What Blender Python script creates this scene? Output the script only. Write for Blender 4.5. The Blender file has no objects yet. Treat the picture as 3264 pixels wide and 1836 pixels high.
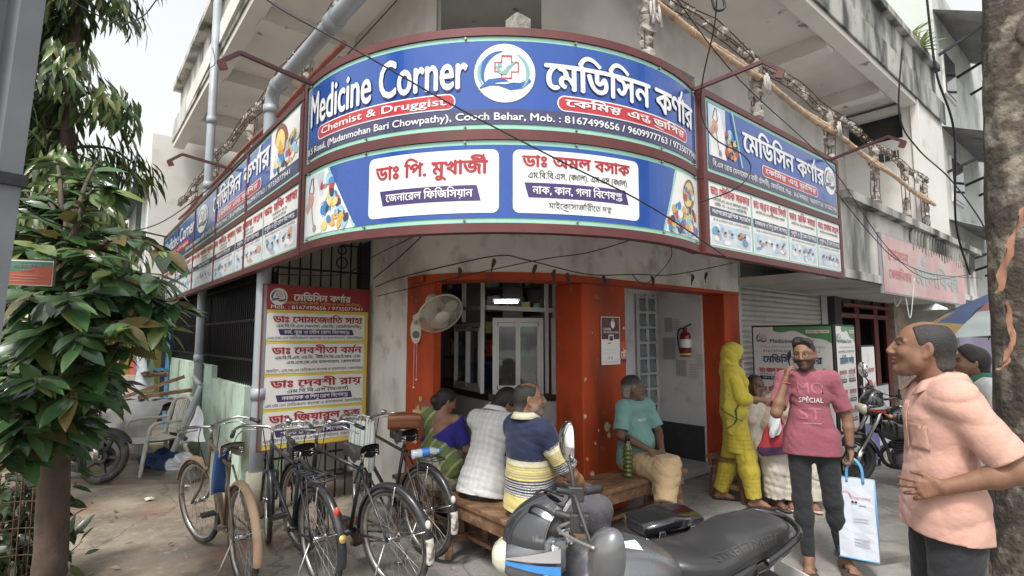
import bpy, bmesh, math, random
import numpy as np
from mathutils import Vector, Matrix, Quaternion
from mathutils.bvhtree import BVHTree
from mathutils.geometry import delaunay_2d_cdt
random.seed(7); np.random.seed(7)
R_ = math.radians
SC = bpy.context.scene
COL = SC.collection

# ---------------------------------------------------------------- camera, sky, sun, exposure
cam_d = bpy.data.cameras.new('camera'); cam = bpy.data.objects.new('camera', cam_d); COL.objects.link(cam)
cam.location = (0, 0, 1.7); cam.rotation_euler = (R_(90 + 5.3), 0, 0)
cam_d.sensor_width = 36; cam_d.lens = 18.85; cam_d.clip_start = 0.05; cam_d.clip_end = 600
SC.camera = cam
SUN_EL, SUN_AZ = 58, 200          # azimuth: clockwise from +Y, where the light comes from
wd = bpy.data.worlds.new('World'); SC.world = wd; wd.use_nodes = True
wn = wd.node_tree; wn.nodes.clear()
_o = wn.nodes.new('ShaderNodeOutputWorld'); _b = wn.nodes.new('ShaderNodeBackground')
_s = wn.nodes.new('ShaderNodeTexSky'); _h = wn.nodes.new('ShaderNodeHueSaturation')
_s.sky_type = 'NISHITA'; _s.sun_disc = False; _s.sun_elevation = R_(SUN_EL); _s.sun_rotation = R_(SUN_AZ)
_s.air_density = 2.2; _s.dust_density = 3.0
_h.inputs['Saturation'].default_value = 0.16
wn.links.new(_s.outputs[0], _h.inputs['Color']); wn.links.new(_h.outputs[0], _b.inputs[0]); wn.links.new(_b.outputs[0], _o.inputs[0])
_b.inputs[1].default_value = 0.15
sl = bpy.data.lights.new('sun', 'SUN'); so = bpy.data.objects.new('sun', sl); COL.objects.link(so)
sl.energy = 1.8; sl.angle = R_(10); sl.color = (1, 0.95, 0.87)
_d = Vector((math.sin(R_(SUN_AZ)) * math.cos(R_(SUN_EL)), math.cos(R_(SUN_AZ)) * math.cos(R_(SUN_EL)), math.sin(R_(SUN_EL))))
so.rotation_euler = _d.to_track_quat('Z', 'Y').to_euler()
SC.view_settings.view_transform = 'Standard'; SC.view_settings.look = 'None'
SC.view_settings.exposure = 0.75; SC.view_settings.gamma = 1
SC.cycles.max_bounces = 6; SC.cycles.diffuse_bounces = 4; SC.cycles.transparent_max_bounces = 8

# ---------------------------------------------------------------- frame of the corner building: u along its right front, v along its left front
DU = Vector((0.772, 0.6355, 0)); DV = Vector((-0.6355, 0.772, 0)); ROT = math.atan2(.6355, .772)
def W(u, v, z=0.0): return DU * u + DV * v + Vector((0, 0, z))

# ---------------------------------------------------------------- materials
MATS = {}
def mat(name, col, rough=.6, metal=0.0, var=.12, scale=6.0, stain=None, bump=0.0, bscale=60.0, coat=0.0, trans=0.0, alpha=1.0, spec=.5, stretch=None, stain2=None, emit=None, sheen=0):
    if name in MATS: return MATS[name]
    m = bpy.data.materials.new(name); m.use_nodes = True; MATS[name] = m
    nt = m.node_tree; N = nt.nodes; L = nt.links; N.clear()
    out = N.new('ShaderNodeOutputMaterial'); p = N.new('ShaderNodeBsdfPrincipled'); L.new(p.outputs[0], out.inputs[0])
    tc = N.new('ShaderNodeTexCoord')
    def noise(sc, det=4, st=None, off=0.0):
        mp = N.new('ShaderNodeMapping'); L.new(tc.outputs['Object'], mp.inputs[0])
        if st: mp.inputs['Scale'].default_value = st
        mp.inputs['Location'].default_value = (off, off * 1.7, off * .3)
        n = N.new('ShaderNodeTexNoise'); L.new(mp.outputs[0], n.inputs['Vector'])
        n.inputs['Scale'].default_value = sc; n.inputs['Detail'].default_value = det
        return n
    c4 = lambda c: (c[0], c[1], c[2], 1)
    n1 = noise(scale, 5)
    rp = N.new('ShaderNodeMapRange'); L.new(n1.outputs['Fac'], rp.inputs[0])
    rp.inputs[1].default_value = .3; rp.inputs[2].default_value = .7
    rp.inputs[3].default_value = 1 - var; rp.inputs[4].default_value = 1 + var
    mx = N.new('ShaderNodeVectorMath'); mx.operation = 'SCALE'; mx.inputs[0].default_value = col[:3]; L.new(rp.outputs[0], mx.inputs['Scale'])
    cur = mx.outputs[0]
    for k, stn in enumerate((stain, stain2)):
        if not stn: continue
        scol, ssc, lo, hi = stn[:4]; sst = stn[4] if len(stn) > 4 else stretch
        n2 = noise(ssc, 7, sst, 3.1 + 5 * k)
        r2 = N.new('ShaderNodeMapRange'); L.new(n2.outputs['Fac'], r2.inputs[0]); r2.inputs[1].default_value = lo; r2.inputs[2].default_value = hi
        m2 = N.new('ShaderNodeMix'); m2.data_type = 'RGBA'; L.new(r2.outputs[0], m2.inputs[0]); L.new(cur, m2.inputs[6]); m2.inputs[7].default_value = c4(scol)
        cur = m2.outputs[2]
    L.new(cur, p.inputs['Base Color'])
    rr = N.new('ShaderNodeMapRange'); L.new(n1.outputs['Fac'], rr.inputs[0]); rr.inputs[1].default_value = .3; rr.inputs[2].default_value = .7
    rr.inputs[3].default_value = max(0.02, rough - .08 * (1 if rough > .15 else .3)); rr.inputs[4].default_value = min(1, rough + .08 * (1 if rough > .15 else .3))
    L.new(rr.outputs[0], p.inputs['Roughness'])
    p.inputs['Metallic'].default_value = metal; p.inputs['Specular IOR Level'].default_value = spec
    p.inputs['Coat Weight'].default_value = coat; p.inputs['Coat Roughness'].default_value = .12
    p.inputs['Transmission Weight'].default_value = trans; p.inputs['Alpha'].default_value = alpha
    if sheen: p.inputs['Sheen Weight'].default_value = sheen
    if emit: p.inputs['Emission Color'].default_value = c4(emit[0]); p.inputs['Emission Strength'].default_value = emit[1]
    if bump:
        nb = noise(bscale, 6, None, 9.0); b = N.new('ShaderNodeBump'); b.inputs['Strength'].default_value = min(1, bump); b.inputs['Distance'].default_value = .02 * bump
        L.new(nb.outputs['Fac'], b.inputs['Height']); L.new(b.outputs[0], p.inputs['Normal'])
    return m
def vmat(name, rough=.6, metal=0, attr='Col', bump=0, bscale=80, coat=0, sheen=0, var=.08, vscale=30):
    """a material whose own colour (skin, cloth pattern, leaf) is stored per vertex"""
    if name in MATS: return MATS[name]
    m = bpy.data.materials.new(name); m.use_nodes = True; MATS[name] = m
    nt = m.node_tree; N = nt.nodes; L = nt.links; p = N['Principled BSDF']
    a = N.new('ShaderNodeVertexColor'); a.layer_name = attr
    tc = N.new('ShaderNodeTexCoord'); n = N.new('ShaderNodeTexNoise'); L.new(tc.outputs['Object'], n.inputs['Vector']); n.inputs['Scale'].default_value = vscale; n.inputs['Detail'].default_value = 4
    rp = N.new('ShaderNodeMapRange'); L.new(n.outputs['Fac'], rp.inputs[0]); rp.inputs[1].default_value = .3; rp.inputs[2].default_value = .7; rp.inputs[3].default_value = 1 - var; rp.inputs[4].default_value = 1 + var
    mx = N.new('ShaderNodeVectorMath'); mx.operation = 'SCALE'; L.new(a.outputs[0], mx.inputs[0]); L.new(rp.outputs[0], mx.inputs['Scale']); L.new(mx.outputs[0], p.inputs['Base Color'])
    p.inputs['Roughness'].default_value = rough; p.inputs['Metallic'].default_value = metal; p.inputs['Coat Weight'].default_value = coat
    if sheen: p.inputs['Sheen Weight'].default_value = sheen
    if bump:
        nb = N.new('ShaderNodeTexNoise'); L.new(tc.outputs['Object'], nb.inputs['Vector']); nb.inputs['Scale'].default_value = bscale; nb.inputs['Detail'].default_value = 5
        b = N.new('ShaderNodeBump'); b.inputs['Strength'].default_value = bump; b.inputs['Distance'].default_value = .01; L.new(nb.outputs['Fac'], b.inputs['Height']); L.new(b.outputs[0], p.inputs['Normal'])
    return m

# ---------------------------------------------------------------- mesh builder (world coordinates, made local to the parent on build)
class MB:
    def __init__(s): s.v = []; s.f = []; s.mi = []; s.m = []; s.sm = []
    def add(s, vs, fs, m=None, smooth=False):
        b = len(s.v); s.v += [tuple(p) for p in vs]; i = s._mi(m)
        for f in fs: s.f.append(tuple(b + k for k in f)); s.mi.append(i); s.sm.append(smooth)
    def _mi(s, m):
        if m not in s.m: s.m.append(m)
        return s.m.index(m)
    def hexa(s, p, m=None): s.add(p, [(0, 3, 2, 1), (4, 5, 6, 7), (0, 1, 5, 4), (1, 2, 6, 5), (2, 3, 7, 6), (3, 0, 4, 7)], m)
    def box(s, a, b, m=None, fn=None):
        (x0, y0, z0), (x1, y1, z1) = a, b
        p = [(x0, y0, z0), (x1, y0, z0), (x1, y1, z0), (x0, y1, z0), (x0, y0, z1), (x1, y0, z1), (x1, y1, z1), (x0, y1, z1)]
        s.hexa([fn(*q) for q in p] if fn else p, m)
    def ubox(s, a, b, m=None): s.box(a, b, m, W)          # box in building coordinates
    def bar(s, a, b, w, h=None, m=None, up=(0, 0, 1)):      # rectangular bar from a to b
        a = Vector(a); b = Vector(b); h = h or w; d = (b - a).normalized(); up = Vector(up)
        if abs(d.dot(up)) > .98: up = Vector((1, 0, 0))
        x = d.cross(up).normalized() * w / 2; y = x.cross(d).normalized() * h / 2
        s.hexa([a - x - y, a + x - y, a + x + y, a - x + y, b - x - y, b + x - y, b + x + y, b - x + y], m)
    def tube(s, pts, r, n=10, m=None, closed=False, caps=True, smooth=True):
        pts = [Vector(p) for p in pts]; k = len(pts); rs = r if isinstance(r, (list, tuple)) else [r] * k
        T = []
        for i in range(k):
            a = pts[(i - 1) % k] if (i > 0 or closed) else pts[i]; b = pts[(i + 1) % k] if (i < k - 1 or closed) else pts[i]
            t = b - a; T.append(t.normalized() if t.length > 1e-9 else Vector((0, 0, 1)))
        up = Vector((0, 0, 1)) if abs(T[0].z) < .9 else Vector((1, 0, 0))
        x = T[0].cross(up).normalized(); vs = []
        for i in range(k):
            x = x - T[i] * x.dot(T[i])
            x = x.normalized() if x.length > 1e-6 else T[i].orthogonal().normalized()
            y = T[i].cross(x)
            for j in range(n):
                a = 2 * math.pi * j / n; vs.append(pts[i] + (x * math.cos(a) + y * math.sin(a)) * rs[i])
        fs = []
        for i in range(k if closed else k - 1):
            for j in range(n):
                i2 = (i + 1) % k; fs.append((i * n + j, i * n + (j + 1) % n, i2 * n + (j + 1) % n, i2 * n + j))
        s.add(vs, fs, m, smooth)
        if caps and not closed:
            b = len(s.v) - len(vs)
            s.f.append(tuple(b + j for j in reversed(range(n)))); s.mi.append(s._mi(m)); s.sm.append(False)
            s.f.append(tuple(b + (k - 1) * n + j for j in range(n))); s.mi.append(s._mi(m)); s.sm.append(False)
    def cyl(s, a, b, r, n=16, m=None, r2=None): s.tube([a, b], [r, r if r2 is None else r2], n, m)
    def lathe(s, o, ax, prof, n=20, m=None, x=None, arc=(0, 2 * math.pi), smooth=True):   # prof: (radius, height)
        o = Vector(o); ax = Vector(ax).normalized(); x = Vector(x).normalized() if x else ax.orthogonal().normalized(); y = ax.cross(x)
        full = abs(arc[1] - arc[0] - 2 * math.pi) < 1e-6; nn = n if full else n + 1; vs = []
        for r, h in prof:
            for j in range(nn):
                a = arc[0] + (arc[1] - arc[0]) * j / n; vs.append(o + ax * h + (x * math.cos(a) + y * math.sin(a)) * r)
        fs = []
        for i in range(len(prof) - 1):
            for j in range(n): fs.append((i * nn + j, i * nn + (j + 1) % nn, (i + 1) * nn + (j + 1) % nn, (i + 1) * nn + j))
        s.add(vs, fs, m, smooth)
    def ball(s, c, r, m=None, n=12, rz=None, M=None):
        c = Vector(c); r = r if isinstance(r, (tuple, list)) else (r, r, r); vs = []; h = n // 2
        for i in range(h + 1):
            t = math.pi * i / h
            for j in range(n):
                a = 2 * math.pi * j / n; q = Vector((r[0] * math.sin(t) * math.cos(a), r[1] * math.sin(t) * math.sin(a), r[2] * math.cos(t)))
                vs.append(c + (M @ q if M else q))
        fs = [(i * n + j, (i + 1) * n + j, (i + 1) * n + (j + 1) % n, i * n + (j + 1) % n) for i in range(h) for j in range(n)]
        s.add(vs, fs, m, True)
    def sheet(s, grid, m=None, smooth=True, thick=0):     # grid of points [row][col]
        r = len(grid); c = len(grid[0]); vs = [p for row in grid for p in row]
        s.add(vs, [(i * c + j, i * c + j + 1, (i + 1) * c + j + 1, (i + 1) * c + j) for i in range(r - 1) for j in range(c - 1)], m, smooth)
    def prism(s, poly, z0, z1, m=None, fn=None):          # polygon (x,y) extruded in z
        n = len(poly); p = [(x, y, z0) for x, y in poly] + [(x, y, z1) for x, y in poly]
        if fn: p = [fn(*q) for q in p]
        s.add(p, [tuple(reversed(range(n))), tuple(range(n, 2 * n))] + [(i, (i + 1) % n, n + (i + 1) % n, n + i) for i in range(n)], m)
    def build(s, name, m=None, parent=None, world=True, bevel=0, tri=False):
        me = bpy.data.meshes.new(name); vs = s.v
        if parent is not None and world:
            inv = parent.matrix_basis.inverted()
            q = parent.parent
            if q is not None:
                inv = parent.matrix_basis.inverted() @ q.matrix_basis.inverted()
            vs = [inv @ Vector(p) for p in s.v]
        me.from_pydata([tuple(p) for p in vs], [], s.f)
        ms = [k or m for k in s.m] or [m]
        for k in ms: me.materials.append(k)
        me.polygons.foreach_set('material_index', s.mi); me.polygons.foreach_set('use_smooth', s.sm); me.update()
        bm = bmesh.new(); bm.from_mesh(me); bmesh.ops.recalc_face_normals(bm, faces=bm.faces[:]); bm.to_mesh(me); bm.free()
        o = bpy.data.objects.new(name, me); COL.objects.link(o)
        if parent is not None: o.parent = parent
        if bevel:
            b = o.modifiers.new('bevel', 'BEVEL'); b.width = bevel; b.segments = 2; b.limit_method = 'ANGLE'; b.angle_limit = R_(50)
        return o
def tag(o, label=None, cat=None, group=None, kind=None):
    if label: o['label'] = label
    if cat: o['category'] = cat
    if group: o['group'] = group
    if kind: o['kind'] = kind
    return o
def thing(name, loc, label, cat, rz=0.0, group=None):
    o = bpy.data.objects.new(name, None); COL.objects.link(o); o.empty_display_size = .2
    o.location = loc; o.rotation_euler = (0, 0, rz); o.matrix_basis   # noqa
    return tag(o, label, cat, group)
def lerp(a, b, t): return a + (b - a) * t
def vlerp(a, b, t): return Vector(a).lerp(Vector(b), t)
def catenary(a, b, sag, n=14):
    a = Vector(a); b = Vector(b); return [a.lerp(b, i / n) - Vector((0, 0, sag * 4 * (i / n) * (1 - i / n))) for i in range(n + 1)]
def spline(pts, n=8):
    pts = [Vector(p) for p in pts]; out = []
    for i in range(len(pts) - 1):
        p0 = pts[max(i - 1, 0)]; p1 = pts[i]; p2 = pts[i + 1]; p3 = pts[min(i + 2, len(pts) - 1)]
        for k in range(n):
            t = k / n; out.append(.5 * ((2 * p1) + (p2 - p0) * t + (2 * p0 - 5 * p1 + 4 * p2 - p3) * t * t + (3 * p1 - p0 - 3 * p2 + p3) * t ** 3))
    return out + [pts[-1]]

# ---------------------------------------------------------------- lettering: glyph meshes laid out by hand (conjuncts, pre-base vowels, reph)
_GC = {}
_fc = bpy.data.curves.new('glyph', 'FONT'); _fo = bpy.data.objects.new('glyph', _fc); COL.objects.link(_fo); _fc.resolution_u = 2
def _mesh_of(body, off):
    """outline of a character filled by winding number (the font's strokes overlap, so an even-odd fill would leave holes)"""
    _fc.body = body; dg = bpy.context.evaluated_depsgraph_get(); dg.update(); cu = _fo.evaluated_get(dg).to_curve(dg); cont = []
    for sp in cu.splines:
        b = sp.bezier_points; n = len(b); P = []
        if n < 2: continue
        for k in range(n):
            p, q = b[k], b[(k + 1) % n]
            for t in (0, .34, .67):
                if t and (p.handle_right - p.co).length < 1e-4 and (q.handle_left - q.co).length < 1e-4: break
                u = 1 - t; c = p.co * u ** 3 + p.handle_right * (3 * u * u * t) + q.handle_left * (3 * u * t * t) + q.co * t ** 3
                if not P or (Vector((c.x, c.y, 0)) - P[-1]).length > 1e-5: P.append(Vector((c.x, c.y, 0)))
        if len(P) > 2: cont.append(P)
    _fo.evaluated_get(dg).to_curve_clear()
    if not cont: return [], []
    V2, E2 = [], []
    for P in cont: b = len(V2); n = len(P); V2 += [Vector((p.x, p.y)) for p in P]; E2 += [(b + k, b + (k + 1) % n) for k in range(n)]
    ov, _, of = delaunay_2d_cdt(V2, E2, [], 0, 1e-5)[:3]
    def wind(p):
        w = 0
        for P in cont:
            for k in range(len(P)):
                s, e = P[k - 1], P[k]
                if (s.y > p.y) != (e.y > p.y) and p.x < (e.x - s.x) * (p.y - s.y) / (e.y - s.y) + s.x: w += 1 if e.y > s.y else -1
        return w
    return [(p.x, p.y) for p in ov], [tuple(f) for f in of if wind((ov[f[0]] + ov[f[1]] + ov[f[2]]) / 3)]
def glyph(ch, off):
    k = ch
    if k not in _GC:
        vs, fs = _mesh_of(ch, 0)
        if vs:
            w2, _ = _mesh_of(ch + ch, 0); adv = max(q[0] for q in w2) - max(q[0] for q in vs)
        else: adv = .28
        _GC[k] = (vs, fs, adv)
    return _GC[k]
PRE = 'িেৈ'; POST = 'াীৗ'; BELOW = 'ুূৃঁ'
def is_bn(c): return '\u0980' <= c <= '\u09ff'
def layout(text, off):
    """list of (glyph, x, y, scale x, scale y), total width"""
    out = []; x = 0.0; i = 0; n = len(text); VIR = '\u09cd'
    while i < n:
        c = text[i]
        if not is_bn(c) or not ('\u0995' <= c <= '\u09b9' or c in 'ড়ঢ়য়'):
            out.append((c, x, 0, 1, 1)); adv = glyph(c, off)[2]
            if c not in BELOW: x += adv
            i += 1; continue
        cl = [c]; i += 1
        while i + 1 < n and text[i] == VIR: cl.append(text[i + 1]); i += 2
        nuk = i < n and text[i] == '\u09bc'
        if nuk: i += 1
        signs = []
        while i < n and text[i] in PRE + POST + BELOW + 'োৌ':
            signs.append(text[i]); i += 1
        reph = len(cl) > 1 and cl[0] == 'র'
        if reph: cl = cl[1:]
        ya = len(cl) > 1 and cl[-1] == 'য'
        if ya: cl = cl[:-1]
        ra = len(cl) > 1 and cl[-1] == 'র'
        if ra: cl = cl[:-1]
        for s in signs:
            p = s if s in PRE else ('ে' if s in 'োৌ' else None)
            if p: out.append((p, x, 0, 1, 1)); x += glyph(p, off)[2] * .98
        x0 = x
        if len(cl) == 1: out.append((cl[0], x, 0, 1, 1)); x += glyph(cl[0], off)[2]
        else:
            a = glyph(cl[0], off)[2]; out.append((cl[0], x, .27, .92, .57)); out.append((cl[1], x + .1, -.12, .78, .55)); x += a * .98
        if nuk: out.append(('.', x0 + (x - x0) * .3, -.13, 1, 1))
        if ra: out.append(('~ra', x0, 0, x - x0, 1))
        if ya: out.append(('য', x - .02, -.02, .45, .8)); x += glyph('য', off)[2] * .43
        if reph: out.append(('~reph', x, 0, 1, 1))
        for s in signs:
            q = s if s in POST else ('া' if s == 'ো' else ('ৗ' if s == 'ৌ' else None))
            if q: out.append((q, x - .01, 0, 1, 1)); x += glyph(q, off)[2] * .98
            elif s in BELOW: out.append((s, x, 0, 1, 1))
    return out, x

class Print:
    """flat printed shapes and letters on a panel given by pos(s, z, d)"""
    def __init__(s, pos, step=10.0): s.pos = pos; s.step = step; s.shape = MB(); s.text_mb = MB(); s.lay = 0
    def strip(s, cols, m, d=.004):
        vs = []
        for a, lo, hi in cols: vs += [s.pos(a, lo, d), s.pos(a, hi, d)]
        s.shape.add(vs, [(2 * i, 2 * i + 2, 2 * i + 3, 2 * i + 1) for i in range(len(cols) - 1)], m)
    def _xs(s, a, b): n = max(1, int(math.ceil(abs(b - a) / s.step))); return [lerp(a, b, i / n) for i in range(n + 1)]
    def rect(s, a, z0, b, z1, m, d=.004): s.strip([(x, z0, z1) for x in s._xs(a, b)], m, d)
    def para(s, a, z0, b, z1, sk, m, d=.004):   # leaning parallelogram, top edge shifted by sk on the left and -sk on the right (a banner)
        s.strip([(a, z1 - .002, z1)] + [(x, z0, z1) for x in s._xs(a + sk, b - sk)] + [(b, z0, z0 + .002)], m, d)
    def rrect(s, a, z0, b, z1, r, m, d=.004):
        xs = [a + r * (1 - math.cos(k * math.pi / 12)) for k in range(7)]; xs += s._xs(a + r, b - r)[1:-1]; xs += [b - r * (1 - math.cos(k * math.pi / 12)) for k in range(6, -1, -1)]
        cols = []
        for x in xs:
            e = min(x - a, b - x); q = r - math.sqrt(max(0, r * r - (r - min(e, r)) ** 2)); cols.append((x, z0 + q, z1 - q))
        s.strip(cols, m, d)
    def ell(s, cx, cz, rx, rz, m, d=.004, n=14, rot=0):
        if rot:
            c, k = math.cos(rot), math.sin(rot)
            vs = [s.pos(cx + rx * math.cos(t) * c - rz * math.sin(t) * k, cz + rx * math.cos(t) * k + rz * math.sin(t) * c, d) for t in [2 * math.pi * i / n for i in range(n)]]
            s.shape.add(vs, [tuple(range(n))], m); return
        s.strip([(cx - rx * math.cos(math.pi * i / n), cz - rz * math.sin(math.pi * i / n), cz + rz * math.sin(math.pi * i / n)) for i in range(n + 1)], m, d)
    def stroke(s, pts, w, m, d=.004):
        pts = [Vector((p[0], p[1])) for p in pts]; n = len(pts); ws = w if isinstance(w, (list, tuple)) else [w] * n; vs = []
        for i in range(n):
            t = (pts[min(i + 1, n - 1)] - pts[max(i - 1, 0)]).normalized(); nn = Vector((-t.y, t.x)) * ws[i] / 2
            for q in (pts[i] - nn, pts[i] + nn): vs.append(s.pos(q.x, q.y, d))
        s.shape.add(vs, [(2 * i, 2 * i + 2, 2 * i + 3, 2 * i + 1) for i in range(n - 1)], m)
    def text(s, t, a, b, z0, z1, m, bold=.02, d=.007, fit=True, al='c', maxsx=1.6, slope=0.0):
        lay, w = layout(t, bold); bn = any(is_bn(c) for c in t)
        sz = (z1 - z0) / (.66 if bn else .70); sx = (b - a) / w if fit else sz
        if fit: sx = min(sx, sz * maxsx)
        ww = w * sx; x0 = a + (0 if al == 'l' else ((b - a) - ww) / 2)
        for ch, x, y, kx, ky in lay:
            if ch == '~reph': vs = [(-.16, .62), (-.02, .62), (.14, .92), (.04, .95)]; fs = [(0, 1, 2, 3)]; kx = 1
            elif ch == '~ra': vs = [(.05, -.06), (.95, -.22), (.95, -.31), (.05, -.15)]; fs = [(0, 1, 2, 3)]
            else: vs, fs, _ = glyph(ch, bold)
            b_ = bold * (.72 if bn else .85) if (bold > .011 and len(ch) == 1) else 0
            for q, (ox, oy) in enumerate(((0, 0), (-b_, 0), (b_, 0), (0, b_ * .6), (0, -b_ * .6)) if b_ else ((0, 0),)):   # heavy type: the stroke laid down a few times
                pts = []
                for px, py, *ly in vs:
                    xx = x0 + (x + (px + ox) * kx) * sx; pts.append(s.pos(xx, z0 + (y + (py + oy) * ky) * sz + slope * (xx - a), d + q * .00012 + (ly[0] * .00003 if ly else 0)))
                s.text_mb.add(pts, fs, m)
    def build(s, name, parent, tname='lettering'):
        o = s.shape.build(name, None, parent)
        if s.text_mb.v: s.text_mb.build(tname, None, o)
        return o
# ================================================================ materials of the place
M_conc = mat('weathered_concrete', (.50, .485, .46), .85, var=.14, scale=1.5, stain=((.22, .215, .2), 1.1, .5, .78), stain2=((.52, .5, .47), 2.3, .55, .8), bump=.25, bscale=25)
M_soffit = mat('soffit_plaster', (.70, .68, .65), .9, var=.08, scale=.9, stain=((.48, .46, .43), .55, .5, .8), stain2=((.2, .19, .18), 3.5, .66, .74), bump=.12, bscale=18)
M_fascia = mat('stained_fascia', (.52, .51, .48), .85, var=.12, scale=2, stain=((.09, .095, .085), 2.2, .46, .66, (1, 1, .25)), stain2=((.16, .2, .1), 4, .6, .75), bump=.2, bscale=20)
M_fasciadark = mat('mouldy_parapet', (.40, .40, .375), .88, var=.15, scale=2, stain=((.05, .055, .05), 2.6, .40, .62, (1, 1, .3)), stain2=((.15, .18, .1), 5, .62, .75), bump=.2, bscale=20)
M_white = mat('whitewash_wall', (.72, .70, .66), .9, var=.08, scale=2.2, stain=((.34, .31, .27), 1.9, .48, .72, (1, 1, .45)), stain2=((.42, .39, .34), 5, .55, .75), bump=.2, bscale=22)
M_roomwall = mat('pale_upper_wall', (.66, .65, .62), .9, var=.06, scale=1, stain=((.4, .39, .36), 1.4, .58, .8), bump=.1)
M_orange = mat('orange_red_paint', (.45, .064, .016), .62, var=.18, scale=2.6, stain=((.20, .038, .016), 2.2, .48, .70, (1, 1, .4)), stain2=((.30, .12, .07), 9, .62, .72), bump=.1, bscale=30, spec=.35)
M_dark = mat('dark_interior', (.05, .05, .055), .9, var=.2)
M_inwall = mat('interior_wall', (.5, .5, .51), .8, var=.06, scale=2)
M_passage = mat('passage_wall', (.7, .7, .71), .8, var=.05, scale=2.5, stain=((.4, .4, .41), 3, .55, .8))
M_iron = mat('black_iron', (.025, .025, .03), .55, metal=.3, var=.3, scale=20)
M_green = mat('mint_painted_wall', (.42, .55, .46), .85, var=.08, scale=3, stain=((.27, .31, .22), 2.5, .5, .7), stain2=((.12, .13, .08), 1.7, .57, .68, (1, 1, .4)), bump=.15)
M_rust = mat('rusty_rebar', (.11, .065, .045), .9, metal=.2, var=.3, scale=30)
M_rubble = mat('crumbling_concrete', (.33, .31, .28), .95, var=.3, scale=25, bump=.6, bscale=60)
M_bamboo = mat('bamboo', (.48, .34, .22), .6, var=.25, scale=10, stain=((.22, .13, .08), 9, .55, .7), coat=.1)
M_pvc = mat('grey_pvc', (.33, .37, .41), .45, var=.08, scale=5, stain=((.25, .26, .27), 2.5, .55, .75), coat=.1)
M_alum = mat('aluminium', (.72, .72, .71), .4, metal=.2, var=.08, scale=12)
M_glassd = mat('dark_glass', (.03, .035, .04), .06, var=.1, spec=.8)
M_shutter = mat('shutter_steel', (.46, .45, .43), .55, metal=.25, var=.1, scale=2, stain=((.28, .26, .24), 2.2, .52, .75, (1, 1, .4)))
M_tin = mat('corrugated_tin', (.30, .30, .31), .6, metal=.4, var=.2, scale=3, stain=((.2, .13, .09), 2, .55, .75))
M_wood = mat('worn_bench_wood', (.16, .085, .045), .5, var=.3, scale=9, stain=((.30, .20, .13), 6, .5, .72, (.25, 3, 3)), stain2=((.06, .035, .022), 4, .58, .75), bump=.2, bscale=30)
M_maroon = mat('maroon_sign_frame', (.125, .038, .038), .5, metal=.2, var=.15, scale=7, stain=((.10, .05, .045), 5, .55, .75))
M_cable = mat('black_cable', (.015, .015, .017), .5, var=.1)

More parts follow.
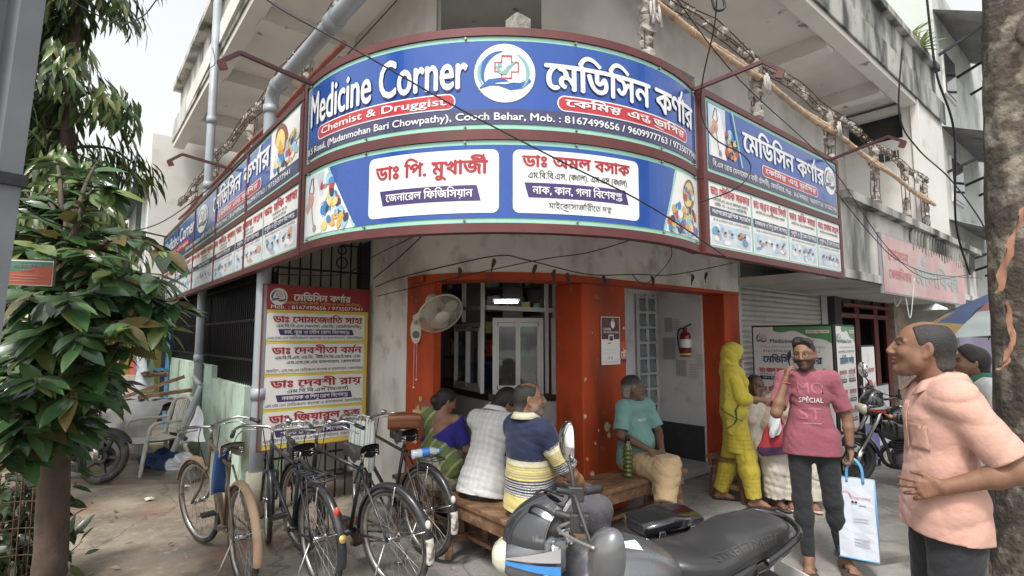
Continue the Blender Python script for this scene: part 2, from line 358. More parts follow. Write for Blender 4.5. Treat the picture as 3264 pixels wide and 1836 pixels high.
# ================================================================ ground
def ground():
    n = 40; rows = []
    xs = [-120, -60, -30, -16, -10] + [-8 + k * .5 for k in range(33)] + [10, 14, 20, 40, 80, 120]
    ys = [-60, -20, -6, -2] + [k * .5 for k in range(29)] + [16, 20, 30, 60, 130]
    mb = MB()
    def h(x, y):
        w = max(0, min(1, (9 - abs(x)) / 2)) * max(0, min(1, (13 - y) / 2)) * max(0, min(1, (y + 1) / 1))
        return w * (.012 * math.sin(1.7 * x + .6 * y) * math.sin(1.3 * y - .4 * x) - .008)
    mb.sheet([[(x, y, h(x, y)) for x in xs] for y in ys])
    m = bpy.data.materials.new('dusty_concrete_ground'); m.use_nodes = True; nt = m.node_tree; N = nt.nodes; L = nt.links; p = N['Principled BSDF']
    tc = N.new('ShaderNodeTexCoord'); sx = N.new('ShaderNodeSeparateXYZ'); L.new(tc.outputs['Object'], sx.inputs[0])
    def nz(sc, det=6, off=0):
        mp = N.new('ShaderNodeMapping'); mp.inputs['Location'].default_value = (off, off, 0); L.new(tc.outputs['Object'], mp.inputs[0])
        k = N.new('ShaderNodeTexNoise'); L.new(mp.outputs[0], k.inputs[0]); k.inputs['Scale'].default_value = sc; k.inputs['Detail'].default_value = det; return k.outputs['Fac']
    def mr(src, a, b, c=0, d=1):
        r = N.new('ShaderNodeMapRange'); L.new(src, r.inputs[0]); r.inputs[1].default_value = a; r.inputs[2].default_value = b; r.inputs[3].default_value = c; r.inputs[4].default_value = d; return r.outputs[0]
    def mix(f, a, b):
        k = N.new('ShaderNodeMix'); k.data_type = 'RGBA'
        L.new(f, k.inputs[0])
        for i, c in ((6, a), (7, b)):
            if isinstance(c, tuple): k.inputs[i].default_value = (*c, 1)
            else: L.new(c, k.inputs[i])
        return k.outputs[2]
    def ma(op, a, b):
        k = N.new('ShaderNodeMath'); k.operation = op
        for i, c in ((0, a), (1, b)):
            if isinstance(c, (int, float)): k.inputs[i].default_value = c
            else: L.new(c, k.inputs[i])
        return k.outputs[0]
    left = mr(ma('ADD', sx.outputs[0], ma('MULTIPLY', ma('SUBTRACT', nz(.8, 3, 4), .5), 2.4)), -1.0, -2.2)
    grey = mix(mr(nz(1.1), .35, .65), (.185, .178, .17), (.28, .27, .255))
    tan = mix(mr(nz(1.6, 6, 7), .4, .62), (.19, .155, .12), (.29, .245, .19))
    base = mix(left, grey, tan)
    base = mix(mr(nz(2.6, 8, 11), .5, .7, 0, .85), base, (.105, .09, .075)); base = mix(mr(nz(.9, 5, 17), .54, .66, 0, .5), base, (.13, .11, .095)); base = mix(mr(nz(55, 3, 5), .62, .72, 0, .6), base, (.08, .07, .06))          # dirt
    base = mix(mr(nz(14, 6, 2), .58, .72, 0, .5), base, (.36, .34, .31))               # scuffs
    red = ma('MULTIPLY', left, mr(nz(1.3, 4, 21), .56, .68, 0, .55)); base = mix(red, base, (.20, .085, .06))
    vo = N.new('ShaderNodeTexVoronoi'); vo.feature = 'DISTANCE_TO_EDGE'; vo.inputs['Scale'].default_value = .42
    wp = N.new('ShaderNodeVectorMath'); wp.operation = 'ADD'
    nn = N.new('ShaderNodeTexNoise'); nn.inputs['Scale'].default_value = 2.2; nn.inputs['Detail'].default_value = 6; L.new(tc.outputs['Object'], nn.inputs[0])
    L.new(tc.outputs['Object'], wp.inputs[0]); sc = N.new('ShaderNodeVectorMath'); sc.operation = 'SCALE'; sc.inputs['Scale'].default_value = .5; L.new(nn.outputs['Color'], sc.inputs[0]); L.new(sc.outputs[0], wp.inputs[1]); L.new(wp.outputs[0], vo.inputs['Vector'])
    crack = mr(vo.outputs[0], .002, .006, .45, 0); base = mix(crack, base, (.06, .052, .045))
    L.new(base, p.inputs['Base Color'])
    L.new(mr(nz(1.4, 4, 31), .45, .62, .9, .62), p.inputs['Roughness'])
    b = N.new('ShaderNodeBump'); b.inputs['Strength'].default_value = .5; b.inputs['Distance'].default_value = .012
    L.new(ma('ADD', nz(30, 8, 3), ma('MULTIPLY', crack, -.8)), b.inputs['Height']); L.new(b.outputs[0], p.inputs['Normal'])
    tag(mb.build('ground', m), kind='structure')
ground()

# ================================================================ the corner building
B0 = W(3.0, 4.6)
bld = thing('corner_building', B0, 'weathered grey concrete corner building with orange pillars and wide overhanging slabs above the shop', 'building', ROT)
def bpart(mb, name, m=None, parent=None, **k): return mb.build(name, m, parent or bld, **k)
def offset_path(pts, d):
    out = []
    for i in range(len(pts)):
        p = Vector(pts[i]); a = Vector(pts[max(i - 1, 0)]); b = Vector(pts[min(i + 1, len(pts) - 1)])
        t = (b - a).normalized(); out.append((p.x - t.y * d, p.y + t.x * d))
    return out
def wallpath(mb, pts, z0, z1, th, m=None, zf=None):
    q = offset_path(pts, th)
    for i in range(len(pts) - 1):
        c = [pts[i], pts[i + 1], q[i + 1], q[i]]
        za, zb = (zf(i / (len(pts) - 1)), zf((i + 1) / (len(pts) - 1))) if zf else (z0, z0)
        zz = [za, zb, zb, za]
        mb.hexa([W(x, y, zz[k]) for k, (x, y) in enumerate(c)] + [W(x, y, z1) for x, y in c], m)
FIL = [(3.8 - 1.2 * math.cos(a), 4.8 - 1.2 * math.sin(a)) for a in [k * math.pi / 2 / 14 for k in range(15)]]
# curved beam over the shop front, with an orange band along its lower edge
LZ = 2.25
mb = MB(); wallpath(mb, [(2.6, 5.66)] + FIL + [(5, 3.6), (6.9, 3.6)], LZ + .055, 2.97, .3); bpart(mb, 'curved_beam', M_white)
mb = MB(); wallpath(mb, [(2.595, 4.8)] + [(x - .008 * math.cos(k / 14 * 1.57), y - .008 * math.sin(k / 14 * 1.57)) for k, (x, y) in enumerate(FIL)] + [(4.5, 3.592)], LZ - .012, LZ + .055, .31); wallpath(mb, [(4.501, 3.594), (6.9, 3.594)], LZ + .015, LZ + .055, .31); bpart(mb, 'lintel', M_orange)
mb = MB(); wallpath(mb, [(2.6, 5.66), (2.6, 4.81)], 0, LZ + .055, .3); bpart(mb, 'white_pillar', M_white)
mb = MB(); wallpath(mb, [(2.597, 4.8)] + FIL[1:4], 0, LZ - .012, .10); bpart(mb, 'orange_pillar', M_orange)
mb = MB(); mb.prism([(3.84, 3.592), (4.5, 3.592), (4.5, 3.97), (3.84, 3.97)], 0, LZ - .012, None, W); bpart(mb, 'corner_column', M_orange, bevel=.012)
mb = MB(); mb.prism([(6.5, 3.592), (6.88, 3.592), (6.88, 3.9), (6.5, 3.9)], 0, LZ + .014, None, W); bpart(mb, 'orange_pier', M_orange, bevel=.012)
# peeled paint patches: thin raised flakes
mb = MB()
M_peel = mat('peeled_yellow_undercoat', (.62, .44, .12), .8, var=.3, scale=18, stain=((.66, .62, .5), 14, .45, .6))
def patch(mb, fn, cx, cz, r, seed):
    rd = random.Random(seed); n = 26; p = []
    for k in range(n):
        a = 2 * math.pi * k / n; q = r * (.55 + .6 * rd.random()); p.append(fn(cx + q * math.cos(a), cz + q * 1.05 * math.sin(a)))
    mb.add([fn(cx, cz)] + p, [(0, k + 1, (k + 1) % n + 1) for k in range(n)])
def on_pillar(v, z):
    k = max(-1, min(1, (4.8 - v) / 1.2)); return W(3.8 - 1.205 * math.sqrt(1 - k * k), v, z) - DU * .004
for (cv, cz, r, sd) in ((4.58, .97, .085, 1), (4.62, .86, .05, 2), (4.5, 1.02, .04, 3), (4.63, .74, .045, 4), (4.55, 1.12, .025, 5)): patch(mb, on_pillar, cv, cz, r, sd)
for (cu, cz, r, sd) in ((4.18, .82, .05, 6), (4.2, .74, .035, 7), (4.0, .68, .018, 8), (4.05, .8, .014, 9), (3.95, .4, .03, 10), (3.87, 1.3, .02, 11), (3.86, .95, .025, 12), (3.88, .55, .02, 13), (4.3, .3, .05, 14), (4.46, 1.05, .022, 15), (3.98, 1.75, .012, 16), (4.46, 1.8, .016, 17)): patch(mb, lambda a, z: W(a, 3.587, z), cu, cz, r, sd)
bpart(mb, 'peeling_paint', M_peel)

# floors, slabs, soffit beams
ARC = []
for k in range(15):
    a = R_(lerp(-50, 50, k / 14)); p = Vector((-.09 + 1.68 * math.sin(a), 5.013 - 1.68 * math.cos(a), 0)); ARC.append((p.dot(DU), p.dot(DV)))
mb = MB(); mb.prism([(1.56, 13)] + ARC[1:] + [(3.7, 2.35), (7.1, 2.35), (13.9, 2.35), (13.9, 13)], 2.97, 3.12, None, W); bpart(mb, 'first_floor_slab', M_conc)
ARC2 = [(u + .02, v + .05) for u, v in ARC]
mb = MB(); mb.prism([(1.56, 14)] + ARC[1:] + [(3.8, 2.6), (13.6, 2.6), (13.6, 14)], 6.17, 6.5, None, W); bpart(mb, 'upper_slab', M_soffit)
mb = MB()
for v in (5.3, 7.4, 9.6, 11.8): mb.ubox((1.75, v, 5.95), (3.2, v + .25, 6.168))
for u in (5.4, 8.3, 10.6): mb.ubox((u, 2.85, 5.93), (u + .25, 3.85, 6.168))
mb.ubox((1.57, 4.5, 5.99), (1.78, 14, 6.168)); mb.ubox((4.2, 2.62, 5.99), (13.5, 2.84, 6.168))
bpart(mb, 'soffit_beam', M_soffit)
mb = MB()
mb.ubox((1.54, 4.1, 6.10), (1.558, 14, 6.52), M_fascia); mb.ubox((1.66, 3.9, 6.52), (1.78, 14, 7.3), M_fascia); mb.ubox((1.5, 3.9, 7.3), (1.84, 14, 7.42), M_fascia)
bpart(mb, 'left_parapet')
mb = MB()
mb.ubox((3.6, 2.575, 6.08), (13.75, 2.597, 6.53), M_fasciadark); mb.ubox((3.8, 2.70, 6.5), (13.75, 2.82, 7.25), M_fasciadark); mb.ubox((3.8, 2.6, 7.25), (13.75, 2.9, 7.37), M_fasciadark)
bpart(mb, 'right_parapet')

# first floor back wall with open dark bays
def wall_with_bays(mb, a, b, z0, z1, bays, th=.2, m=None):
    a = Vector((*a, 0)); b = Vector((*b, 0)); d = b - a; L = d.length; d.normalize(); n = Vector((-d.y, d.x, 0)) * th
    def seg(s0, s1, za, zb):
        if s1 - s0 < .01 or zb - za < .01: return
        p = [a + d * s0, a + d * s1, a + d * s1 + n, a + d * s0 + n]
        mb.hexa([W(q.x, q.y, za) for q in p] + [W(q.x, q.y, zb) for q in p], m)
    x = 0
    for s0, s1, za, zb in bays:
        seg(x, s0, z0, z1); seg(s0, s1, z0, za); seg(s0, s1, zb, z1); x = s1
    seg(x, L, z0, z1)
mb = MB()
wall_with_bays(mb, (3.05, 13), (3.05, 5.3), 3.12, 6.17, [(1.2, 2.4, 3.3, 5.4), (4.2, 5.3, 3.3, 5.4), (6.4, 7.2, 3.3, 5.4)])
wall_with_bays(mb, (3.05, 5.3), (4.6, 3.85), 3.12, 6.17, [(.12, 1.36, 3.13, 6.0)])
wall_with_bays(mb, (4.6, 3.85), (11.86, 3.85), 3.12, 6.17, [(.76, 1.81, 3.3, 5.25), (2.61, 3.38, 3.3, 5.1), (4.2, 5.1, 3.3, 5.1), (5.9, 6.6, 3.3, 5.1)])
bpart(mb, 'first_floor_wall', M_conc)
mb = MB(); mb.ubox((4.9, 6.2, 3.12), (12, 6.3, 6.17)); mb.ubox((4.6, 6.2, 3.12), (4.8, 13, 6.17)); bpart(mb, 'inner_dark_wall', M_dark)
# closing room at the far right end of the verandah
mb = MB()
wall_with_bays(mb, (11.86, 3.85), (11.86, 2.62), 3.12, 6.1, [(.05, .98, 5.45, 5.95), ], th=.14)
mb.ubox((11.86, 2.62, 3.12), (13.6, 2.74, 6.1)); mb.ubox((11.80, 2.60, 3.12), (11.88, 2.72, 6.1)); mb.ubox((13.48, 2.75, 3.12), (13.6, 6, 6.1))
bpart(mb, 'end_room_wall', M_roomwall)
mb = MB(); mb.ubox((11.84, 2.95, 5.05), (11.858, 3.45, 5.22), M_dark)
for k in range(5): mb.ubox((11.83, 2.97 + k * .1, 5.05), (11.84, 2.985 + k * .1, 5.22), M_white)
bpart(mb, 'ventilator')
mb = MB(); mb.ubox((12.1, 2.78, 3.2), (12.2, 5, 6.1)); bpart(mb, 'inner_dark_wall', M_dark)

# ledge over the shops on the right, with small arches along its top
mb = MB()
mb.ubox((6.95, 2.33, 2.5), (13.9, 2.345, 3.33), M_fascia); mb.ubox((6.9, 2.22, 3.33), (13.95, 2.5, 3.43), M_fasciadark); mb.ubox((6.9, 2.34, 2.40), (13.9, 3.6, 2.5), M_conc)
mb.ubox((6.9, 2.30, 2.40), (13.9, 2.36, 2.5), M_fascia)
bpart(mb, 'ledge')
mb = MB()
for k in range(26):
    u = 9.6 + k * .16
    mb.tube([W(u, 2.31, 3.0 + .05 * math.sin(k)), W(u, 2.30, 3.24), W(u + .03, 2.29, 3.31)], .028, 6)
bpart(mb, 'ledge_scallop', M_fascia)

# crumbling verandah railing: rebar cage with lumps of concrete, posts, bamboo
def rubble(mb, c, r, rd, m=None):
    n = 6; vs = []; c = Vector(c)
    for i in range(n + 1):
        for j in range(8):
            t = math.pi * i / n; a = 2 * math.pi * j / 8; q = r * (.65 + .55 * rd.random())
            vs.append(c + Vector((q * math.sin(t) * math.cos(a), q * math.sin(t) * math.sin(a), q * math.cos(t) * 1.2)))
    mb.add(vs, [(i * 8 + j, (i + 1) * 8 + j, (i + 1) * 8 + (j + 1) % 8, i * 8 + (j + 1) % 8) for i in range(n) for j in range(8)], m)
def cage_rail(a, b, rd):
    mb = MB(); a = Vector(a); b = Vector(b); L = (b - a).length; d = (b - a).normalized(); s = d.cross(Vector((0, 0, 1)))
    nseg = int(L / .3)
    for ox, oz in ((-.035, -.035), (.035, -.035), (.035, .035), (-.035, .035)):
        mb.tube([a + d * (L * i / nseg) + s * (ox + rd.uniform(-.012, .012)) + Vector((0, 0, oz + rd.uniform(-.015, .015) - .03 * math.sin(i * 1.1))) for i in range(nseg + 1)], .006, 5, M_rust)
    k = 0
    while k < L:
        c = a + d * k - Vector((0, 0, .03 * math.sin(k / .3 * 1.1)))
        mb.tube([c + s * x + Vector((0, 0, z)) for x, z in ((-.04, -.04), (.04, -.04), (.04, .04), (-.04, .04))], .0045, 4, M_rust, closed=True)
        rubble(mb, c + Vector((rd.uniform(-.02, .02), rd.uniform(-.02, .02), rd.uniform(-.03, .02))), rd.uniform(.018, .05), rd, M_rubble)
        if rd.random() < .35: rubble(mb, c + d * .06, rd.uniform(.035, .055), rd, M_rubble)
        k += rd.uniform(.1, .28)
    return mb
def post(mb, p, h, rd):
    p = Vector(p)
    for ox, oy in ((-.035, -.035), (.035, -.035), (.035, .035), (-.035, .035)):
        mb.tube([p + Vector((ox, oy, h * i / 4)) + Vector((rd.uniform(-.012, .012), rd.uniform(-.012, .012), 0)) for i in range(5)], .006, 5, M_rust)
    z = .0
    while z < h:
        if rd.random() < .8: rubble(mb, p + Vector((0, 0, z)), rd.uniform(.05, .08), rd, M_rubble)
        z += rd.uniform(.06, .12)
rd = random.Random(3)
bpart(cage_rail(W(1.6, 4.3, 4.5), W(1.6, 12.8, 4.42), rd), 'broken_railing')
bpart(cage_rail(W(3.3, 2.5, 4.62), W(11.8, 2.55, 4.5), rd), 'broken_railing')
for (u, v, h) in ((1.6, 5.0, 1.35), (1.6, 7.0, 1.3), (1.6, 9.2, 1.3), (1.6, 11, 1.3), (3.42, 2.46, 1.6), (5.3, 2.5, 1.35), (7.2, 2.5, 1.35), (8.9, 2.52, 1.35), (10.4, 2.53, 1.35), (11.6, 2.55, 1.3)):
    mb = MB(); post(mb, W(u, v, 3.12), h, rd); bpart(mb, 'railing_post')
mb = MB(); mb.prism([(2.52, 3.0), (2.66, 3.0), (2.66, 3.14), (2.52, 3.14)], 3.12, 4.2, None, W); bpart(mb, 'railing_post', M_rubble)
mb = MB()
for s in range(2):
    pts = [W(lerp(2.9, 11.7, k / 30), 2.44 + .03 * s, lerp(4.42, 4.02, k / 30) + s * .05 + .02 * math.sin(k * .9 + s)) for k in range(31)]
    mb.tube(pts, .028, 8, M_bamboo)
    for p in pts[1:-1]: mb.tube([p - DU * .012, p + DU * .012], .034, 8, M_bamboo)
bpart(mb, 'bamboo_rail')
mb = MB(); mb.tube([W(1.52, lerp(3.9, 12, k / 20), 3.98 + .015 * math.sin(k)) for k in range(21)], .025, 8); bpart(mb, 'railing_pipe', mat('red_oxide_pipe', (.30, .10, .07), .6, var=.3, scale=8))
mb = MB()
for u, c in ((3.42, 0), (7.2, 0), (5.3, 0), (10.4, 1)):
    q = rd
    for k in range(9):
        a = rd.uniform(0, 6.28); mb.tube([W(u, 2.42, 4.3), W(u + .06 * math.cos(a), 2.38, 4.28 + .08 * math.sin(a)), W(u + .08 * math.cos(a), 2.37, 4.2 - .06 * rd.random())], .012, 5)
bpart(mb, 'rag_tie', mat('rag', (.42, .40, .38), .95, var=.3, scale=20))

# ground floor left: mint dwarf wall, iron grille, dark verandah behind
mb = MB(); mb.ubox((1.53, 6.5, 0), (1.66, 8.3, 1.16)); mb.ubox((1.53, 8.3, 0), (1.66, 12.6, 1.32)); mb.ubox((1.66, 6.5, 0), (1.98, 6.62, 1.16)); bpart(mb, 'dwarf_wall', M_green)
mb = MB()
for k in range(70):
    v = 5.85 + k * .1; z0 = 1.16 if v > 6.5 else .05
    if v > 8.3: z0 = 1.32
    mb.tube([W(1.6, v, z0), W(1.6, v, 2.96)], .011, 5)
for z in (1.45, 1.9, 2.35, 2.75): mb.bar(W(1.6, 5.8, z), W(1.6, 12.8, z), .006, .03)
mb.bar(W(1.6, 6.35, 0), W(1.6, 6.35, 2.96), .05)
bpart(mb, 'grille', M_iron)
mb = MB()
for k in range(11):
    u = 1.5 + k * .11; mb.tube([W(u, 5.72, .02), W(u, 5.72, 2.96)], .010, 5)
for z in (2.42, 2.72, .5, .25): mb.bar(W(1.45, 5.72, z), W(2.6, 5.72, z), .006, .022)
for zz, rr in ((2.82, .06), (2.66, .045), (2.52, .06)):
    c = W(2.27, 5.70, zz); mb.tube([c + (DU * math.cos(a) + Vector((0, 0, 1)) * math.sin(a)) * rr for a in [k * .42 for k in range(15)]], .008, 5, closed=True)
bpart(mb, 'entrance_grille', M_iron)
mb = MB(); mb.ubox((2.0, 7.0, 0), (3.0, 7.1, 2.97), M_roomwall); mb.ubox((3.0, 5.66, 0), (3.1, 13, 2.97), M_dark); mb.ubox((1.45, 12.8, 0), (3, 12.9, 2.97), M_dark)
mb.ubox((2.62, 5.66, 0), (3.0, 5.76, 2.97), M_white)
bpart(mb, 'verandah_wall')

# shop interior
mb = MB(); mb.prism([(2.75, 4.75), (3.2, 3.95), (3.9, 3.75), (9.7, 3.75), (9.7, 8.6), (2.9, 8.6)], .02, .1, None, W); bpart(mb, 'shop_floor', mat('shop_floor_cement', (.3, .29, .28), .6, var=.15, scale=3))
mb = MB(); mb.ubox((3.1, 8.4, .1), (6.6, 8.5, 2.97), M_inwall); mb.ubox((6.6, 4.71, .1), (6.7, 8.4, 2.97), M_inwall)
bpart(mb, 'shop_wall')
# counter: front panels, wooden edge, aluminium windows above
cA, cB, cC = Vector((-1.25, 8.0, 0)), Vector((-.27, 6.32, 0)), Vector((.95, 6.36, 0))
M_panel = mat('counter_laminate', (.78, .78, .76), .4, var=.05, scale=3, spec=.4)
mb = MB()
def frame_box(mb, a, b, z0, z1, th, m=None):
    a = Vector(a); b = Vector(b); d = (b - a).normalized(); n = Vector((d.y, -d.x, 0)) * -th
    p = [a, b, b + n, a + n]; mb.hexa([Vector((q.x, q.y, z0)) for q in p] + [Vector((q.x, q.y, z1)) for q in p], m)
for a, b in ((cA, cB), (cB, cC)):
    L = (b - a).length; d = (b - a) / L
    for k in range(3):
        for r in range(3):
            frame_box(mb, a + d * (L * k / 3 + .004), a + d * (L * (k + 1) / 3 - .004), .1 + r * .29, .1 + (r + 1) * .29 - .008, .04)
bpart(mb, 'counter_front', M_panel)
mb = MB(); nrm = Vector((0, -.03, 0)); frame_box(mb, cA + nrm, cB + nrm, .975, 1.05, .5); frame_box(mb, cB + nrm, cC + nrm, .976, 1.051, .5); bpart(mb, 'counter_edge', mat('dark_counter_wood', (.07, .04, .025), .35, var=.2, scale=12))
def alum_window(name, a, b, z0, z1, t=.05, leaves=2, glass=True):
    f = MB(); a = Vector(a); b = Vector(b); d = (b - a).normalized(); L = (b - a).length; up = Vector((0, 0, 1)); back = Vector((-d.y, d.x, 0))
    for z in (z0 + t / 2, z1 - t / 2): f.bar(a + up * z, b + up * z, t, t)
    for k in range(leaves + 1):
        p = a + d * lerp(t / 2, L - t / 2, k / leaves); w = t if k in (0, leaves) else t * .8
        f.bar(p + up * (z0 + t), p + up * (z1 - t), w, t * (1 if k in (0, leaves) else 1.1))
    for k in range(leaves):   # inner leaf frames
        p0 = a + d * (lerp(t, L - t, k / leaves) + .012) - back * .02; p1 = a + d * (lerp(t, L - t, (k + 1) / leaves) - .012) - back * .02
        for z in (z0 + t + .03, z1 - t - .03): f.bar(p0 + up * z, p1 + up * z, .022, .04)
        for q in (p0, p1): f.bar(q + up * (z0 + t + .05), q + up * (z1 - t - .05), .022, .022)
    o = bpart(f, 'window', M_alum)
    if glass:
        g = MB(); p = [a + d * t + back * .012, b - d * t + back * .012]
        g.add([p[0] + up * (z0 + t), p[1] + up * (z0 + t), p[1] + up * (z1 - t), p[0] + up * (z1 - t)], [(0, 1, 2, 3)])
        g.build('pane', M_pane, o)
    return o
M_pane = mat('window_glass', (.30, .32, .34), .04, metal=.55, var=.1, scale=3, alpha=.5, spec=.8)
alum_window('w', (-.225, 6.28, 0), (.365, 6.3, 0), 1.05, 1.93)
_dl = (cA - cB).normalized()
alum_window('w', cB + _dl * .95, cB + _dl * .16 + Vector((0, -.02, 0)), 1.05, 1.88)
alum_window('w', (.46, 6.3, 0), (1.05, 6.32, 0), 1.05, 1.93)
mb = MB()
for x in (-.35, .41): mb.bar((x, 6.38, 1.05), (x, 6.38, 2.9), .045)
for a, b in (((-1.2, 7.7, 2.1), (-.3, 6.4, 2.06)), ((-.3, 6.4, 2.06), (1.0, 6.4, 2.0)), ((-1.2, 7.7, 2.55), (-.3, 6.4, 2.5)), ((-.3, 6.4, 2.5), (1.0, 6.4, 2.5))): mb.bar(a, b, .05, .05)
mb.bar((-.62, 6.9, 1.9), (-.62, 6.9, 2.9), .05)
bpart(mb, 'partition_frame', M_alum)
# medicine shelves behind
rd = random.Random(11)
sh = MB(); 
P0 = Vector((-1.7, 8.9, 0)); P1 = Vector((1.15, 7.6, 0)); dS = (P1 - P0).normalized(); nS = Vector((dS.y, -dS.x, 0))
for z in (.3, .7, 1.05, 1.4, 1.75, 2.1, 2.45): sh.hexa([P0 + Vector((0, 0, z)), P1 + Vector((0, 0, z)), P1 - nS * .35 + Vector((0, 0, z)), P0 - nS * .35 + Vector((0, 0, z)), P0 + Vector((0, 0, z + .025)), P1 + Vector((0, 0, z + .025)), P1 - nS * .35 + Vector((0, 0, z + .025)), P0 - nS * .35 + Vector((0, 0, z + .025))])
for k in range(6):
    p = P0 + dS * (P1 - P0).length * k / 5; sh.bar(p, p + Vector((0, 0, 2.9)), .03, .3)
sh.hexa([P0 - nS * .36, P1 - nS * .36, P1 - nS * .4, P0 - nS * .4] + [p + Vector((0, 0, 2.9)) for p in (P0 - nS * .36, P1 - nS * .36, P1 - nS * .4, P0 - nS * .4)])
bpart(sh, 'medicine_shelf', mat('shelf_board', (.14, .11, .09), .6, var=.1))
bx = MB(); cols = [mat('carton_%s' % n, c, .5, var=.1) for n, c in (('white', (.6, .6, .58)), ('blue', (.1, .25, .5)), ('red', (.45, .07, .06)), ('yellow', (.6, .5, .12)), ('green', (.12, .35, .18)), ('cyan', (.3, .55, .6)), ('orange', (.6, .25, .06)))]
L = (P1 - P0).length
for z in (1.075, 1.425, 1.775, 2.125, 2.475):
    s = .03
    while s < L - .1:
        w = rd.uniform(.04, .14); h = rd.uniform(.08, .28); dpt = rd.uniform(.05, .15); a = P0 + dS * s - nS * rd.uniform(.02, .08)
        p = [a, a + dS * w, a + dS * w - nS * dpt, a - nS * dpt]
        bx.hexa([q + Vector((0, 0, z)) for q in p] + [q + Vector((0, 0, z + h)) for q in p], rd.choice(cols)); s += w + rd.choice((.006, .01, .05))
o = bpart(bx, 'carton_stock'); o['kind'] = 'stuff'
# passage on the right of the column: side wall with papers, louvred window behind
mb = MB(); mb.ubox((6.46, 3.9, .02), (6.56, 4.62, 2.6), M_passage); mb.ubox((4.5, 4.6, .1), (6.5, 4.7, 2.97), M_passage); mb.ubox((4.44, 3.97, .1), (4.52, 4.6, 2.97), M_passage); mb.ubox((4.5, 3.9, 2.42), (6.5, 4.62, 2.5), M_passage)
bpart(mb, 'passage_wall')
mb = MB(); mb.ubox((6.44, 3.9, .1), (6.458, 4.58, .55), M_dark); mb.ubox((4.5, 4.57, .1), (6.44, 4.598, .5), M_dark); bpart(mb, 'dark_skirting')
mb = MB()
lu0, lu1 = 5.98, 6.40
for u in (lu0, (lu0 + lu1) / 2 + .0, lu1): mb.bar(W(u, 4.57, .55), W(u, 4.57, 2.3), .05, .04)
for k in range(9): mb.bar(W(lu0, 4.56, .58 + k * .21), W(lu1, 4.56, .58 + k * .21), .03 if k % 3 else .055, .03)
o = bpart(mb, 'louvre_window', mat('grey_window_paint', (.5, .51, .52), .6, var=.08))
g = MB()
for k in range(8):
    for a, b in ((lu0 + .03, (lu0 + lu1) / 2 - .02), ((lu0 + lu1) / 2 + .02, lu1 - .03)):
        z = .61 + k * .21; g.add([W(a, 4.55, z), W(b, 4.55, z), W(b, 4.585, z + .16), W(a, 4.585, z + .16)], [(0, 1, 2, 3)])
g.build('louvre_pane', mat('milky_glass', (.22, .26, .28), .12, var=.1, spec=.6), o)

# roller shutter
mb = MB(); n = 36; rows = []
for k in range(n * 4 + 1):
    z = .05 + 2.72 * k / (n * 4); d = .016 * abs(math.sin(math.pi * k / 4)) ** .7
    rows.append([W(6.97, 3.70 - d, z), W(9.83, 3.70 - d, z)])
mb.sheet(rows, smooth=False); o = bpart(mb, 'roller_shutter', M_shutter)
for u in (6.95, 9.86): mb = MB(); mb.bar(W(u, 3.66, 0), W(u, 3.66, 2.8), .06, .1); mb.build('guide_rail', M_shutter, o)
mb = MB(); mb.ubox((6.9, 3.6, 2.76), (9.9, 4.0, 2.97)); mb.build('shutter_box', M_white, o)
mb = MB(); mb.ubox((6.89, 3.6, 0), (6.93, 3.9, 2.97)); bpart(mb, 'shutter_pier', M_conc); mb = MB(); mb.ubox((9.9, 3.5, 0), (10.2, 3.9, 2.4)); bpart(mb, 'shutter_pier', M_dark)
# neighbouring dark shop on the right under the ledge
mb = MB()
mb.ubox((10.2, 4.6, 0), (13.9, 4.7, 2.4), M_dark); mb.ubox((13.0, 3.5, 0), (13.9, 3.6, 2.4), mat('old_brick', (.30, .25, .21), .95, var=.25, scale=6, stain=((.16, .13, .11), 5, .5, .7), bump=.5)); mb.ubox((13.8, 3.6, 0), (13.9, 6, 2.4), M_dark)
bpart(mb, 'side_shop_wall')
mb = MB()
M_reddoor = mat('dark_red_frame', (.13, .03, .03), .6, var=.2, scale=5)
for u in (10.3, 11.2, 12.2, 12.9): mb.bar(W(u, 3.62, 0), W(u, 3.62, 2.4), .09, .08)
mb.bar(W(10.3, 3.62, 2.1), W(12.9, 3.62, 2.1), .08, .08); mb.bar(W(10.3, 3.6, 2.28), W(12.9, 3.6, 2.28), .2, .05)
bpart(mb, 'side_shop_frame', M_reddoor)
mb = MB()
for k in range(24): 
    u = 10.35 + k * .105
    if rd.random() < .8: mb.ubox((u, 4.3, .4 + rd.random() * .6), (u + .08, 4.45, 1.2 + rd.random() * .8), rd.choice(cols + [M_dark, M_dark, M_reddoor]))
bpart(mb, 'shop_goods')['kind'] = 'stuff'
# lit tube on the shop wall
t = thing('tube_light', (-.08, 7.45, 2.15), 'short lit tube lamp glowing inside the dim shop', 'lamp', 0)
mb = MB(); mb.box((-.27, 7.46, 2.205), (.11, 7.5, 2.245)); mb.build('fitting', M_alum, t)
mb = MB(); mb.cyl((-.24, 7.45, 2.19), (.08, 7.45, 2.19), .011, 10); mb.build('tube', mat('lit_tube', (.8, .8, .8), .4, emit=((.9, .95, 1), 16)), t)
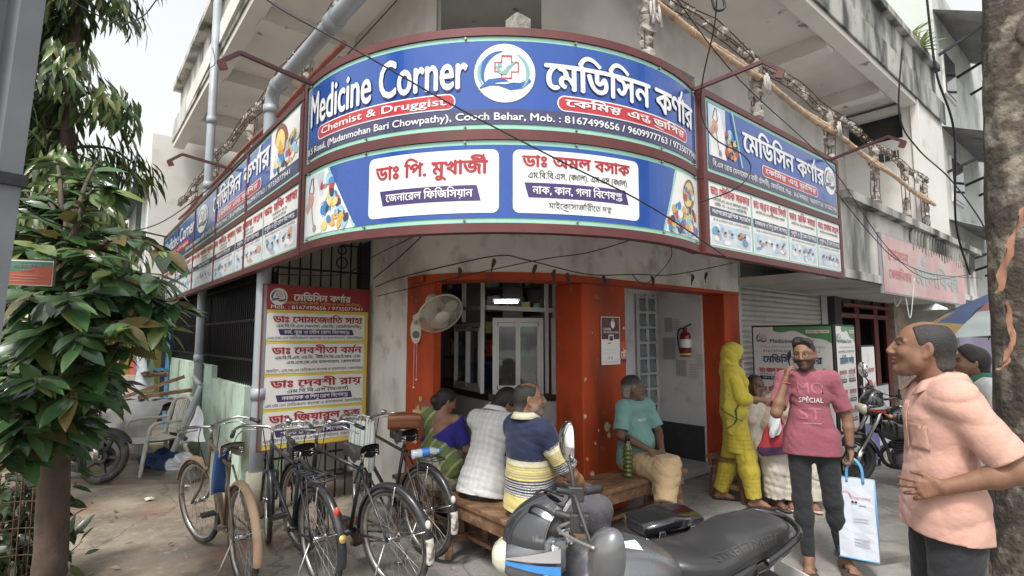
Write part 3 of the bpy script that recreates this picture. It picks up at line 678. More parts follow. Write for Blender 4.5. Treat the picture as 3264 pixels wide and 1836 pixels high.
# ================================================================ the sign boards
M_blue = mat('sign_blue', (.012, .07, .33), .25, var=.05, scale=3, coat=.35)
M_mint = mat('sign_mint_border', (.30, .58, .47), .35, var=.05, coat=.2)
M_navy = mat('sign_navy', (.05, .05, .125), .3, var=.05, coat=.2)
M_pwhite = mat('print_white', (.78, .78, .77), .35, var=.03, coat=.2)
M_pred = mat('print_red', (.48, .025, .04), .35, var=.05, coat=.2)
M_dred = mat('print_dark_red', (.38, .02, .03), .4, var=.05)
M_black = mat('print_black', (.02, .02, .025), .4, var=.05)
M_pgrey = mat('print_grey', (.30, .30, .32), .5, var=.05)
M_shadow = mat('letter_edge_navy', (.012, .025, .11), .4, var=.05)
M_ppink = mat('print_skin', (.55, .33, .25), .5, var=.1)
M_pteal = mat('print_teal', (.18, .42, .38), .4, var=.05)
M_ppurple = mat('print_purple', (.055, .035, .15), .4, var=.05)
M_pyellow = mat('print_yellow', (.68, .56, .09), .45, var=.05)
M_screw = mat('screw', (.25, .24, .22), .4, metal=.7)
PILL = [mat('pill_%s' % n, c, .4, var=.08) for n, c in (('red', (.5, .05, .05)), ('blue', (.05, .22, .5)), ('white', (.75, .74, .73)), ('amber', (.65, .38, .08)), ('dark', (.05, .05, .09)), ('sky', (.3, .55, .7)), ('yellow', (.7, .6, .2)))]
def logo(P, cx, cz, r, d=.005, disc=True, dark=M_navy, sx=1.0, cross=M_pred):
    if disc: P.ell(cx, cz, r * sx, r, M_pwhite, d, 28)
    d2 = d + .003; q = lambda a, rad: (cx + sx * rad * math.cos(a), cz + rad * math.sin(a))
    def arc(a0, a1, rad, w, m, taper=True):
        n = 14; pts = [q(R_(lerp(a0, a1, k / n)), rad) for k in range(n + 1)]
        P.stroke(pts, [w * (math.sin(math.pi * (k + .6) / (n + 1.2)) if taper else 1) for k in range(n + 1)], m, d2)
    arc(95, 215, r * .74, r * .17, dark); arc(150, 210, r * .84, r * .13, M_pteal); arc(60, -45, r * .76, r * .12, M_pteal)
    a = r * .16; b = r * .38                                           # outlined cross
    c = [(-a, b), (a, b), (a, a), (b, a), (b, -a), (a, -a), (a, -b), (-a, -b), (-a, -a), (-b, -a), (-b, a), (-a, a), (-a, b), (a, b)]
    P.stroke([(cx + sx * (x + r * .06), cz + z + r * .2) for x, z in c], r * .055, cross, d2)
    P.stroke([(cx + sx * r * x, cz + r * z) for x, z in ((-.28, .22), (-.12, .0), (0, .0), (.12, .2), (.4, .42))], [r * .04, r * .12, r * .14, r * .1, r * .02], M_pteal, d2 + .002)
    P.ell(cx - sx * r * .17, cz + r * .26, r * .07 * sx, r * .07, M_pteal, d2 + .002, 8)
    P.stroke([(cx + sx * r * x, cz + r * z) for x, z in ((-.82, -.52), (-.5, -.32), (-.15, -.3), (.2, -.45), (.55, -.42), (.84, -.22))], [r * .03, r * .22, r * .28, r * .26, r * .2, r * .1], dark, d2)
    P.stroke([(cx + sx * r * x, cz + r * z) for x, z in ((-.3, -.37), (0, -.36), (.35, -.3))], [r * .02, r * .07, r * .03], M_pwhite, d2 + .003)
def pills(P, a, z0, b, z1, n, rd, d=.006, r=None, clip=None):
    r = r or (z1 - z0) * .11
    for k in range(n):
        x = rd.uniform(a + r, b - r); z = z0 + r + (z1 - z0 - 2 * r) * rd.random() ** 1.4
        if clip and not clip(x, z): continue
        m = rd.choice(PILL); t = rd.uniform(0, 3.1); dd = d + .0006 * k / max(1, n) * 4
        if rd.random() < .6:
            P.ell(x, z, r * 1.35, r * .62, m, dd, 12, t); P.ell(x + r * .55 * math.cos(t), z + r * .55 * math.sin(t), r * .75, r * .6, rd.choice(PILL), dd + .0008, 10, t)
        else: P.ell(x, z, r * .85, r * .8, m, dd, 12, t + .01)
def doctor(P, a, z0, b, z1, d=.006):
    w = b - a; h = z1 - z0
    P.rect(a, z0, b, z1, mat('print_pale_blue', (.55, .62, .68), .4, var=.15, scale=6), d)
    P.strip([(a + w * .1, z0, z0 + h * .5), (a + w * .3, z0, z0 + h * .95), (a + w * .7, z0, z0 + h * .9), (a + w * .95, z0, z0 + h * .4)], M_pwhite, d + .001)
    P.stroke([(a + w * .38, z1 - h * .05), (a + w * .25, z0 + h * .75), (a + w * .38, z0 + h * .6), (a + w * .52, z0 + h * .75), (a + w * .45, z1 - h * .04)], w * .05, M_black, d + .002)
    P.ell(a + w * .35, z0 + h * .6, w * .18, h * .13, M_ppink, d + .003, 10, .4); P.stroke([(a + w * .35, z0 + h * .6), (a + w * .1, z0 + h * .42)], [w * .25, w * .2], M_ppink, d + .003)
    P.stroke([(a + w * .42, z0 + h * .5), (a + w * .5, z0 + h * .25), (a + w * .6, z0 + h * .1)], w * .045, M_pgrey, d + .0035); P.ell(a + w * .62, z0 + h * .1, w * .09, h * .06, M_pgrey, d + .004, 10, .3)
def clinic_pic(P, a, z0, b, z1, rd, d=.006):
    P.rect(a, z0, b, z1, mat('print_pale_blue', (.55, .62, .68), .4), d)
    w = b - a; h = z1 - z0; pm = [mat('print_scrub_blue', (.12, .32, .52), .4), M_pwhite, mat('print_steel', (.35, .42, .5), .4), M_ppink, M_pwhite, mat('print_sky', (.4, .58, .7), .4)]
    for k in range(16): P.ell(a + w * rd.uniform(.08, .92), z0 + h * rd.uniform(.1, .85), w * rd.uniform(.04, .09), h * rd.uniform(.08, .22), rd.choice(pm), d + .0002 * k, 9, rd.uniform(-.5, .5) + .01)
    for k in range(5):
        x = a + w * (.15 + .17 * k); P.ell(x, z0 + h * .55, w * .03, h * .1, M_ppink, d + .005, 8, .1); P.ell(x, z0 + h * .6, w * .03, h * .06, M_black, d + .0055, 8, .1)
def doc_panel(P, a, z0, b, z1, name, l1, l2, ban, l3, rd, boldw=.04):
    w = b - a; h = z1 - z0
    P.rect(a, z0, b, z1, M_mint, .003); P.rect(a + .015, z0 + .015, b - .015, z1 - .015, M_pwhite, .005)
    a += .035; b -= .035
    P.text(name, a, b, z0 + h * .80, z0 + h * .92, M_pred, boldw, .009, maxsx=2.4)
    P.text(l1, a + w * .05, b - w * .05, z0 + h * .715, z0 + h * .755, M_black, .012, .009, maxsx=1.5)
    if l2: P.text(l2, a + w * .08, b - w * .08, z0 + h * .645, z0 + h * .685, M_black, .012, .009, maxsx=1.5)
    P.rect(a - .015, z0 + h * .47, b + .015, z0 + h * .61, M_navy, .007); P.text(ban, a + .01, b - .01, z0 + h * .51, z0 + h * .575, M_pwhite, .03, .010, maxsx=1.6)
    P.text(l3, a + w * .03, b - w * .03, z0 + h * .405, z0 + h * .44, M_black, .01, .009, maxsx=1.5)
    clinic_pic(P, a, z0 + h * .06, b, z0 + h * .375, rd)
def frame_rails(mb, pos, s0, s1, zs, uprights, step, w=.055, dep=.06):
    n = max(1, int(math.ceil((s1 - s0) / step)))
    def bar(sa, sb, za, zb):
        k = max(1, int(math.ceil((sb - sa) / step)))
        for i in range(k):
            a, b = lerp(sa, sb, i / k), lerp(sa, sb, (i + 1) / k)
            p = [pos(a, za, -dep), pos(b, za, -dep), pos(b, za, .012), pos(a, za, .012), pos(a, zb, -dep), pos(b, zb, -dep), pos(b, zb, .012), pos(a, zb, .012)]
            mb.hexa(p)
    for za, zb in zs: bar(s0, s1, za, zb)
    for s in uprights:
        for (z0, z1), (z2, z3) in zip(zs[:-1], zs[1:]): bar(s - w / 2, s + w / 2, z1 + .001, z2 - .001)
ZS = [(2.335, 2.392), (2.912, 2.978), (3.582, 3.635)]
def back_sheet(pos, s0, s1, step):
    mb = MB(); n = max(1, int(math.ceil((s1 - s0) / step)))
    mb.sheet([[pos(lerp(s0, s1, i / n), z, -.02) for i in range(n + 1)] for z in (2.36, 3.61)]); return mb
M_back = mat('sign_back_sheet', (.3, .3, .3), .6, var=.1)
PH = '8167499656 / 9609977763 / 9735077941'
# ---- curved corner sign
CC = Vector((-.09, 5.013, 0)); CR = 1.813
def cpos(s, z, d=0):
    t = s / CR; return Vector((CC.x + (CR + d) * math.sin(t), CC.y - (CR + d) * math.cos(t), z))
sg = thing('curved_signboard', (-.09, 3.2, 2.33), 'curved blue pharmacy signboard in a maroon frame over the shop corner', 'signboard', 0)
mb = MB(); frame_rails(mb, cpos, -1.75, 1.80, ZS, (-1.722, 1.805), .07); mb.build('frame', M_maroon, sg)
back_sheet(cpos, -1.72, 1.8, .1).build('backing', M_back, sg)
P = Print(cpos, .07); A, B = -1.69, 1.775
P.rect(A, 2.98, B, 3.58, M_mint, .0); P.rect(A + .035, 3.012, B - .035, 3.55, M_blue, .003)
P.rect(A + .035, 3.012, B - .035, 3.108, M_navy, .005)
P.text('Medicine Corner', -1.60, -.19, 3.235, 3.495, M_shadow, .05, .007); P.text('Medicine Corner', -1.60, -.19, 3.245, 3.49, M_pwhite, .03, .010)
P.rrect(-1.46, 3.112, -.262, 3.215, .05, M_pwhite, .0065); P.rrect(-1.452, 3.12, -.27, 3.207, .043, M_pred, .008); P.text('Chemist & Druggist', -1.40, -.32, 3.142, 3.192, M_pwhite, .02, .011, maxsx=2.2)
logo(P, .045, 3.338, .19, .0065, dark=mat('logo_blue', (.02, .1, .36), .3))
P.text('মেডিসিন কর্ণার', .30, 1.66, 3.245, 3.42, M_shadow, .075, .007, maxsx=3); P.text('মেডিসিন কর্ণার', .30, 1.66, 3.25, 3.42, M_pwhite, .045, .010, maxsx=3)
P.rrect(.375, 3.112, 1.555, 3.215, .05, M_pwhite, .0065); P.rrect(.383, 3.12, 1.547, 3.207, .043, M_pred, .008); P.text('কেমিস্ট এন্ড ড্রাগিস্ট', .43, 1.50, 3.145, 3.19, M_pwhite, .04, .011, maxsx=3)
P.text('B.S Road, (Madanmohan Bari Chowpathy), Cooch Behar, Mob. : ' + PH, -1.63, 1.725, 3.037, 3.083, M_pwhite, .02, .009, maxsx=2)
P.build('upper_panel', sg)
P = Print(cpos, .07); rd = random.Random(5)
P.rect(A, 2.394, B, 2.91, M_mint, .0); P.rect(A + .03, 2.424, B - .03, 2.88, M_pwhite, .003)
P.strip([(-1.28, 2.879, 2.88)] + [(lerp(-1.28, -.98, k / 6), lerp(2.88, 2.424, k / 6), 2.88) for k in range(1, 6)] + [(x, 2.424, 2.88) for x in P._xs(-.98, 1.20)] + [(lerp(1.2, 1.36, k / 6), lerp(2.424, 2.87, k / 6), 2.88) for k in range(1, 7)], M_blue, .005)
P.stroke([(-1.29, 2.88), (-.99, 2.424)], .025, M_mint, .006); P.stroke([(1.21, 2.424), (1.37, 2.88)], .025, M_mint, .006)
doctor(P, -1.655, 2.43, -1.35, 2.87, .0045)
pills(P, -1.40, 2.43, -1.03, 2.85, 46, rd, .006, .045, lambda x, z: x < -1.25 + (2.88 - z) * .6 - .05)
pills(P, 1.22, 2.43, 1.74, 2.66, 60, rd, .006, .042, lambda x, z: x > 1.26 + (z - 2.424) * .35)
P.ell(1.57, 2.74, .1, .12, mat('print_brown', (.25, .08, .04), .3), .0055, 16, -.5); P.ell(1.55, 2.735, .075, .1, PILL[6], .0065, 14, -.5)
pills(P, 1.46, 2.66, 1.66, 2.82, 9, rd, .008, .035)
for (a, b, nm, sub, ban, foot) in ((-.865, .01, 'ডাঃ পি. মুখার্জী', None, 'জেনারেল ফিজিসিয়ান', None), (.095, .962, 'ডাঃ অমল বসাক', 'এম.বি.বি.এস, (ক্যাল), এম.এস (ক্যাল)', 'নাক, কান, গলা বিশেষজ্ঞ', 'মাইক্রোসার্জারীতে দক্ষ')):
    P.rrect(a, 2.455, b, 2.85, .04, M_pwhite, .0075)
    if sub:
        P.text(nm, a + .06, b - .08, 2.745, 2.815, M_dred, .05, .010, maxsx=3); P.text(sub, a + .09, b - .1, 2.672, 2.71, M_black, .012, .010, maxsx=2)
        P.para(a + .07, 2.552, b - .09, 2.645, .025, M_ppurple, .009); P.text(ban, a + .12, b - .14, 2.575, 2.622, M_pwhite, .03, .0115, maxsx=2); P.text(foot, a + .22, b - .22, 2.487, 2.522, M_black, .01, .010, maxsx=2)
    else:
        P.text(nm, a + .06, b - .07, 2.70, 2.785, M_dred, .05, .010, maxsx=3)
        P.para(a + .09, 2.53, b - .11, 2.628, .025, M_ppurple, .009); P.text(ban, a + .14, b - .16, 2.555, 2.603, M_pwhite, .03, .0115, maxsx=2)
P.build('lower_panel', sg)
mb = MB()
for s in (-1.6, -.9, -.2, .5, 1.2, 1.7):
    for z in (2.995, 3.565, 2.408, 2.896): mb.cyl(cpos(s, z, .004), cpos(s, z, .018), .008, 8)
mb.build('screw', M_screw, sg)
# ---- left wing (runs away along the left street)
def lpos(s, z, d=0): return W(1.33 - d, -s, z)
sg = thing('left_signboard', W(1.33, 8, 2.33), 'long blue pharmacy signboard on the left street front with a row of doctor panels', 'signboard', ROT)
mb = MB(); frame_rails(mb, lpos, -12.3, -4.17, ZS, (-12.27, -10.5, -8.9, -7.4, -5.9, -4.2), 1.0); mb.build('frame', M_maroon, sg); back_sheet(lpos, -12.25, -4.2, 3).build('backing', M_back, sg)
P = Print(lpos); rd = random.Random(8); A, B = -12.24, -4.235
P.rect(A, 2.98, B, 3.58, M_mint, 0); P.rect(A + .03, 3.012, B - .03, 3.55, M_blue, .003); P.rect(A + .03, 3.012, B - .03, 3.11, M_navy, .0045)
P.text('মেডিসিন কর্ণার', -7.6, -5.1, 3.28, 3.47, M_pwhite, .045, .009, maxsx=6); P.text('Medicine Corner', -12.0, -8.9, 3.26, 3.48, M_pwhite, .026, .009, maxsx=5)
P.rrect(-7.3, 3.115, -5.35, 3.225, .05, M_pwhite, .006); P.rrect(-7.28, 3.123, -5.37, 3.217, .045, M_pred, .0075); P.text('কেমিস্ট এন্ড ড্রাগিস্ট', -7.2, -5.45, 3.15, 3.195, M_pwhite, .04, .0105, maxsx=6)
P.rrect(-11.6, 3.115, -9.3, 3.225, .05, M_pred, .006); P.text('Chemist & Druggist', -11.5, -9.4, 3.15, 3.195, M_pwhite, .02, .0085, maxsx=6)
logo(P, -8.3, 3.33, .19, .006, sx=2.0)
P.text('বি.এস রোড (মদনমোহন বাড়ী চৌপথী), কোচবিহার, Mob. : ' + PH, -9.6, -4.45, 3.04, 3.085, M_pwhite, .02, .0085, maxsx=6)
P.strip([(-5.06, 3.12, 3.55), (-5.0, 3.12, 3.55), (-4.27, 3.12, 3.55)], M_pwhite, .006)
P.ell(-4.75, 3.42, .2, .13, mat('print_brown', (.25, .08, .04), .3), .007, 14, -.4); P.ell(-4.78, 3.40, .14, .11, PILL[6], .008, 12, -.4); pills(P, -5.0, 3.13, -4.28, 3.4, 50, rd, .009, .055)
P.build('upper_panel', sg)
P = Print(lpos)
DN = [('ডাঃ রকি সাহা', 'প্রসূতি ও স্ত্রী রোগ বিশেষজ্ঞ'), ('ডাঃ সোমা মন্ডল', 'প্রসূতি ও স্ত্রী রোগ বিশেষজ্ঞ'), ('ডাঃ অনিন্দ্য কুমার', 'নবজাতক ও শিশু রোগ'), ('ডাঃ আমির কুমার', 'হাড় ও জোড়া বিশেষজ্ঞ'), ('ডাঃ অমল বসাক', 'নাক, কান, গলা বিশেষজ্ঞ'), ('ডাঃ পি. মুখার্জী', 'জেনারেল ফিজিসিয়ান'), ('ডাঃ দেবশ্রী রায়', 'নবজাতক ও শিশু রোগ')]
xs = [-4.235, -5.22, -6.3, -7.45, -8.6, -9.8, -11.0, -12.24]
for k in range(7): doc_panel(P, xs[k + 1], 2.394, xs[k], 2.91, DN[k][0], 'এম.বি.বি.এস, এম.এস', 'এম.এম.এস এস.এম', DN[k][1], 'এম.জে.এন মেডিক্যাল কলেজ ও হাসপাতাল, কোচবিহার', rd)
P.build('lower_panel', sg)
# ---- right wing
def rpos(s, z, d=0): return W(s, 2.16 - d, z)
sg = thing('right_signboard', W(5, 2.16, 2.33), 'blue pharmacy signboard on the right front with four doctor panels above the shutter', 'signboard', ROT)
mb = MB(); frame_rails(mb, rpos, 3.66, 6.40, ZS, (3.69, 6.37), 1.0); mb.build('frame', M_maroon, sg); back_sheet(rpos, 3.68, 6.38, 3).build('backing', M_back, sg)
P = Print(rpos); A, B = 3.72, 6.34
P.rect(A, 2.98, B, 3.58, M_mint, 0); P.rect(A + .03, 3.012, B - .03, 3.55, M_blue, .003); P.rect(A + .03, 3.012, B - .03, 3.11, M_navy, .0045)
doctor(P, 3.76, 3.12, 4.02, 3.54, .006); pills(P, 3.98, 3.13, 4.22, 3.4, 22, rd, .009, .04); P.stroke([(4.12, 3.55), (4.26, 3.11)], .02, M_mint, .014)
P.text('মেডিসিন কর্ণার', 4.30, 5.98, 3.275, 3.44, M_pwhite, .045, .009, maxsx=4)
P.rrect(4.62, 3.118, 5.82, 3.222, .05, M_pwhite, .006); P.rrect(4.63, 3.126, 5.81, 3.214, .043, M_pred, .0075); P.text('কেমিস্ট এন্ড ড্রাগিস্ট', 4.68, 5.76, 3.15, 3.195, M_pwhite, .04, .0105, maxsx=4)
P.text('বি.এস রোড (মদনমোহন বাড়ী চৌপথী), কোচবিহার, Mob. : ' + PH, 3.80, 6.29, 3.04, 3.083, M_pwhite, .015, .0085, maxsx=4)
logo(P, 6.15, 3.36, .15, .006)
P.build('upper_panel', sg)
P = Print(rpos)
DN = [('ডাঃ সৌভিক সরকার', 'ল্যাপরোস্কোপিক সার্জেন'), ('ডাঃ অঞ্জন কুমার সিদাই', 'নবজাতক ও শিশু রোগ বিশেষজ্ঞ'), ('ডাঃ রকি সাহা', 'প্রসূতি ও স্ত্রী রোগ বিশেষজ্ঞ'), ('ডাঃ সোমা মন্ডল', 'প্রসূতি ও স্ত্রী রোগ বিশেষজ্ঞ')]
xs = [3.72, 4.40, 5.09, 5.74, 6.34]
for k in range(4): doc_panel(P, xs[k], 2.394, xs[k + 1], 2.91, DN[k][0], 'এম.বি.বি.এস, এম.এস (জেনারেল সার্জেন)', 'রেজি. নং - ৮০০০০ (ডব্লিউ.বি)' if k == 0 else None, DN[k][1], 'এম.জে.এন মেডিক্যাল কলেজ ও হাসপাতাল, কোচবিহার', rd)
P.build('lower_panel', sg)
# ---- lamp arms of the signs
M_arm = mat('rusty_maroon_arm', (.085, .03, .032), .65, var=.25, scale=9)
def lamp_arm(pts, label):
    t = thing('lamp_arm', pts[0], label, 'bracket', 0, 'steel arms jutting from the signs')
    mb = MB()
    for a, b in zip(pts[:-1], pts[1:]): mb.bar(a, b, .026, .026)
    mb.build('arm', M_arm, t)
    d = (Vector(pts[-1]) - Vector(pts[-2])).normalized(); e = Vector(pts[-1]); mb = MB(); mb.bar(e - d * .02, e - Vector((0, 0, .07)) - d * .05, .03, .05); mb.build('end_plate', M_maroon, t)
def _n(s): return Vector((math.sin(s / CR), -math.cos(s / CR), 0))
for s, lb in ((-1.62, 'bent maroon lamp arm sticking out left from the curved sign'), (1.74, 'bent maroon lamp arm sticking out right from the curved sign')):
    a = cpos(s, 3.6, 0); n = _n(s); lamp_arm([a, a + n * .5 + Vector((0, 0, .075)), a + n * .63 + Vector((0, 0, -.04))], lb)
for v, lb in ((6.6, 'bent maroon lamp arm on the middle of the left signboard'), (11.9, 'bent maroon lamp arm at the far end of the left signboard')):
    lamp_arm([W(1.33, v, 3.6), W(.83, v, 3.67), W(.70, v, 3.56)], lb)
lamp_arm([W(6.2, 2.16, 3.6), W(6.2, 1.62, 3.70), W(6.2, 1.48, 3.60)], 'bent maroon lamp arm at the end of the right signboard')
# ================================================================ boards, pipes, fan, posters
def at(px, py, Y):      # a sight line of the photo (2576 px wide) met at depth Y
    v = (724.5 - py) / 1349; t = R_(5.3); fw = math.cos(t) - v * math.sin(t); up = math.sin(t) + v * math.cos(t)
    return Vector(((px - 1288) / 1349 / fw * Y, Y, 1.7 + up / fw * Y))
def ppos(s, z, d=0): return W(s, 5.6 - d, z)
pb = thing('doctor_list_board', W(2.0, 5.6, .61), 'tall yellow doctor list board with a red header hung on the entrance grille', 'notice board', ROT)
mb = MB(); a, b, z0, z1 = 1.44, 2.555, .61, 2.23
for q in ((a, z0, b, z0 + .01), (a, z1 - .01, b, z1), (a, z0 + .01, a + .01, z1 - .01), (b - .01, z0 + .01, b, z1 - .01)): mb.ubox((q[0], 5.585, q[1]), (q[2], 5.63, q[3]))
mb.build('frame', mat('rust_red_edge', (.22, .05, .03), .6, var=.2), pb)
P = Print(ppos); H = z1 - z0; Z = lambda f: z1 - H * f
P.rect(a + .01, z0 + .01, b - .01, z1 - .01, M_pyellow, 0); P.rect(a + .01, Z(.155), b - .01, z1 - .01, mat('print_maroon', (.33, .03, .035), .4), .003)
logo(P, a + .155, Z(.075), .085, .005)
P.text('মেডিসিন কর্ণার', a + .30, b - .22, Z(.095), Z(.055), M_pwhite, .045, .006, maxsx=3)
P.text('মদনমোহন বাড়ী চৌপথী, এম.জে.এন রোড, কোচবিহার।', a + .2, b - .1, Z(.118), Z(.103), M_pyellow, .01, .006); P.text('Mob. : 8167499656 / 9735077941', a + .08, b - .07, Z(.148), Z(.125), M_pwhite, .015, .006, maxsx=3)
cards = [(.175, .345, 'ডাঃ সোমজ্যোতি সাহা', ['এম.বি.বি.এস (অনার্স) এম.ডি. (ডার্মাটোলজি)'], 'চর্ম, কুষ্ট ও যৌন রোগ বিশেষজ্ঞ', 'এম.জে.এন মেডিক্যাল কলেজ ও হাসপাতাল, কোচবিহার'),
         (.365, .545, 'ডাঃ দেবশ্রীতা বর্মন', ['এম.বি.বি.এস, এম.ডি., আই.পি.জি.এম.ই.আর. এবং', 'এস.এস.কে.এম হাসপাতাল, কোলকাতা'], None, 'অ্যাটাচ্ - এম.জে.এন মেডিক্যাল কলেজ ও হাসপাতাল, কোচবিহার'),
         (.565, .755, 'ডাঃ দেবশ্রী রায়', ['এম.বি.বি.এস (অনার্স)'], 'নবজাতক ও শিশু রোগ বিশেষজ্ঞ', 'এম.জে.এন মেডিক্যাল কলেজ ও হাসপাতাল, কোচবিহার'),
         (.775, .965, 'ডাঃ জিয়ারুল হক', ['এম.বি.বি.এস, ডি.এন.বি (গাইনো)'], 'প্রসূতি ও স্ত্রী রোগ বিশেষজ্ঞ', 'অ্যাটাচ্ এস.এস.কে.এম হাসপিটাল, কোলকাতা')]
for f0, f1, nm, ln, ban, foot in cards:
    P.rrect(a + .05, Z(f1), b - .05, Z(f0), .03, M_pwhite, .003); h = f1 - f0
    P.text(nm, a + .11, b - .08, Z(f0 + h * .34), Z(f0 + h * .12), M_dred, .05, .006, maxsx=3)
    for k, t in enumerate(ln): P.text(t, a + (.14 if k == 0 else .25), b - .09, Z(f0 + h * (.52 + .17 * k)), Z(f0 + h * (.42 + .17 * k)), M_black, .018, .006)
    if ban: P.para(a + .16, Z(f0 + h * .80), b - .17, Z(f0 + h * .58), .02, M_ppurple, .005); P.text(ban, a + .22, b - .22, Z(f0 + h * .745), Z(f0 + h * .63), M_pwhite, .03, .0075)
    P.text(foot, a + .06, b - .06, Z(f0 + h * .95), Z(f0 + h * .86), M_black, .008, .006)
P.build('printed_face', pb)

def drainpipe(u, v, z1, r, label, elbow=False, brs=()):
    t = thing('drainpipe', W(u, v, 0), label, 'pipe', 0)
    mb = MB()
    if elbow:
        pts = [W(u, v, 0), W(u, v, 1.2), W(u, v, 2.4), W(u, v, z1 - .12), W(u, v - .02, z1 - .05), W(u, v - .07, z1), W(u, v - .16, z1 + .01)] + [W(u, v - k, z1 + .01 - .02 * k) for k in (.8, 1.6, 2.3)]
        pts += [W(u + .25, v - 2.75, z1 - .05), W(u + .9, v - 3.2, z1 - .06)]
    else: pts = [W(u, v, 0), W(u, v, 2), W(u, v, 4), W(u, v, z1)]
    mb.tube(pts, r, 18); mb.build('pipe', M_pvc, t)
    for z in brs:
        mb = MB(); mb.cyl(W(u, v, z), W(u, v, z + .11), r * 1.16, 18); mb.build('socket', M_pvc, t)
    mb = MB(); mb.cyl(W(u, v, 0), W(u, v, .42), r * 1.3, 18); mb.build('base_sleeve', mat('yellowed_cement', (.36, .34, .27), .9, var=.2, stain=((.18, .2, .12), 4, .5, .7)), t)
    if elbow:
        for p_, q_ in ((W(u, v - 1.75, z1 - .022), W(u, v - 1.62, z1 - .02)), (W(u, v, z1 - .22), W(u, v, z1 - .14)), (W(u, v - .17, z1 + .008), W(u, v - .27, z1 + .006))): mb = MB(); mb.cyl(p_, q_, r * 1.18, 18); mb.build('coupling', M_pvc, t)
drainpipe(1.465, 5.66, 4.2, .066, 'thick grey drainpipe beside the yellow board that bends over the sign towards the right', True, (1.1,))
drainpipe(1.468, 8.9, 7.6, .058, 'tall straight grey drainpipe rising past the left balcony edge', False, (1.35, 3.9, 4.9))

# wall fan
fo = on_pillar(4.62, 1.83)
fan = thing('wall_fan', fo, 'cream oscillating wall fan with a wire cage on the left orange pillar', 'fan', 0)
M_cream = mat('cream_plastic', (.58, .54, .45), .45, var=.08, stain=((.4, .36, .28), 8, .55, .75))
n0 = (-DU * .6 - DV * .75).normalized()
mb = MB(); sd = n0.cross(Vector((0, 0, 1))).normalized()
pl = [fo + sd * (.055 * math.cos(t)) + Vector((0, 0, -.06 + .13 * math.sin(t))) for t in [k * .314 for k in range(20)]]
mb.add(pl + [p + n0 * .045 for p in pl], [tuple(range(20)), tuple(range(20, 40))] + [(k, (k + 1) % 20, 20 + (k + 1) % 20, 20 + k) for k in range(20)]); mb.build('wall_plate', M_cream, fan, bevel=.006)
fc = at(1108, 790, 4.93); fn = Vector((.45, -.62, -.64)).normalized()
mb = MB(); mb.cyl(fo + n0 * .04 + Vector((0, 0, -.1)), fo + n0 * .052 + Vector((0, 0, -.1)), .035, 16); mb.build('dial', mat('grey_dial', (.1, .12, .11), .5), fan)
mb = MB(); mb.tube([fo + n0 * .04 + Vector((0, 0, .02)), fo + n0 * .09 + Vector((0, 0, .06)), fc - fn * .14 + Vector((0, 0, -.01)), fc - fn * .12], .032, 12); mb.build('neck', M_cream, fan)
mb = MB(); mb.lathe(fc - fn * .25, fn, [(0, 0), (.05, .0), (.068, .03), (.068, .13), (.05, .18), (.03, .2)], 20); mb.build('motor', M_cream, fan)
mb = MB(); e1 = fn.orthogonal().normalized(); e2 = fn.cross(e1); FR = .215
for r, d in ((FR, 0), (FR * .998, -.012), (.07, .045), (.14, .035), (.14, -.055), (.07, -.065)): mb.tube([fc + fn * d + (e1 * math.cos(a) + e2 * math.sin(a)) * r for a in [k * 2 * math.pi / 40 for k in range(40)]], .0045 if r > .2 else .0018, 5, closed=True)
for k in range(84):
    a = k * 2 * math.pi / 84; dv = e1 * math.cos(a) + e2 * math.sin(a)
    mb.tube([fc + fn * .05 + dv * .04, fc + fn * .04 + dv * .12, fc + fn * .02 + dv * .18, fc + dv * FR], .0013, 4, caps=False)
    mb.tube([fc - fn * .07 + dv * .05, fc - fn * .055 + dv * .14, fc - fn * .03 + dv * .19, fc + dv * FR], .0013, 4, caps=False)
mb.build('cage', M_cream, fan)
mb = MB(); mb.lathe(fc + fn * .04, fn, [(0, .016), (.06, .016), (.066, .01), (.066, 0)], 20); mb.build('cage_badge', M_cream, fan)
for k in range(3):
    mb = MB(); a0 = k * 2.094; rows = []
    for i in range(7):
        r = .03 + .155 * i / 6; w = .5 * (.4 + math.sin(math.pi * (i + 1.2) / 8.2)) ; rows.append([fc + (e1 * math.cos(a0 + t * w) + e2 * math.sin(a0 + t * w)) * r + fn * (.02 * t - .01) for t in (-1, -.5, 0, .5, 1)])
    mb.sheet(rows); mb.build('fan_blade', mat('fan_blade_plastic', (.45, .42, .36), .4), fan)
for k, (o_, l_) in enumerate(((-.012, .36), (.014, .43))):
    mb = MB(); p = fo + n0 * .05 + sd * o_ + Vector((0, 0, -.17)); mb.tube([p, p - Vector((0, 0, l_))], .0018, 5); mb.ball(p - Vector((0, 0, l_)), .011, None, 8); mb.build('pull_cord', M_pwhite, fan)

def cpos2(s, z, d=0): return W(s, 3.584 - d, z)
t = thing('camp_poster', cpos2(4.24, 1.42), 'paper poster with a dark red top half taped to the orange corner column', 'poster', ROT)
P = Print(cpos2); P.rect(4.10, 1.43, 4.39, 1.912, M_pwhite, .002); P.rect(4.108, 1.685, 4.382, 1.905, mat('print_wine', (.085, .02, .022), .4), .003)
P.ell(4.28, 1.84, .03, .045, M_pwhite, .004, 12); P.ell(4.28, 1.875, .02, .02, M_ppink, .005, 10)
P.text('LIVER', 4.135, 4.25, 1.775, 1.80, M_pwhite, .02, .004); P.text('PROTECTION CAMP', 4.135, 4.365, 1.745, 1.765, M_pwhite, .02, .004)
P.rrect(4.21, 1.655, 4.29, 1.73, .012, M_pwhite, .0045); P.rrect(4.22, 1.67, 4.28, 1.72, .008, M_navy, .005); P.rect(4.2, 1.64, 4.245, 1.65, M_pred, .004)
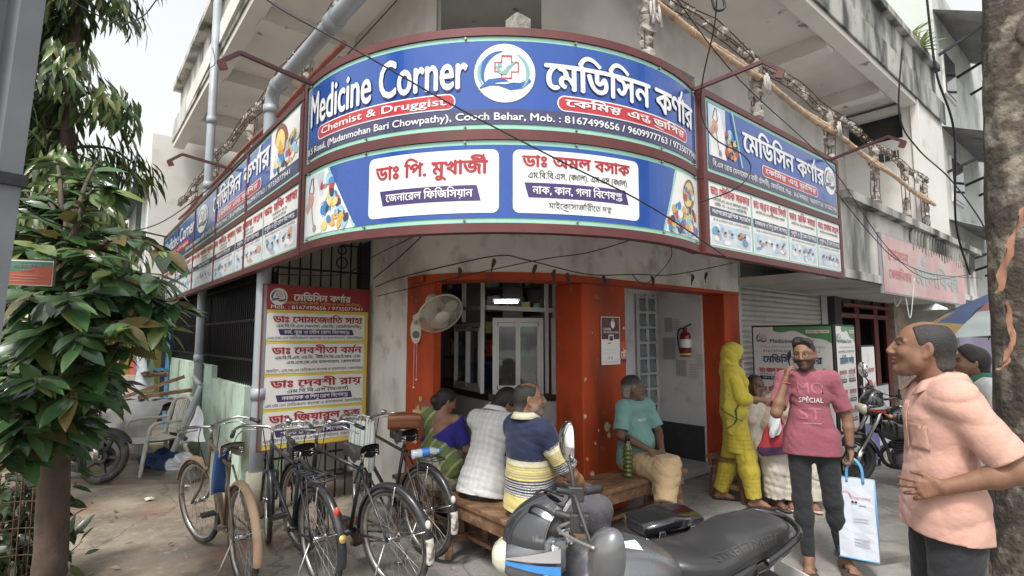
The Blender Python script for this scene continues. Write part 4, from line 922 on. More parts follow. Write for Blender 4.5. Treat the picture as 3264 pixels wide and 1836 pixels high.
for z, q0, q1 in ((1.58, 4.14, 4.34), (1.545, 4.13, 4.345), (1.46, 4.12, 4.37), (1.453, 4.12, 4.37)): P.stroke([(lerp(q0, q1, k / 12), z + .003 * math.sin(k * 2.1)) for k in range(13)], .002, M_pteal if z > 1.5 else M_pgrey, .004)
P.rect(4.21, 1.485, 4.225, 1.51, M_pgrey, .004); P.rect(4.25, 1.485, 4.265, 1.51, M_pgrey, .004)
P.build('sheet', t)
t = thing('painted_notice', cpos2(4.45, 1.45), 'small red notice with a white Bengali letter at the edge of the orange column', 'notice', ROT)
P = Print(cpos2); P.rect(4.405, 1.44, 4.49, 1.66, mat('notice_red', (.5, .09, .03), .5), .0015); P.text('মৌ', 4.405, 4.488, 1.49, 1.56, M_pwhite, .03, .003); P.rect(4.41, 1.445, 4.488, 1.475, M_navy, .002); P.build('sheet', t)

def spos(s, z, d=0): return W(6.458 - d, -s, z)      # passage side wall
for k, (s, z, w, h, g) in enumerate(((-4.47, 1.78, .13, .2, 1), (-4.33, 1.8, .12, .17, 0), (-4.5, 1.4, .2, .3, 1), (-4.25, 1.5, .13, .32, 0), (-4.30, 1.18, .16, .22, 1), (-4.1, 1.15, .15, .2, 0), (-4.0, 1.28, .12, .2, 0))):
    t = thing('taped_paper', spos(s, z), ['yellowed sheet high on the passage wall next to the louvred window', 'white sheet high on the passage wall, second from the louvred window', 'large grey printed sheet at head height beside the louvred window', 'tall narrow white sheet left of the fire extinguisher', 'grey printed sheet low on the passage wall below the narrow one', 'white sheet low on the passage wall below the fire extinguisher', 'half hidden white sheet at the passage wall edge below the extinguisher'][k], 'paper', 0, 'papers taped to the passage wall')
    P = Print(spos); P.rect(s, z, s + w, z + h, mat('paper_grey' if g else 'paper_pale', (.42, .42, .43) if g else (.62, .62, .62), .7, var=.1, scale=30), .002 + .0012 * k)
    rd = random.Random(k)
    for i in range(int(h / .022)): P.rect(s + .012, z + .015 + i * .022, s + w - .012 - rd.random() * .03, z + .02 + i * .022, M_pgrey, .003 + .0012 * k)
    P.build('sheet', t)
ec = W(6.37, 4.09, 1.45)
t = thing('fire_extinguisher', ec, 'red fire extinguisher with a black hose hanging on the passage wall', 'fire extinguisher', 0)
mb = MB(); mb.lathe(ec, (0, 0, 1), [(0, 0), (.06, 0), (.072, .02), (.072, .27), (.06, .31), (.025, .335), (.025, .36)], 22); mb.build('cylinder', mat('extinguisher_red', (.2, .013, .013), .3, coat=.3), t)
mb = MB(); mb.lathe(ec, (0, 0, 1), [(.0735, .12), (.0735, .23)], 22); mb.build('label_band', M_pwhite, t)
mb = MB(); mb.lathe(ec, (0, 0, 1), [(.0735, .02), (.0735, .045)], 22); mb.build('yellow_band', M_pyellow, t)
mb = MB(); mb.bar(ec + Vector((0, 0, .36)), ec + Vector((0, 0, .385)), .04); mb.bar(ec + Vector((-.02, -.02, .39)), ec + Vector((.07, -.04, .43)), .02); mb.build('valve', M_iron, t)
mb = MB(); mb.tube(spline([ec + Vector((-.02, 0, .375)), ec + Vector((-.09, -.03, .36)), ec + Vector((-.11, -.03, .25)), ec + Vector((-.095, -.03, .12)), ec + Vector((-.08, -.02, .05))]), .011, 8); mb.build('hose', M_iron, t)

# standing banners in front of the shutter
def banner_text(P, a, b, z1, sc=1.0):
    w = b - a
    P.rect(a, .12, b, z1, M_pwhite, .0)
    P.strip([(lerp(a + w * .28, b, k / 12), z1 - .05 - .17 * (k / 12) ** 2.2 - .02 * math.sin(k), z1) for k in range(13)], mat('banner_green', (.10, .28, .12), .45), .002)
    P.rrect(a + w * .7, z1 - .085, b - .02, z1 - .045, .012, M_pwhite, .004); P.text('যেখানে নতুন সেবা', a + w * .72, b - .03, z1 - .075, z1 - .055, M_pred, .02, .006)
    logo(P, a + w * .12, z1 - .15, .085, .004, disc=False)
    P.text('Medicine Corner', a + w * .23, a + w * .80, z1 - .205, z1 - .155, mat('banner_navy', (.02, .07, .17), .4), .015, .005)
    P.text('B.S Road, (Madanmohan Bari Chowpathy), Cooch Behar', a + w * .1, a + w * .93, z1 - .265, z1 - .24, M_pgrey, .01, .005); P.text('8167499656 / 9735077941', a + w * .07, a + w * .93, z1 - .325, z1 - .295, M_pgrey, .025, .005)
    P.text('মেডিসিন কর্ণার', a + w * .13, a + w * .88, z1 - .46, z1 - .38, mat('banner_navy', (.02, .07, .17), .4), .05, .005, maxsx=3)
    for k, (n1, n2) in enumerate((('ডাঃ অমল বসাক', 'ডাঃ পি. মুখার্জী'), ('ডাঃ রকি সাহা', 'ডাঃ সোমা মন্ডল'), ('ডাঃ অঞ্জন কুমার', 'ডাঃ দেবশ্রী রায়'), ('ডাঃ সৌভিক সরকার', 'ডাঃ জিয়ারুল হক'))):
        z = z1 - .56 - .24 * k
        for q, nme in ((.07, n1), (.56, n2)):
            P.text(nme, a + w * q, a + w * (q + .37), z - .03, z + .025, M_pred, .05, .005, maxsx=2.5); P.text('এম.বি.বি.এস, এম.এস', a + w * q, a + w * (q + .3), z - .065, z - .048, M_black, .01, .005)
            P.para(a + w * q, z - .125, a + w * (q + .37), z - .078, .012, M_black, .004); P.text('রোগ বিশেষজ্ঞ', a + w * (q + .05), a + w * (q + .32), z - .112, z - .09, M_pwhite, .02, .006)
def banner(name, label, A, Bp, z1, draw):
    A = Vector(A); Bp = Vector(Bp); d = (Bp - A).normalized(); n = Vector((d.y, -d.x, 0)); L = (Bp - A).length
    t = thing(name, (A + Bp) / 2, label, 'banner', 0)
    pos = lambda s, z, dd=0: A + d * s + n * dd + Vector((0, 0, z))
    mb = MB()
    for s in (.0, L): mb.bar(pos(s, 0, -.02), pos(s, z1 + .02, -.02), .025)
    for z in (.1, z1 + .01): mb.bar(pos(.0125, z, -.02), pos(L - .0125, z, -.02), .025)
    mb.build('frame', M_iron, t)
    P = Print(pos); draw(P, .012, L - .012, z1); P.build('printed_face', t)
bA, bB = Vector((3.26, 7.30, 0)), Vector((3.84, 6.45, 0)); bC = bB + DU * .72
banner('standing_banner', 'white and green pharmacy banner standing behind the man in the pink shirt', bA, bB, 1.84, banner_text)
banner('standing_banner', 'narrow seen white and green pharmacy banner just right of the larger one', bB + DU * .04 - DV * .02, bC, 1.84, banner_text)
def red_banner(P, a, b, z1):
    w = b - a; P.rect(a, .1, b, z1, M_pwhite, 0)
    P.stroke([(a + w * .45, z1 - .08), (a + w * .5, z1 - .17), (a + w * .4, z1 - .2)], .012, M_pgrey, .002)
    P.text('হিন্দি কেলোগ', a + w * .1, b - w * .1, z1 - .34, z1 - .28, M_pred, .02, .003)
    P.ell(a + w * .5, z1 - .58, w * .3, .15, M_pred, .002, 20); P.text('ব্লুতে', a + w * .28, a + w * .72, z1 - .63, z1 - .54, M_pwhite, .03, .004)
    for q in (.1, .84): P.strip([(a + w * q, z1 - .68, z1 - .5), (a + w * (q + .08), z1 - .72, z1 - .45)], M_pred, .002)
    P.text('কেলোগীন বার', a + w * .1, b - w * .1, z1 - .86, z1 - .78, M_pred, .03, .003)
    P.rect(a, .1, b, z1 - .98, mat('banner_violet', (.12, .13, .4), .4), .002)
banner('standing_banner', 'slim white banner with a red circle standing behind the black motorcycle', bB + DU * .86 - DV * .02, bB + DU * 1.42, 1.58, red_banner)
def blue_board(P, a, b, z1):
    P.rect(a, .12, b, z1, mat('board_grey', (.45, .47, .48), .5, var=.1), 0); w = b - a
    P.ell(a + w * .38, z1 - .2, w * .33, .16, mat('board_blue', (.06, .27, .5), .4), .002, 18); P.text('বাইক', a + w * .2, a + w * .6, z1 - .25, z1 - .15, M_pwhite, .03, .004)
    P.stroke([(a + w * .1, z1 - .42), (a + w * .3, z1 - .34), (a + w * .5, z1 - .46), (a + w * .75, z1 - .36)], .03, mat('board_blue', (.06, .27, .5), .4), .002)
banner('display_board', 'low grey board with a blue emblem behind the black motorcycle', W(8.6, 2.75), W(9.9, 2.8), .98, blue_board)

# faded pink signboard on the ledge
def kpos(s, z, d=0): return W(s, 2.29 - d, z)
t = thing('faded_signboard', W(10.4, 2.29, 2.3), 'faded pink shop signboard fixed on the stained ledge at the right', 'signboard', ROT)
mb = MB(); mb.ubox((8.15, 2.295, 2.28), (12.7, 2.325, 3.09), M_pgrey); mb.build('backing', M_pgrey, t)
P = Print(kpos); P.rect(8.18, 2.3, 12.68, 3.07, mat('faded_pink', (.48, .30, .30), .7, var=.15, scale=1.5, stain=((.5, .45, .43), 1.2, .45, .7)), 0)
P.text('মালবিকা', 9.6, 12.2, 2.5, 2.75, mat('faded_mint', (.30, .38, .36), .6, var=.1), .04, .004, maxsx=5); P.ell(10.2, 2.9, .28, .09, mat('faded_mint', (.30, .38, .36), .6), .003, 16, .2); P.ell(10.25, 2.9, .2, .05, mat('faded_pink', (.48, .30, .30), .7), .005, 16, .2)
P.text('দোকান', 8.4, 9.3, 2.75, 2.9, mat('faded_red', (.5, .2, .2), .7), .02, .004); P.text('কোচবিহার', 8.4, 9.4, 2.5, 2.62, mat('faded_red', (.5, .2, .2), .7), .02, .004)
P.build('printed_face', t)
# street lamp shade hanging under the ledge
lp = at(2352, 772, 8.6)
t = thing('hanging_lamp', lp, 'white metal lamp shade hanging on a rod under the ledge', 'lamp', 0)
mb = MB(); mb.tube([lp + Vector((0, 0, .03)), lp + Vector((-.12, 0, .75))], .012, 8); mb.build('rod', M_pvc, t)
mb = MB(); mb.lathe(lp, (0, 0, 1), [(.17, -.05), (.15, -.02), (.06, .03), (.03, .05), (.0, .05)], 20); mb.build('lamp_shade', mat('enamel_white', (.6, .63, .6), .4), t)

# ================================================================ benches
def bench(o, dirv, L, dep, h, label, cols=2):
    """o: corner on the ground, dirv along the length; depth to its left"""
    d = Vector(dirv).normalized(); n = Vector((-d.y, d.x, 0)); o = Vector(o)
    t = thing('bench', o + d * L / 2 + n * dep / 2, label, 'bench', 0, 'wooden benches at the shop front'); up = Vector((0, 0, 1))
    k = 3
    mb = MB()
    for i in range(k):
        a = o + n * (dep * (i + .5) / k) + up * (h - .018); mb.bar(a, a + d * L, dep / k - .005, .036)
    mb.build('seat', M_wood, t, bevel=.004)
    for s in (0.12, L - .12):
        for q in (.05, dep - .05):
            mb = MB(); sp = (-.05 if q < dep / 2 else .05); mb.bar(o + d * s + n * (q + sp) , o + d * s + n * q + up * (h - .037), .055, .05); mb.build('leg', M_wood, t)
        mb = MB(); mb.bar(o + d * s + n * .02 + up * .14, o + d * s + n * (dep - .02) + up * .14, .03, .05); mb.build('stretcher', M_wood, t)
    for q in (.03, dep - .03):
        mb = MB(); mb.bar(o + d * .05 + n * q + up * (h - .085), o + d * (L - .05) + n * q + up * (h - .085), .025, .09); mb.build('apron', M_wood, t)
    mb = MB(); mb.bar(o + d * .14 + n * (dep * .5) + up * .14, o + d * (L - .14) + n * (dep * .5) + up * .14, .05, .03); mb.build('foot_rail', M_wood, t)
bench(W(2.36, 3.76), -DV, 1.35, .36, .46, 'worn wooden bench with two men sitting with their backs turned')
bench(W(2.80, 2.98), DU, 1.82, .40, .46, 'long wooden bench at the corner column with a green bottle on it')
bench(W(2.42, 4.72), -DV, .8, .34, .42, 'low wooden bench behind the bicycles under the woman in the blue blouse')
bench(W(5.35, 2.88), DU, 1.3, .36, .45, 'bench in front of the shutter with two people in cream clothes')
# green ribbed bottle on the bench
bp = W(3.93, 3.14, .462)
t = thing('bottle', bp, 'ribbed olive green plastic bottle standing on the bench', 'bottle', 0)
prof = [(0, 0), (.04, 0)]
for k in range(7): prof += [(.046, .015 + k * .037), (.046, .03 + k * .037), (.034, .04 + k * .037)]
prof += [(.03, .28), (.018, .30), (.018, .33)]
mb = MB(); mb.lathe(bp, (0, 0, 1), prof, 18); mb.build('body', mat('olive_plastic', (.12, .14, .03), .2, trans=.35, coat=.3), t)
mb = MB(); mb.cyl(bp + Vector((0, 0, .32)), bp + Vector((0, 0, .36)), .021, 14); mb.build('cap', M_iron, t)

# ================================================================ cables
def cable(pts, label, r=.0045, m=None):
    mb = MB(); mb.tube(spline(pts, 10), r, 6); tag(mb.build('cable', m or M_cable), label, 'cable', 'loose cables around the signs')
cable([at(560, -120, 2.5), at(670, -2, 2.55), at(900, 128, 2.62), at(1140, 265, 2.72), at(1400, 400, 2.85), at(1640, 522, 3.1), at(1835, 652, 3.75)], 'thin black cable slanting straight across the front of the curved sign')
cable([at(50, 505, 2.35), at(130, 560, 2.9), at(260, 587, 3.7), at(400, 562, 4.6), at(530, 470, 4.75), at(680, 330, 4.3), at(800, 215, 3.9), at(1010, -12, 3.35)], 'black cable sagging from the concrete pole and rising over the left signboard')
cable([at(1805, -60, 2.9), at(1798, 60, 3.0), at(1768, 200, 3.2), at(1765, 290, 3.35), at(1800, 350, 3.35), at(1870, 390, 3.35), at(1888, 430, 3.35), at(1850, 475, 3.35), at(1758, 510, 3.7)], 'black cable looping round the right end of the curved sign')
cable([at(1790, -10, 3), at(1800, 24, 3), at(1822, 20, 3), at(1818, -14, 3)], 'small cable loop dangling at the top above the sign', .008)
cable([at(2270, 120, 3.3), at(2263, 290, 3.4), at(2310, 375, 3.6), at(2390, 450, 4), at(2470, 560, 3.6), at(2520, 690, 2.8)], 'black cable drooping below the right balcony towards the tree', .005)
cable([at(2330, -20, 3.1), at(2355, 180, 3.2), at(2400, 330, 3.3), at(2405, 560, 3.5), at(2440, 690, 3.7)], 'thick black cable hanging down from the right balcony corner', .0065)
cable([at(1690, -20, 3.3), at(1860, 200, 3.9), at(2090, 420, 5.2), at(2230, 620, 6), at(2330, 700, 7), at(2440, 690, 8)], 'black cable running behind the right signboard towards the ledge')
cable([at(2100, 480, 5.5), at(2200, 600, 5.9), at(2260, 655, 6.2), at(2350, 690, 7), at(2470, 700, 8)], 'black cable crossing the faded pink signboard')
cable([at(945, 722, 5.6), at(1000, 700, 5.35), at(1120, 670, 4.95), at(1255, 643, 4.7), at(1330, 655, 4.72), at(1480, 690, 5.0), at(1600, 690, 5.4), at(1700, 690, 5.9), at(1850, 660, 6.8)], 'brown wire strung along the curved beam over the shop', .006, mat('brown_wire', (.09, .06, .045), .7))
cable([at(950, 745, 5.5), at(1140, 700, 4.9), at(1350, 655, 4.68), at(1480, 635, 4.6), at(1600, 600, 4.2)], 'thin black wire crossing the beam under the sign', .0045)
cable([at(940, 700, 5.6), at(990, 660, 5.2), at(1050, 605, 4.6), at(1075, 575, 4.3)], 'pair of wires rising from the entrance grille to the sign', .006)
cable([at(700, 690, 5.3), at(860, 690, 5.55), at(930, 650, 5.5), at(1040, 595, 4.7)], 'wire running past the top of the yellow board', .005)
cable([at(1590, 690, 5.3), at(1620, 715, 5.3), at(1665, 680, 5.3), at(1690, 640, 5.3), at(1680, 600, 5)], 'wire tangle hanging on the beam above the passage', .004)
cable([at(2240, 700, 7.5), at(2255, 770, 7.6), at(2275, 740, 7.6), at(2290, 800, 7.6), at(2300, 700, 7.6)], 'pale wires dangling below the ledge', .007, mat('pale_wire', (.5, .5, .48), .6))
cable([at(160, -10, 3.5), at(230, 30, 3.8), at(300, 60, 4.4), at(360, 40, 5), at(400, -10, 5)], 'dark cable crossing the tree crown at the top left', .006)
cable([at(495, 240, 5.6), at(520, 180, 5.6), at(540, 160, 5.6), at(535, 120, 5.6)], 'thin wire curl beside the tall drainpipe', .004)
for k, px in enumerate((1410, 1480, 1555, 1610, 1690, 1740, 1770)):
    z = 5.0 + .28 * max(0, (px - 1400) / 100); p = at(px, 680, z)
for k in range(9):      # rag strips knotted to the beam wire
    px = (1155, 1240, 1345, 1395, 1430, 1520, 1640, 1740, 1775)[k]; Y = (4.88, 4.72, 4.72, 4.8, 4.85, 5.15, 5.6, 6.05, 6.25)[k]; y0 = (672, 650, 665, 678, 686, 692, 694, 690, 684)[k]
    mb = MB(); a = at(px, y0, Y - .01); rd = random.Random(k); mb.sheet([[a + Vector((q * (.012 + .008 * math.sin(i * 1.3)) + .012 * math.sin(i + k), -.01 * i * .3, -.032 * i)) for q in (-1, 1)] for i in range(5)])
    tag(mb.build('rag_strip', mat('dark_rag', (.07, .06, .05), .9)), 'scrap of dark cloth knotted to the wire along the beam', 'rag', 'cloth scraps knotted to the beam wire')
# ================================================================ trees, plants, pole, left side
def leaf_mesh(name, leaves, m, parent, L, Wd, fold=.25, nseg=4, world=True):
    """leaves: (point, direction, normal, scale, colour); one folded blade each"""
    k = len(leaves); prof = [(0, .06), (.22, .72), (.5, 1.0), (.78, .62), (1, .02)] if nseg == 4 else [(0, .1), (.35, 1), (.7, .75), (1, .03)]
    vs = []; fs = []; cs = []; inv = parent.matrix_basis.inverted() if parent else Matrix()
    for p, d, n, s, c in leaves:
        p = Vector(p); d = Vector(d).normalized(); sd = d.cross(n)
        if sd.length < 1e-4: sd = d.orthogonal()
        sd.normalize(); n2 = sd.cross(d); b = len(vs)
        for t, w in prof:
            q = p + d * (L * s * t) - n2 * (L * s * .22 * t * t)
            for x in (-1, 0, 1): vs.append(inv @ (q + sd * (x * Wd * .5 * s * w) + n2 * (abs(x) * fold * Wd * .5 * s * w))); cs.append(c)
        r = len(prof)
        for i in range(r - 1):
            for j in range(2): fs.append((b + i * 3 + j, b + i * 3 + j + 1, b + (i + 1) * 3 + j + 1, b + (i + 1) * 3 + j))
    me = bpy.data.meshes.new(name); me.from_pydata([tuple(v) for v in vs], [], fs)
    ca = me.color_attributes.new('Col', 'FLOAT_COLOR', 'POINT'); ca.data.foreach_set('color', np.array([(*c, 1) for c in cs], dtype=np.float32).ravel())
    me.polygons.foreach_set('use_smooth', [True] * len(me.polygons)); me.materials.append(m); o = bpy.data.objects.new(name, me); COL.objects.link(o); o.parent = parent
    return o
M_leaf = vmat('glossy_leaf', .33, coat=.3, var=.2, vscale=9)
def leafmat():
    m = M_leaf; nt = m.node_tree; N = nt.nodes; L = nt.links; p = N['Principled BSDF']; out = N['Material Output']
    src = p.inputs['Base Color'].links[0].from_socket
    tr = N.new('ShaderNodeBsdfTranslucent'); mx = N.new('ShaderNodeMixShader'); mx.inputs[0].default_value = .25
    L.new(src, tr.inputs[0]); L.new(p.outputs[0], mx.inputs[1]); L.new(tr.outputs[0], mx.inputs[2]); L.new(mx.outputs[0], out.inputs[0])
leafmat()
M_bark = mat('grey_brown_bark', (.078, .063, .050), .95, var=.4, scale=7, stain=((.24, .215, .175), 8, .5, .64), stain2=((.06, .055, .045), 9, .5, .7), bump=1.0, bscale=26)
M_branch = mat('dark_branch', (.085, .06, .045), .9, var=.3, scale=12, bump=.4)
def rvec(rd): 
    while True:
        v = Vector((rd.uniform(-1, 1), rd.uniform(-1, 1), rd.uniform(-1, 1)))
        if .05 < v.length < 1: return v
# ---- drooping mast tree at the left
def mast_tree(base, h, label, rad, zlo, n, seed, cols):
    rd = random.Random(seed); t = thing('mast_tree', base, label, 'tree', 0, 'trees behind the bush on the left'); b = Vector(base)
    mb = MB(); pts = [b + Vector((.06 * math.sin(k), .05 * math.cos(k * 1.3), h * k / 8)) for k in range(9)]
    mb.tube(pts, [.11 * (1 - k / 10) for k in range(9)], 10)
    tips = []
    for k in range(46):
        z = rd.uniform(zlo, h); a = rd.uniform(0, 6.28); r = rad * rd.uniform(.55, 1.05) * min(1, .55 + (h - z) / h)
        o = b + Vector((0, 0, z)); e = o + Vector((math.cos(a) * r, math.sin(a) * r, -.25 * r + rd.uniform(-.15, .15))); mid = o.lerp(e, .5) + Vector((0, 0, .14))
        br = spline([o, mid, e], 4); mb.tube(br, [.022 - .0018 * i for i in range(len(br))], 5); tips.append(br)
    mb.build('trunk', M_branch, t)
    L = []
    for i in range(n):
        br = rd.choice(tips); q = br[min(len(br) - 1, int(len(br) * (.25 + .75 * rd.random() ** .7)))] + rvec(rd) * .22
        out = (q - b); out.z = 0; out = out.normalized() if out.length > .01 else Vector((1, 0, 0))
        d = out * rd.uniform(.1, .7) + Vector((rd.uniform(-.35, .35), rd.uniform(-.35, .35), -rd.uniform(.5, 1.1)))
        c = rd.choice(cols); k = rd.uniform(.7, 1.3); L.append((q, d, out + rvec(rd) * .5, rd.uniform(.7, 1.3), (c[0] * k, c[1] * k, c[2] * k)))
    leaf_mesh('crown', L, M_leaf, t, .23, .045, .3, 3)
G1 = [(.05, .10, .03), (.075, .135, .04), (.11, .17, .05), (.17, .22, .07), (.04, .075, .028), (.22, .24, .09)]
mast_tree(at(190, 900, 5.6) * Vector((1, 1, 0)) if False else Vector((-4.78, 5.6, 0)), 6.4, 'tall mast tree with drooping narrow leaves behind the concrete pole', 1.0, 2.0, 6500, 1, G1)
mast_tree(Vector((-7.4, 8.2, 0)), 6.4, 'darker mast tree farther down the left street, half hidden by the nearer one', 1.0, 1.6, 2200, 2, [(.03, .06, .02), (.045, .085, .028)])
mast_tree(Vector((-5.6, 4.7, 0)), 7.0, 'mast tree mostly hidden by the leaning concrete pole', 1.0, 2.0, 2200, 12, [(.03, .06, .02), (.045, .085, .028)])
# ---- small broad leaved tree in front (big glossy leaves)
def broad_tree():
    rd = random.Random(21); base = Vector((-2.62, 3.15, 0)); t = thing('broad_leaved_tree', base, 'young tree with large glossy oval leaves at the left edge of the pavement', 'tree', 0)
    mb = MB(); mb.tube([base, base + Vector((.02, 0, .5)), base + Vector((-.02, .02, 1.05)), base + Vector((-.06, 0, 1.55)), base + Vector((-.1, .1, 2.3))], [.085, .08, .075, .06, .03], 12)
    L = []; G = [(.035, .08, .028), (.05, .105, .035), (.07, .135, .045), (.028, .06, .025), (.10, .175, .06), (.04, .09, .033), (.14, .18, .055), (.03, .065, .026), (.10, .08, .03)]
    def branch(o, e, lift, n):
        o = Vector(o); e = Vector(e); br = spline([o, o.lerp(e, .5) + Vector((0, 0, lift)), e], 6)
        mb.tube(br, [.02 - .0011 * i for i in range(len(br))], 6)
        for k in range(n):
            f = .25 + .75 * rd.random() ** .8; i = min(len(br) - 2, int(f * (len(br) - 1))); p = br[i].lerp(br[i + 1], rd.random())
            dr = (br[i + 1] - br[i]).normalized(); side = dr.cross(Vector((0, 0, 1))).normalized() * (1 if k % 2 else -1)
            d = dr * rd.uniform(.3, 1) + side * rd.uniform(.3, 1.1) + Vector((0, 0, rd.uniform(-.75, .2)))
            c = rd.choice(G); kk = rd.uniform(.9, 1.65); L.append((p + rvec(rd) * .03, d, Vector((0, -.35, 1)) + rvec(rd) * .6, rd.uniform(.5, 1.35), (c[0] * kk, c[1] * kk, c[2] * kk)))
    ends = [((440, 770), 3.1), ((430, 640), 3.3), ((400, 700), 2.9), ((330, 830), 2.7), ((180, 1000), 2.6), ((60, 900), 2.6), ((0, 1000), 2.5), ((30, 720), 2.9), ((150, 650), 3.1), ((250, 590), 3.4), ((200, 470), 3.6), ((100, 520), 3.4), ((250, 400), 3.8), ((140, 400), 3.7), ((120, 830), 2.7), ((230, 740), 2.7), ((350, 740), 3.0), ((260, 930), 2.8), ((100, 1060), 2.8), ((60, 600), 3.2), ((20, 1150), 2.7), ((200, 860), 2.55), ((-60, 800), 2.7), ((-40, 560), 3.1), ((100, 1010), 2.8), ((40, 1070), 2.7), ((200, 1060), 3.0), ((250, 990), 2.9), ((20, 960), 2.7), ((300, 960), 3.1), ((150, 1100), 2.9), ((310, 880), 2.9), ((80, 760), 2.7), ((20, 860), 2.8), ((200, 960), 2.7), ((-30, 1000), 2.8), ((380, 830), 3.2), ((60, 480), 3.5), ((170, 540), 3.3), ((410, 820), 3.0), ((290, 700), 2.8), ((170, 760), 2.5), ((90, 960), 2.45), ((60, 1090), 2.6), ((150, 910), 2.9), ((270, 480), 3.2), ((60, 640), 2.8), ((220, 650), 2.9)]
    for (px, py), Y in ends:
        e = at(px, py, Y); o = base + Vector((-.06, .02, max(.9, min(2.1, e.z - .15)))); branch(o, e, rd.uniform(.05, .2), 36)
    mb.build('trunk', M_branch, t); leaf_mesh('crown', L, M_leaf, t, .165, .070, .22)
    e = at(150, 640, 3.15); 
broad_tree()
# guard wire around the trunk
t = thing('tree_guard', (-2.98, 3.2, 0), 'rusty wire mesh guard beside the young tree trunk', 'tree guard', 0)
mb = MB(); gc = Vector((-2.98, 3.2, 0))
for k in range(16):
    a = 2 * math.pi * k / 16; p = gc + Vector((.24 * math.cos(a), .24 * math.sin(a), 0)); mb.tube([p, p + Vector((0, 0, 1.2))], .004, 5)
for z in [.05 + .16 * k for k in range(8)]: mb.tube([gc + Vector((.24 * math.cos(a), .24 * math.sin(a), z)) for a in [2 * math.pi * k / 20 for k in range(20)]], .0035, 4, closed=True)
mb.build('mesh', M_rust, t)
# small red and green board nailed on the tree
A = at(6, 652, 2.62); Bq = at(136, 657, 2.62); t = thing('tree_board', (A + Bq) / 2 - Vector((0, 0, .1)), 'small green and red painted board fixed in the leaves at the left edge', 'notice', 0)
bpos = lambda s, z, d=0: A + (Bq - A) * s + Vector((0, -d, z - 1))
P = Print(bpos); P.rect(0, .875, 1, 1.0, M_pwhite, 0); P.rect(.012, .935, .988, .994, mat('board_green', (.05, .2, .12), .5), .002); P.strip([(.012, .88, .93), (.35, .88, .945), (.6, .88, .965), (.988, .88, .975)], mat('board_red', (.45, .09, .04), .5), .003)
P.text('কোচবিহার পাত বাহার রাম মন্দির', .06, .94, .962, .980, M_pgrey, .02, .004); P.text('মদনমোহন বাড়ী চৌপথী', .2, .8, .942, .953, M_pgrey, .02, .005)
for k in range(3): P.rect(.15, .922 - .014 * k, .85 - .1 * k, .926 - .014 * k, mat('faded_pink_line', (.5, .25, .2), .6), .005)
P.build('printed_face', t); mb = MB(); mb.box((A.x, A.y + .003, A.z - .125), (Bq.x, A.y + .015, A.z)); mb.build('backing', M_branch, t)
# ---- concrete electric pole, leaning a little
t = thing('electric_pole', (-2.28, 2.2, 0), 'grey concrete electric pole leaning at the left edge of the picture', 'utility pole', 0)
mb = MB(); lean = Vector((.045, 0, 1)).normalized(); bx = Vector((-2.43, 2.25, 0))
M_pole = mat('pole_concrete', (.155, .165, .18), .9, var=.12, scale=4, stain=((.13, .135, .15), 2, .5, .75, (1, 1, .3)), bump=.2)
sec = [(-.16, -.13), (.16, -.13), (.16, -.05), (.10, -.02), (.10, .02), (.16, .05), (.16, .13), (-.16, .13), (-.16, .05), (-.10, .02), (-.10, -.02), (-.16, -.05)]
ang = R_(-35); rot = lambda x, y: Vector((x * math.cos(ang) - y * math.sin(ang), x * math.sin(ang) + y * math.cos(ang), 0))
pv = [bx + rot(x, y) for x, y in sec]; top = [p * 1 + lean * 9 for p in pv]; n = len(sec)
mb.add(pv + top, [tuple(reversed(range(n))), tuple(range(n, 2 * n))] + [(i, (i + 1) % n, n + (i + 1) % n, n + i) for i in range(n)]); mb.build('shaft', M_pole, t)
mb = MB(); q = [bx + lean * 2.35 + rot(x * 1.05, y * 1.05) for x, y in ((-.17, -.14), (.17, -.14), (.17, .14), (-.17, .14))]
mb.hexa(q + [p + lean * .05 for p in q]); mb.build('steel_band', M_iron, t)
# ---- big tree trunk at the right edge with torn cloth
t = thing('old_tree', (2.88, 2.95, 0), 'thick rough barked tree trunk at the right edge of the picture', 'tree', 0)
rows = []; rd = random.Random(4)
for i in range(70):
    z = -.05 + 6.0 * i / 69; cx = 2.825 + .045 * z + .02 * math.sin(z * 1.7); r0 = .205 - .006 * z + .10 * math.exp(-z * 3.5)
    rows.append([Vector((cx + r * math.cos(a), 2.97 + r * math.sin(a), z)) for j in range(41) for a in [2 * math.pi * (j % 40) / 40] for r in [r0 * (1 + .05 * math.sin(3 * a + z * 1.2) + .028 * math.sin(9 * a + 5 * z) + .022 * math.sin(17 * a - 8 * z + math.sin(3 * z)))]])
mb = MB(); mb.sheet(rows)
c = Vector((2.86, 2.79, 3.35)); mb.lathe(c, (-.5, -.8, .05), [(.07, 0), (.09, .03), (.065, .05), (.03, .02)], 14); mb.build('trunk', M_bark, t)
mb = MB()
for k in range(5):
    a = k * 1.25 + .4; o = Vector((2.98, 2.97, 5.6)); mb.tube(spline([o, o + Vector((math.cos(a) * .5, math.sin(a) * .5, .9)), o + Vector((math.cos(a) * 1.3, math.sin(a) * 1.3, 1.5))], 5), [.12 - .008 * i for i in range(11)], 8)
mb.build('limb', M_bark, t)
L = []
for k in range(900):
    q = Vector((2.98, 2.97, 7.3)) + Vector((rvec(rd).x * 1.6, rvec(rd).y * 1.6, rvec(rd).z * .7)); L.append((q, rvec(rd) + Vector((0, 0, -.4)), rvec(rd), rd.uniform(.7, 1.2), rd.choice(G1)))
leaf_mesh('crown', L, M_leaf, t, .16, .06, .2, 3)
M_cloth = mat('peach_torn_cloth', (.26, .13, .08), .9, var=.35, scale=9)
mb = MB()
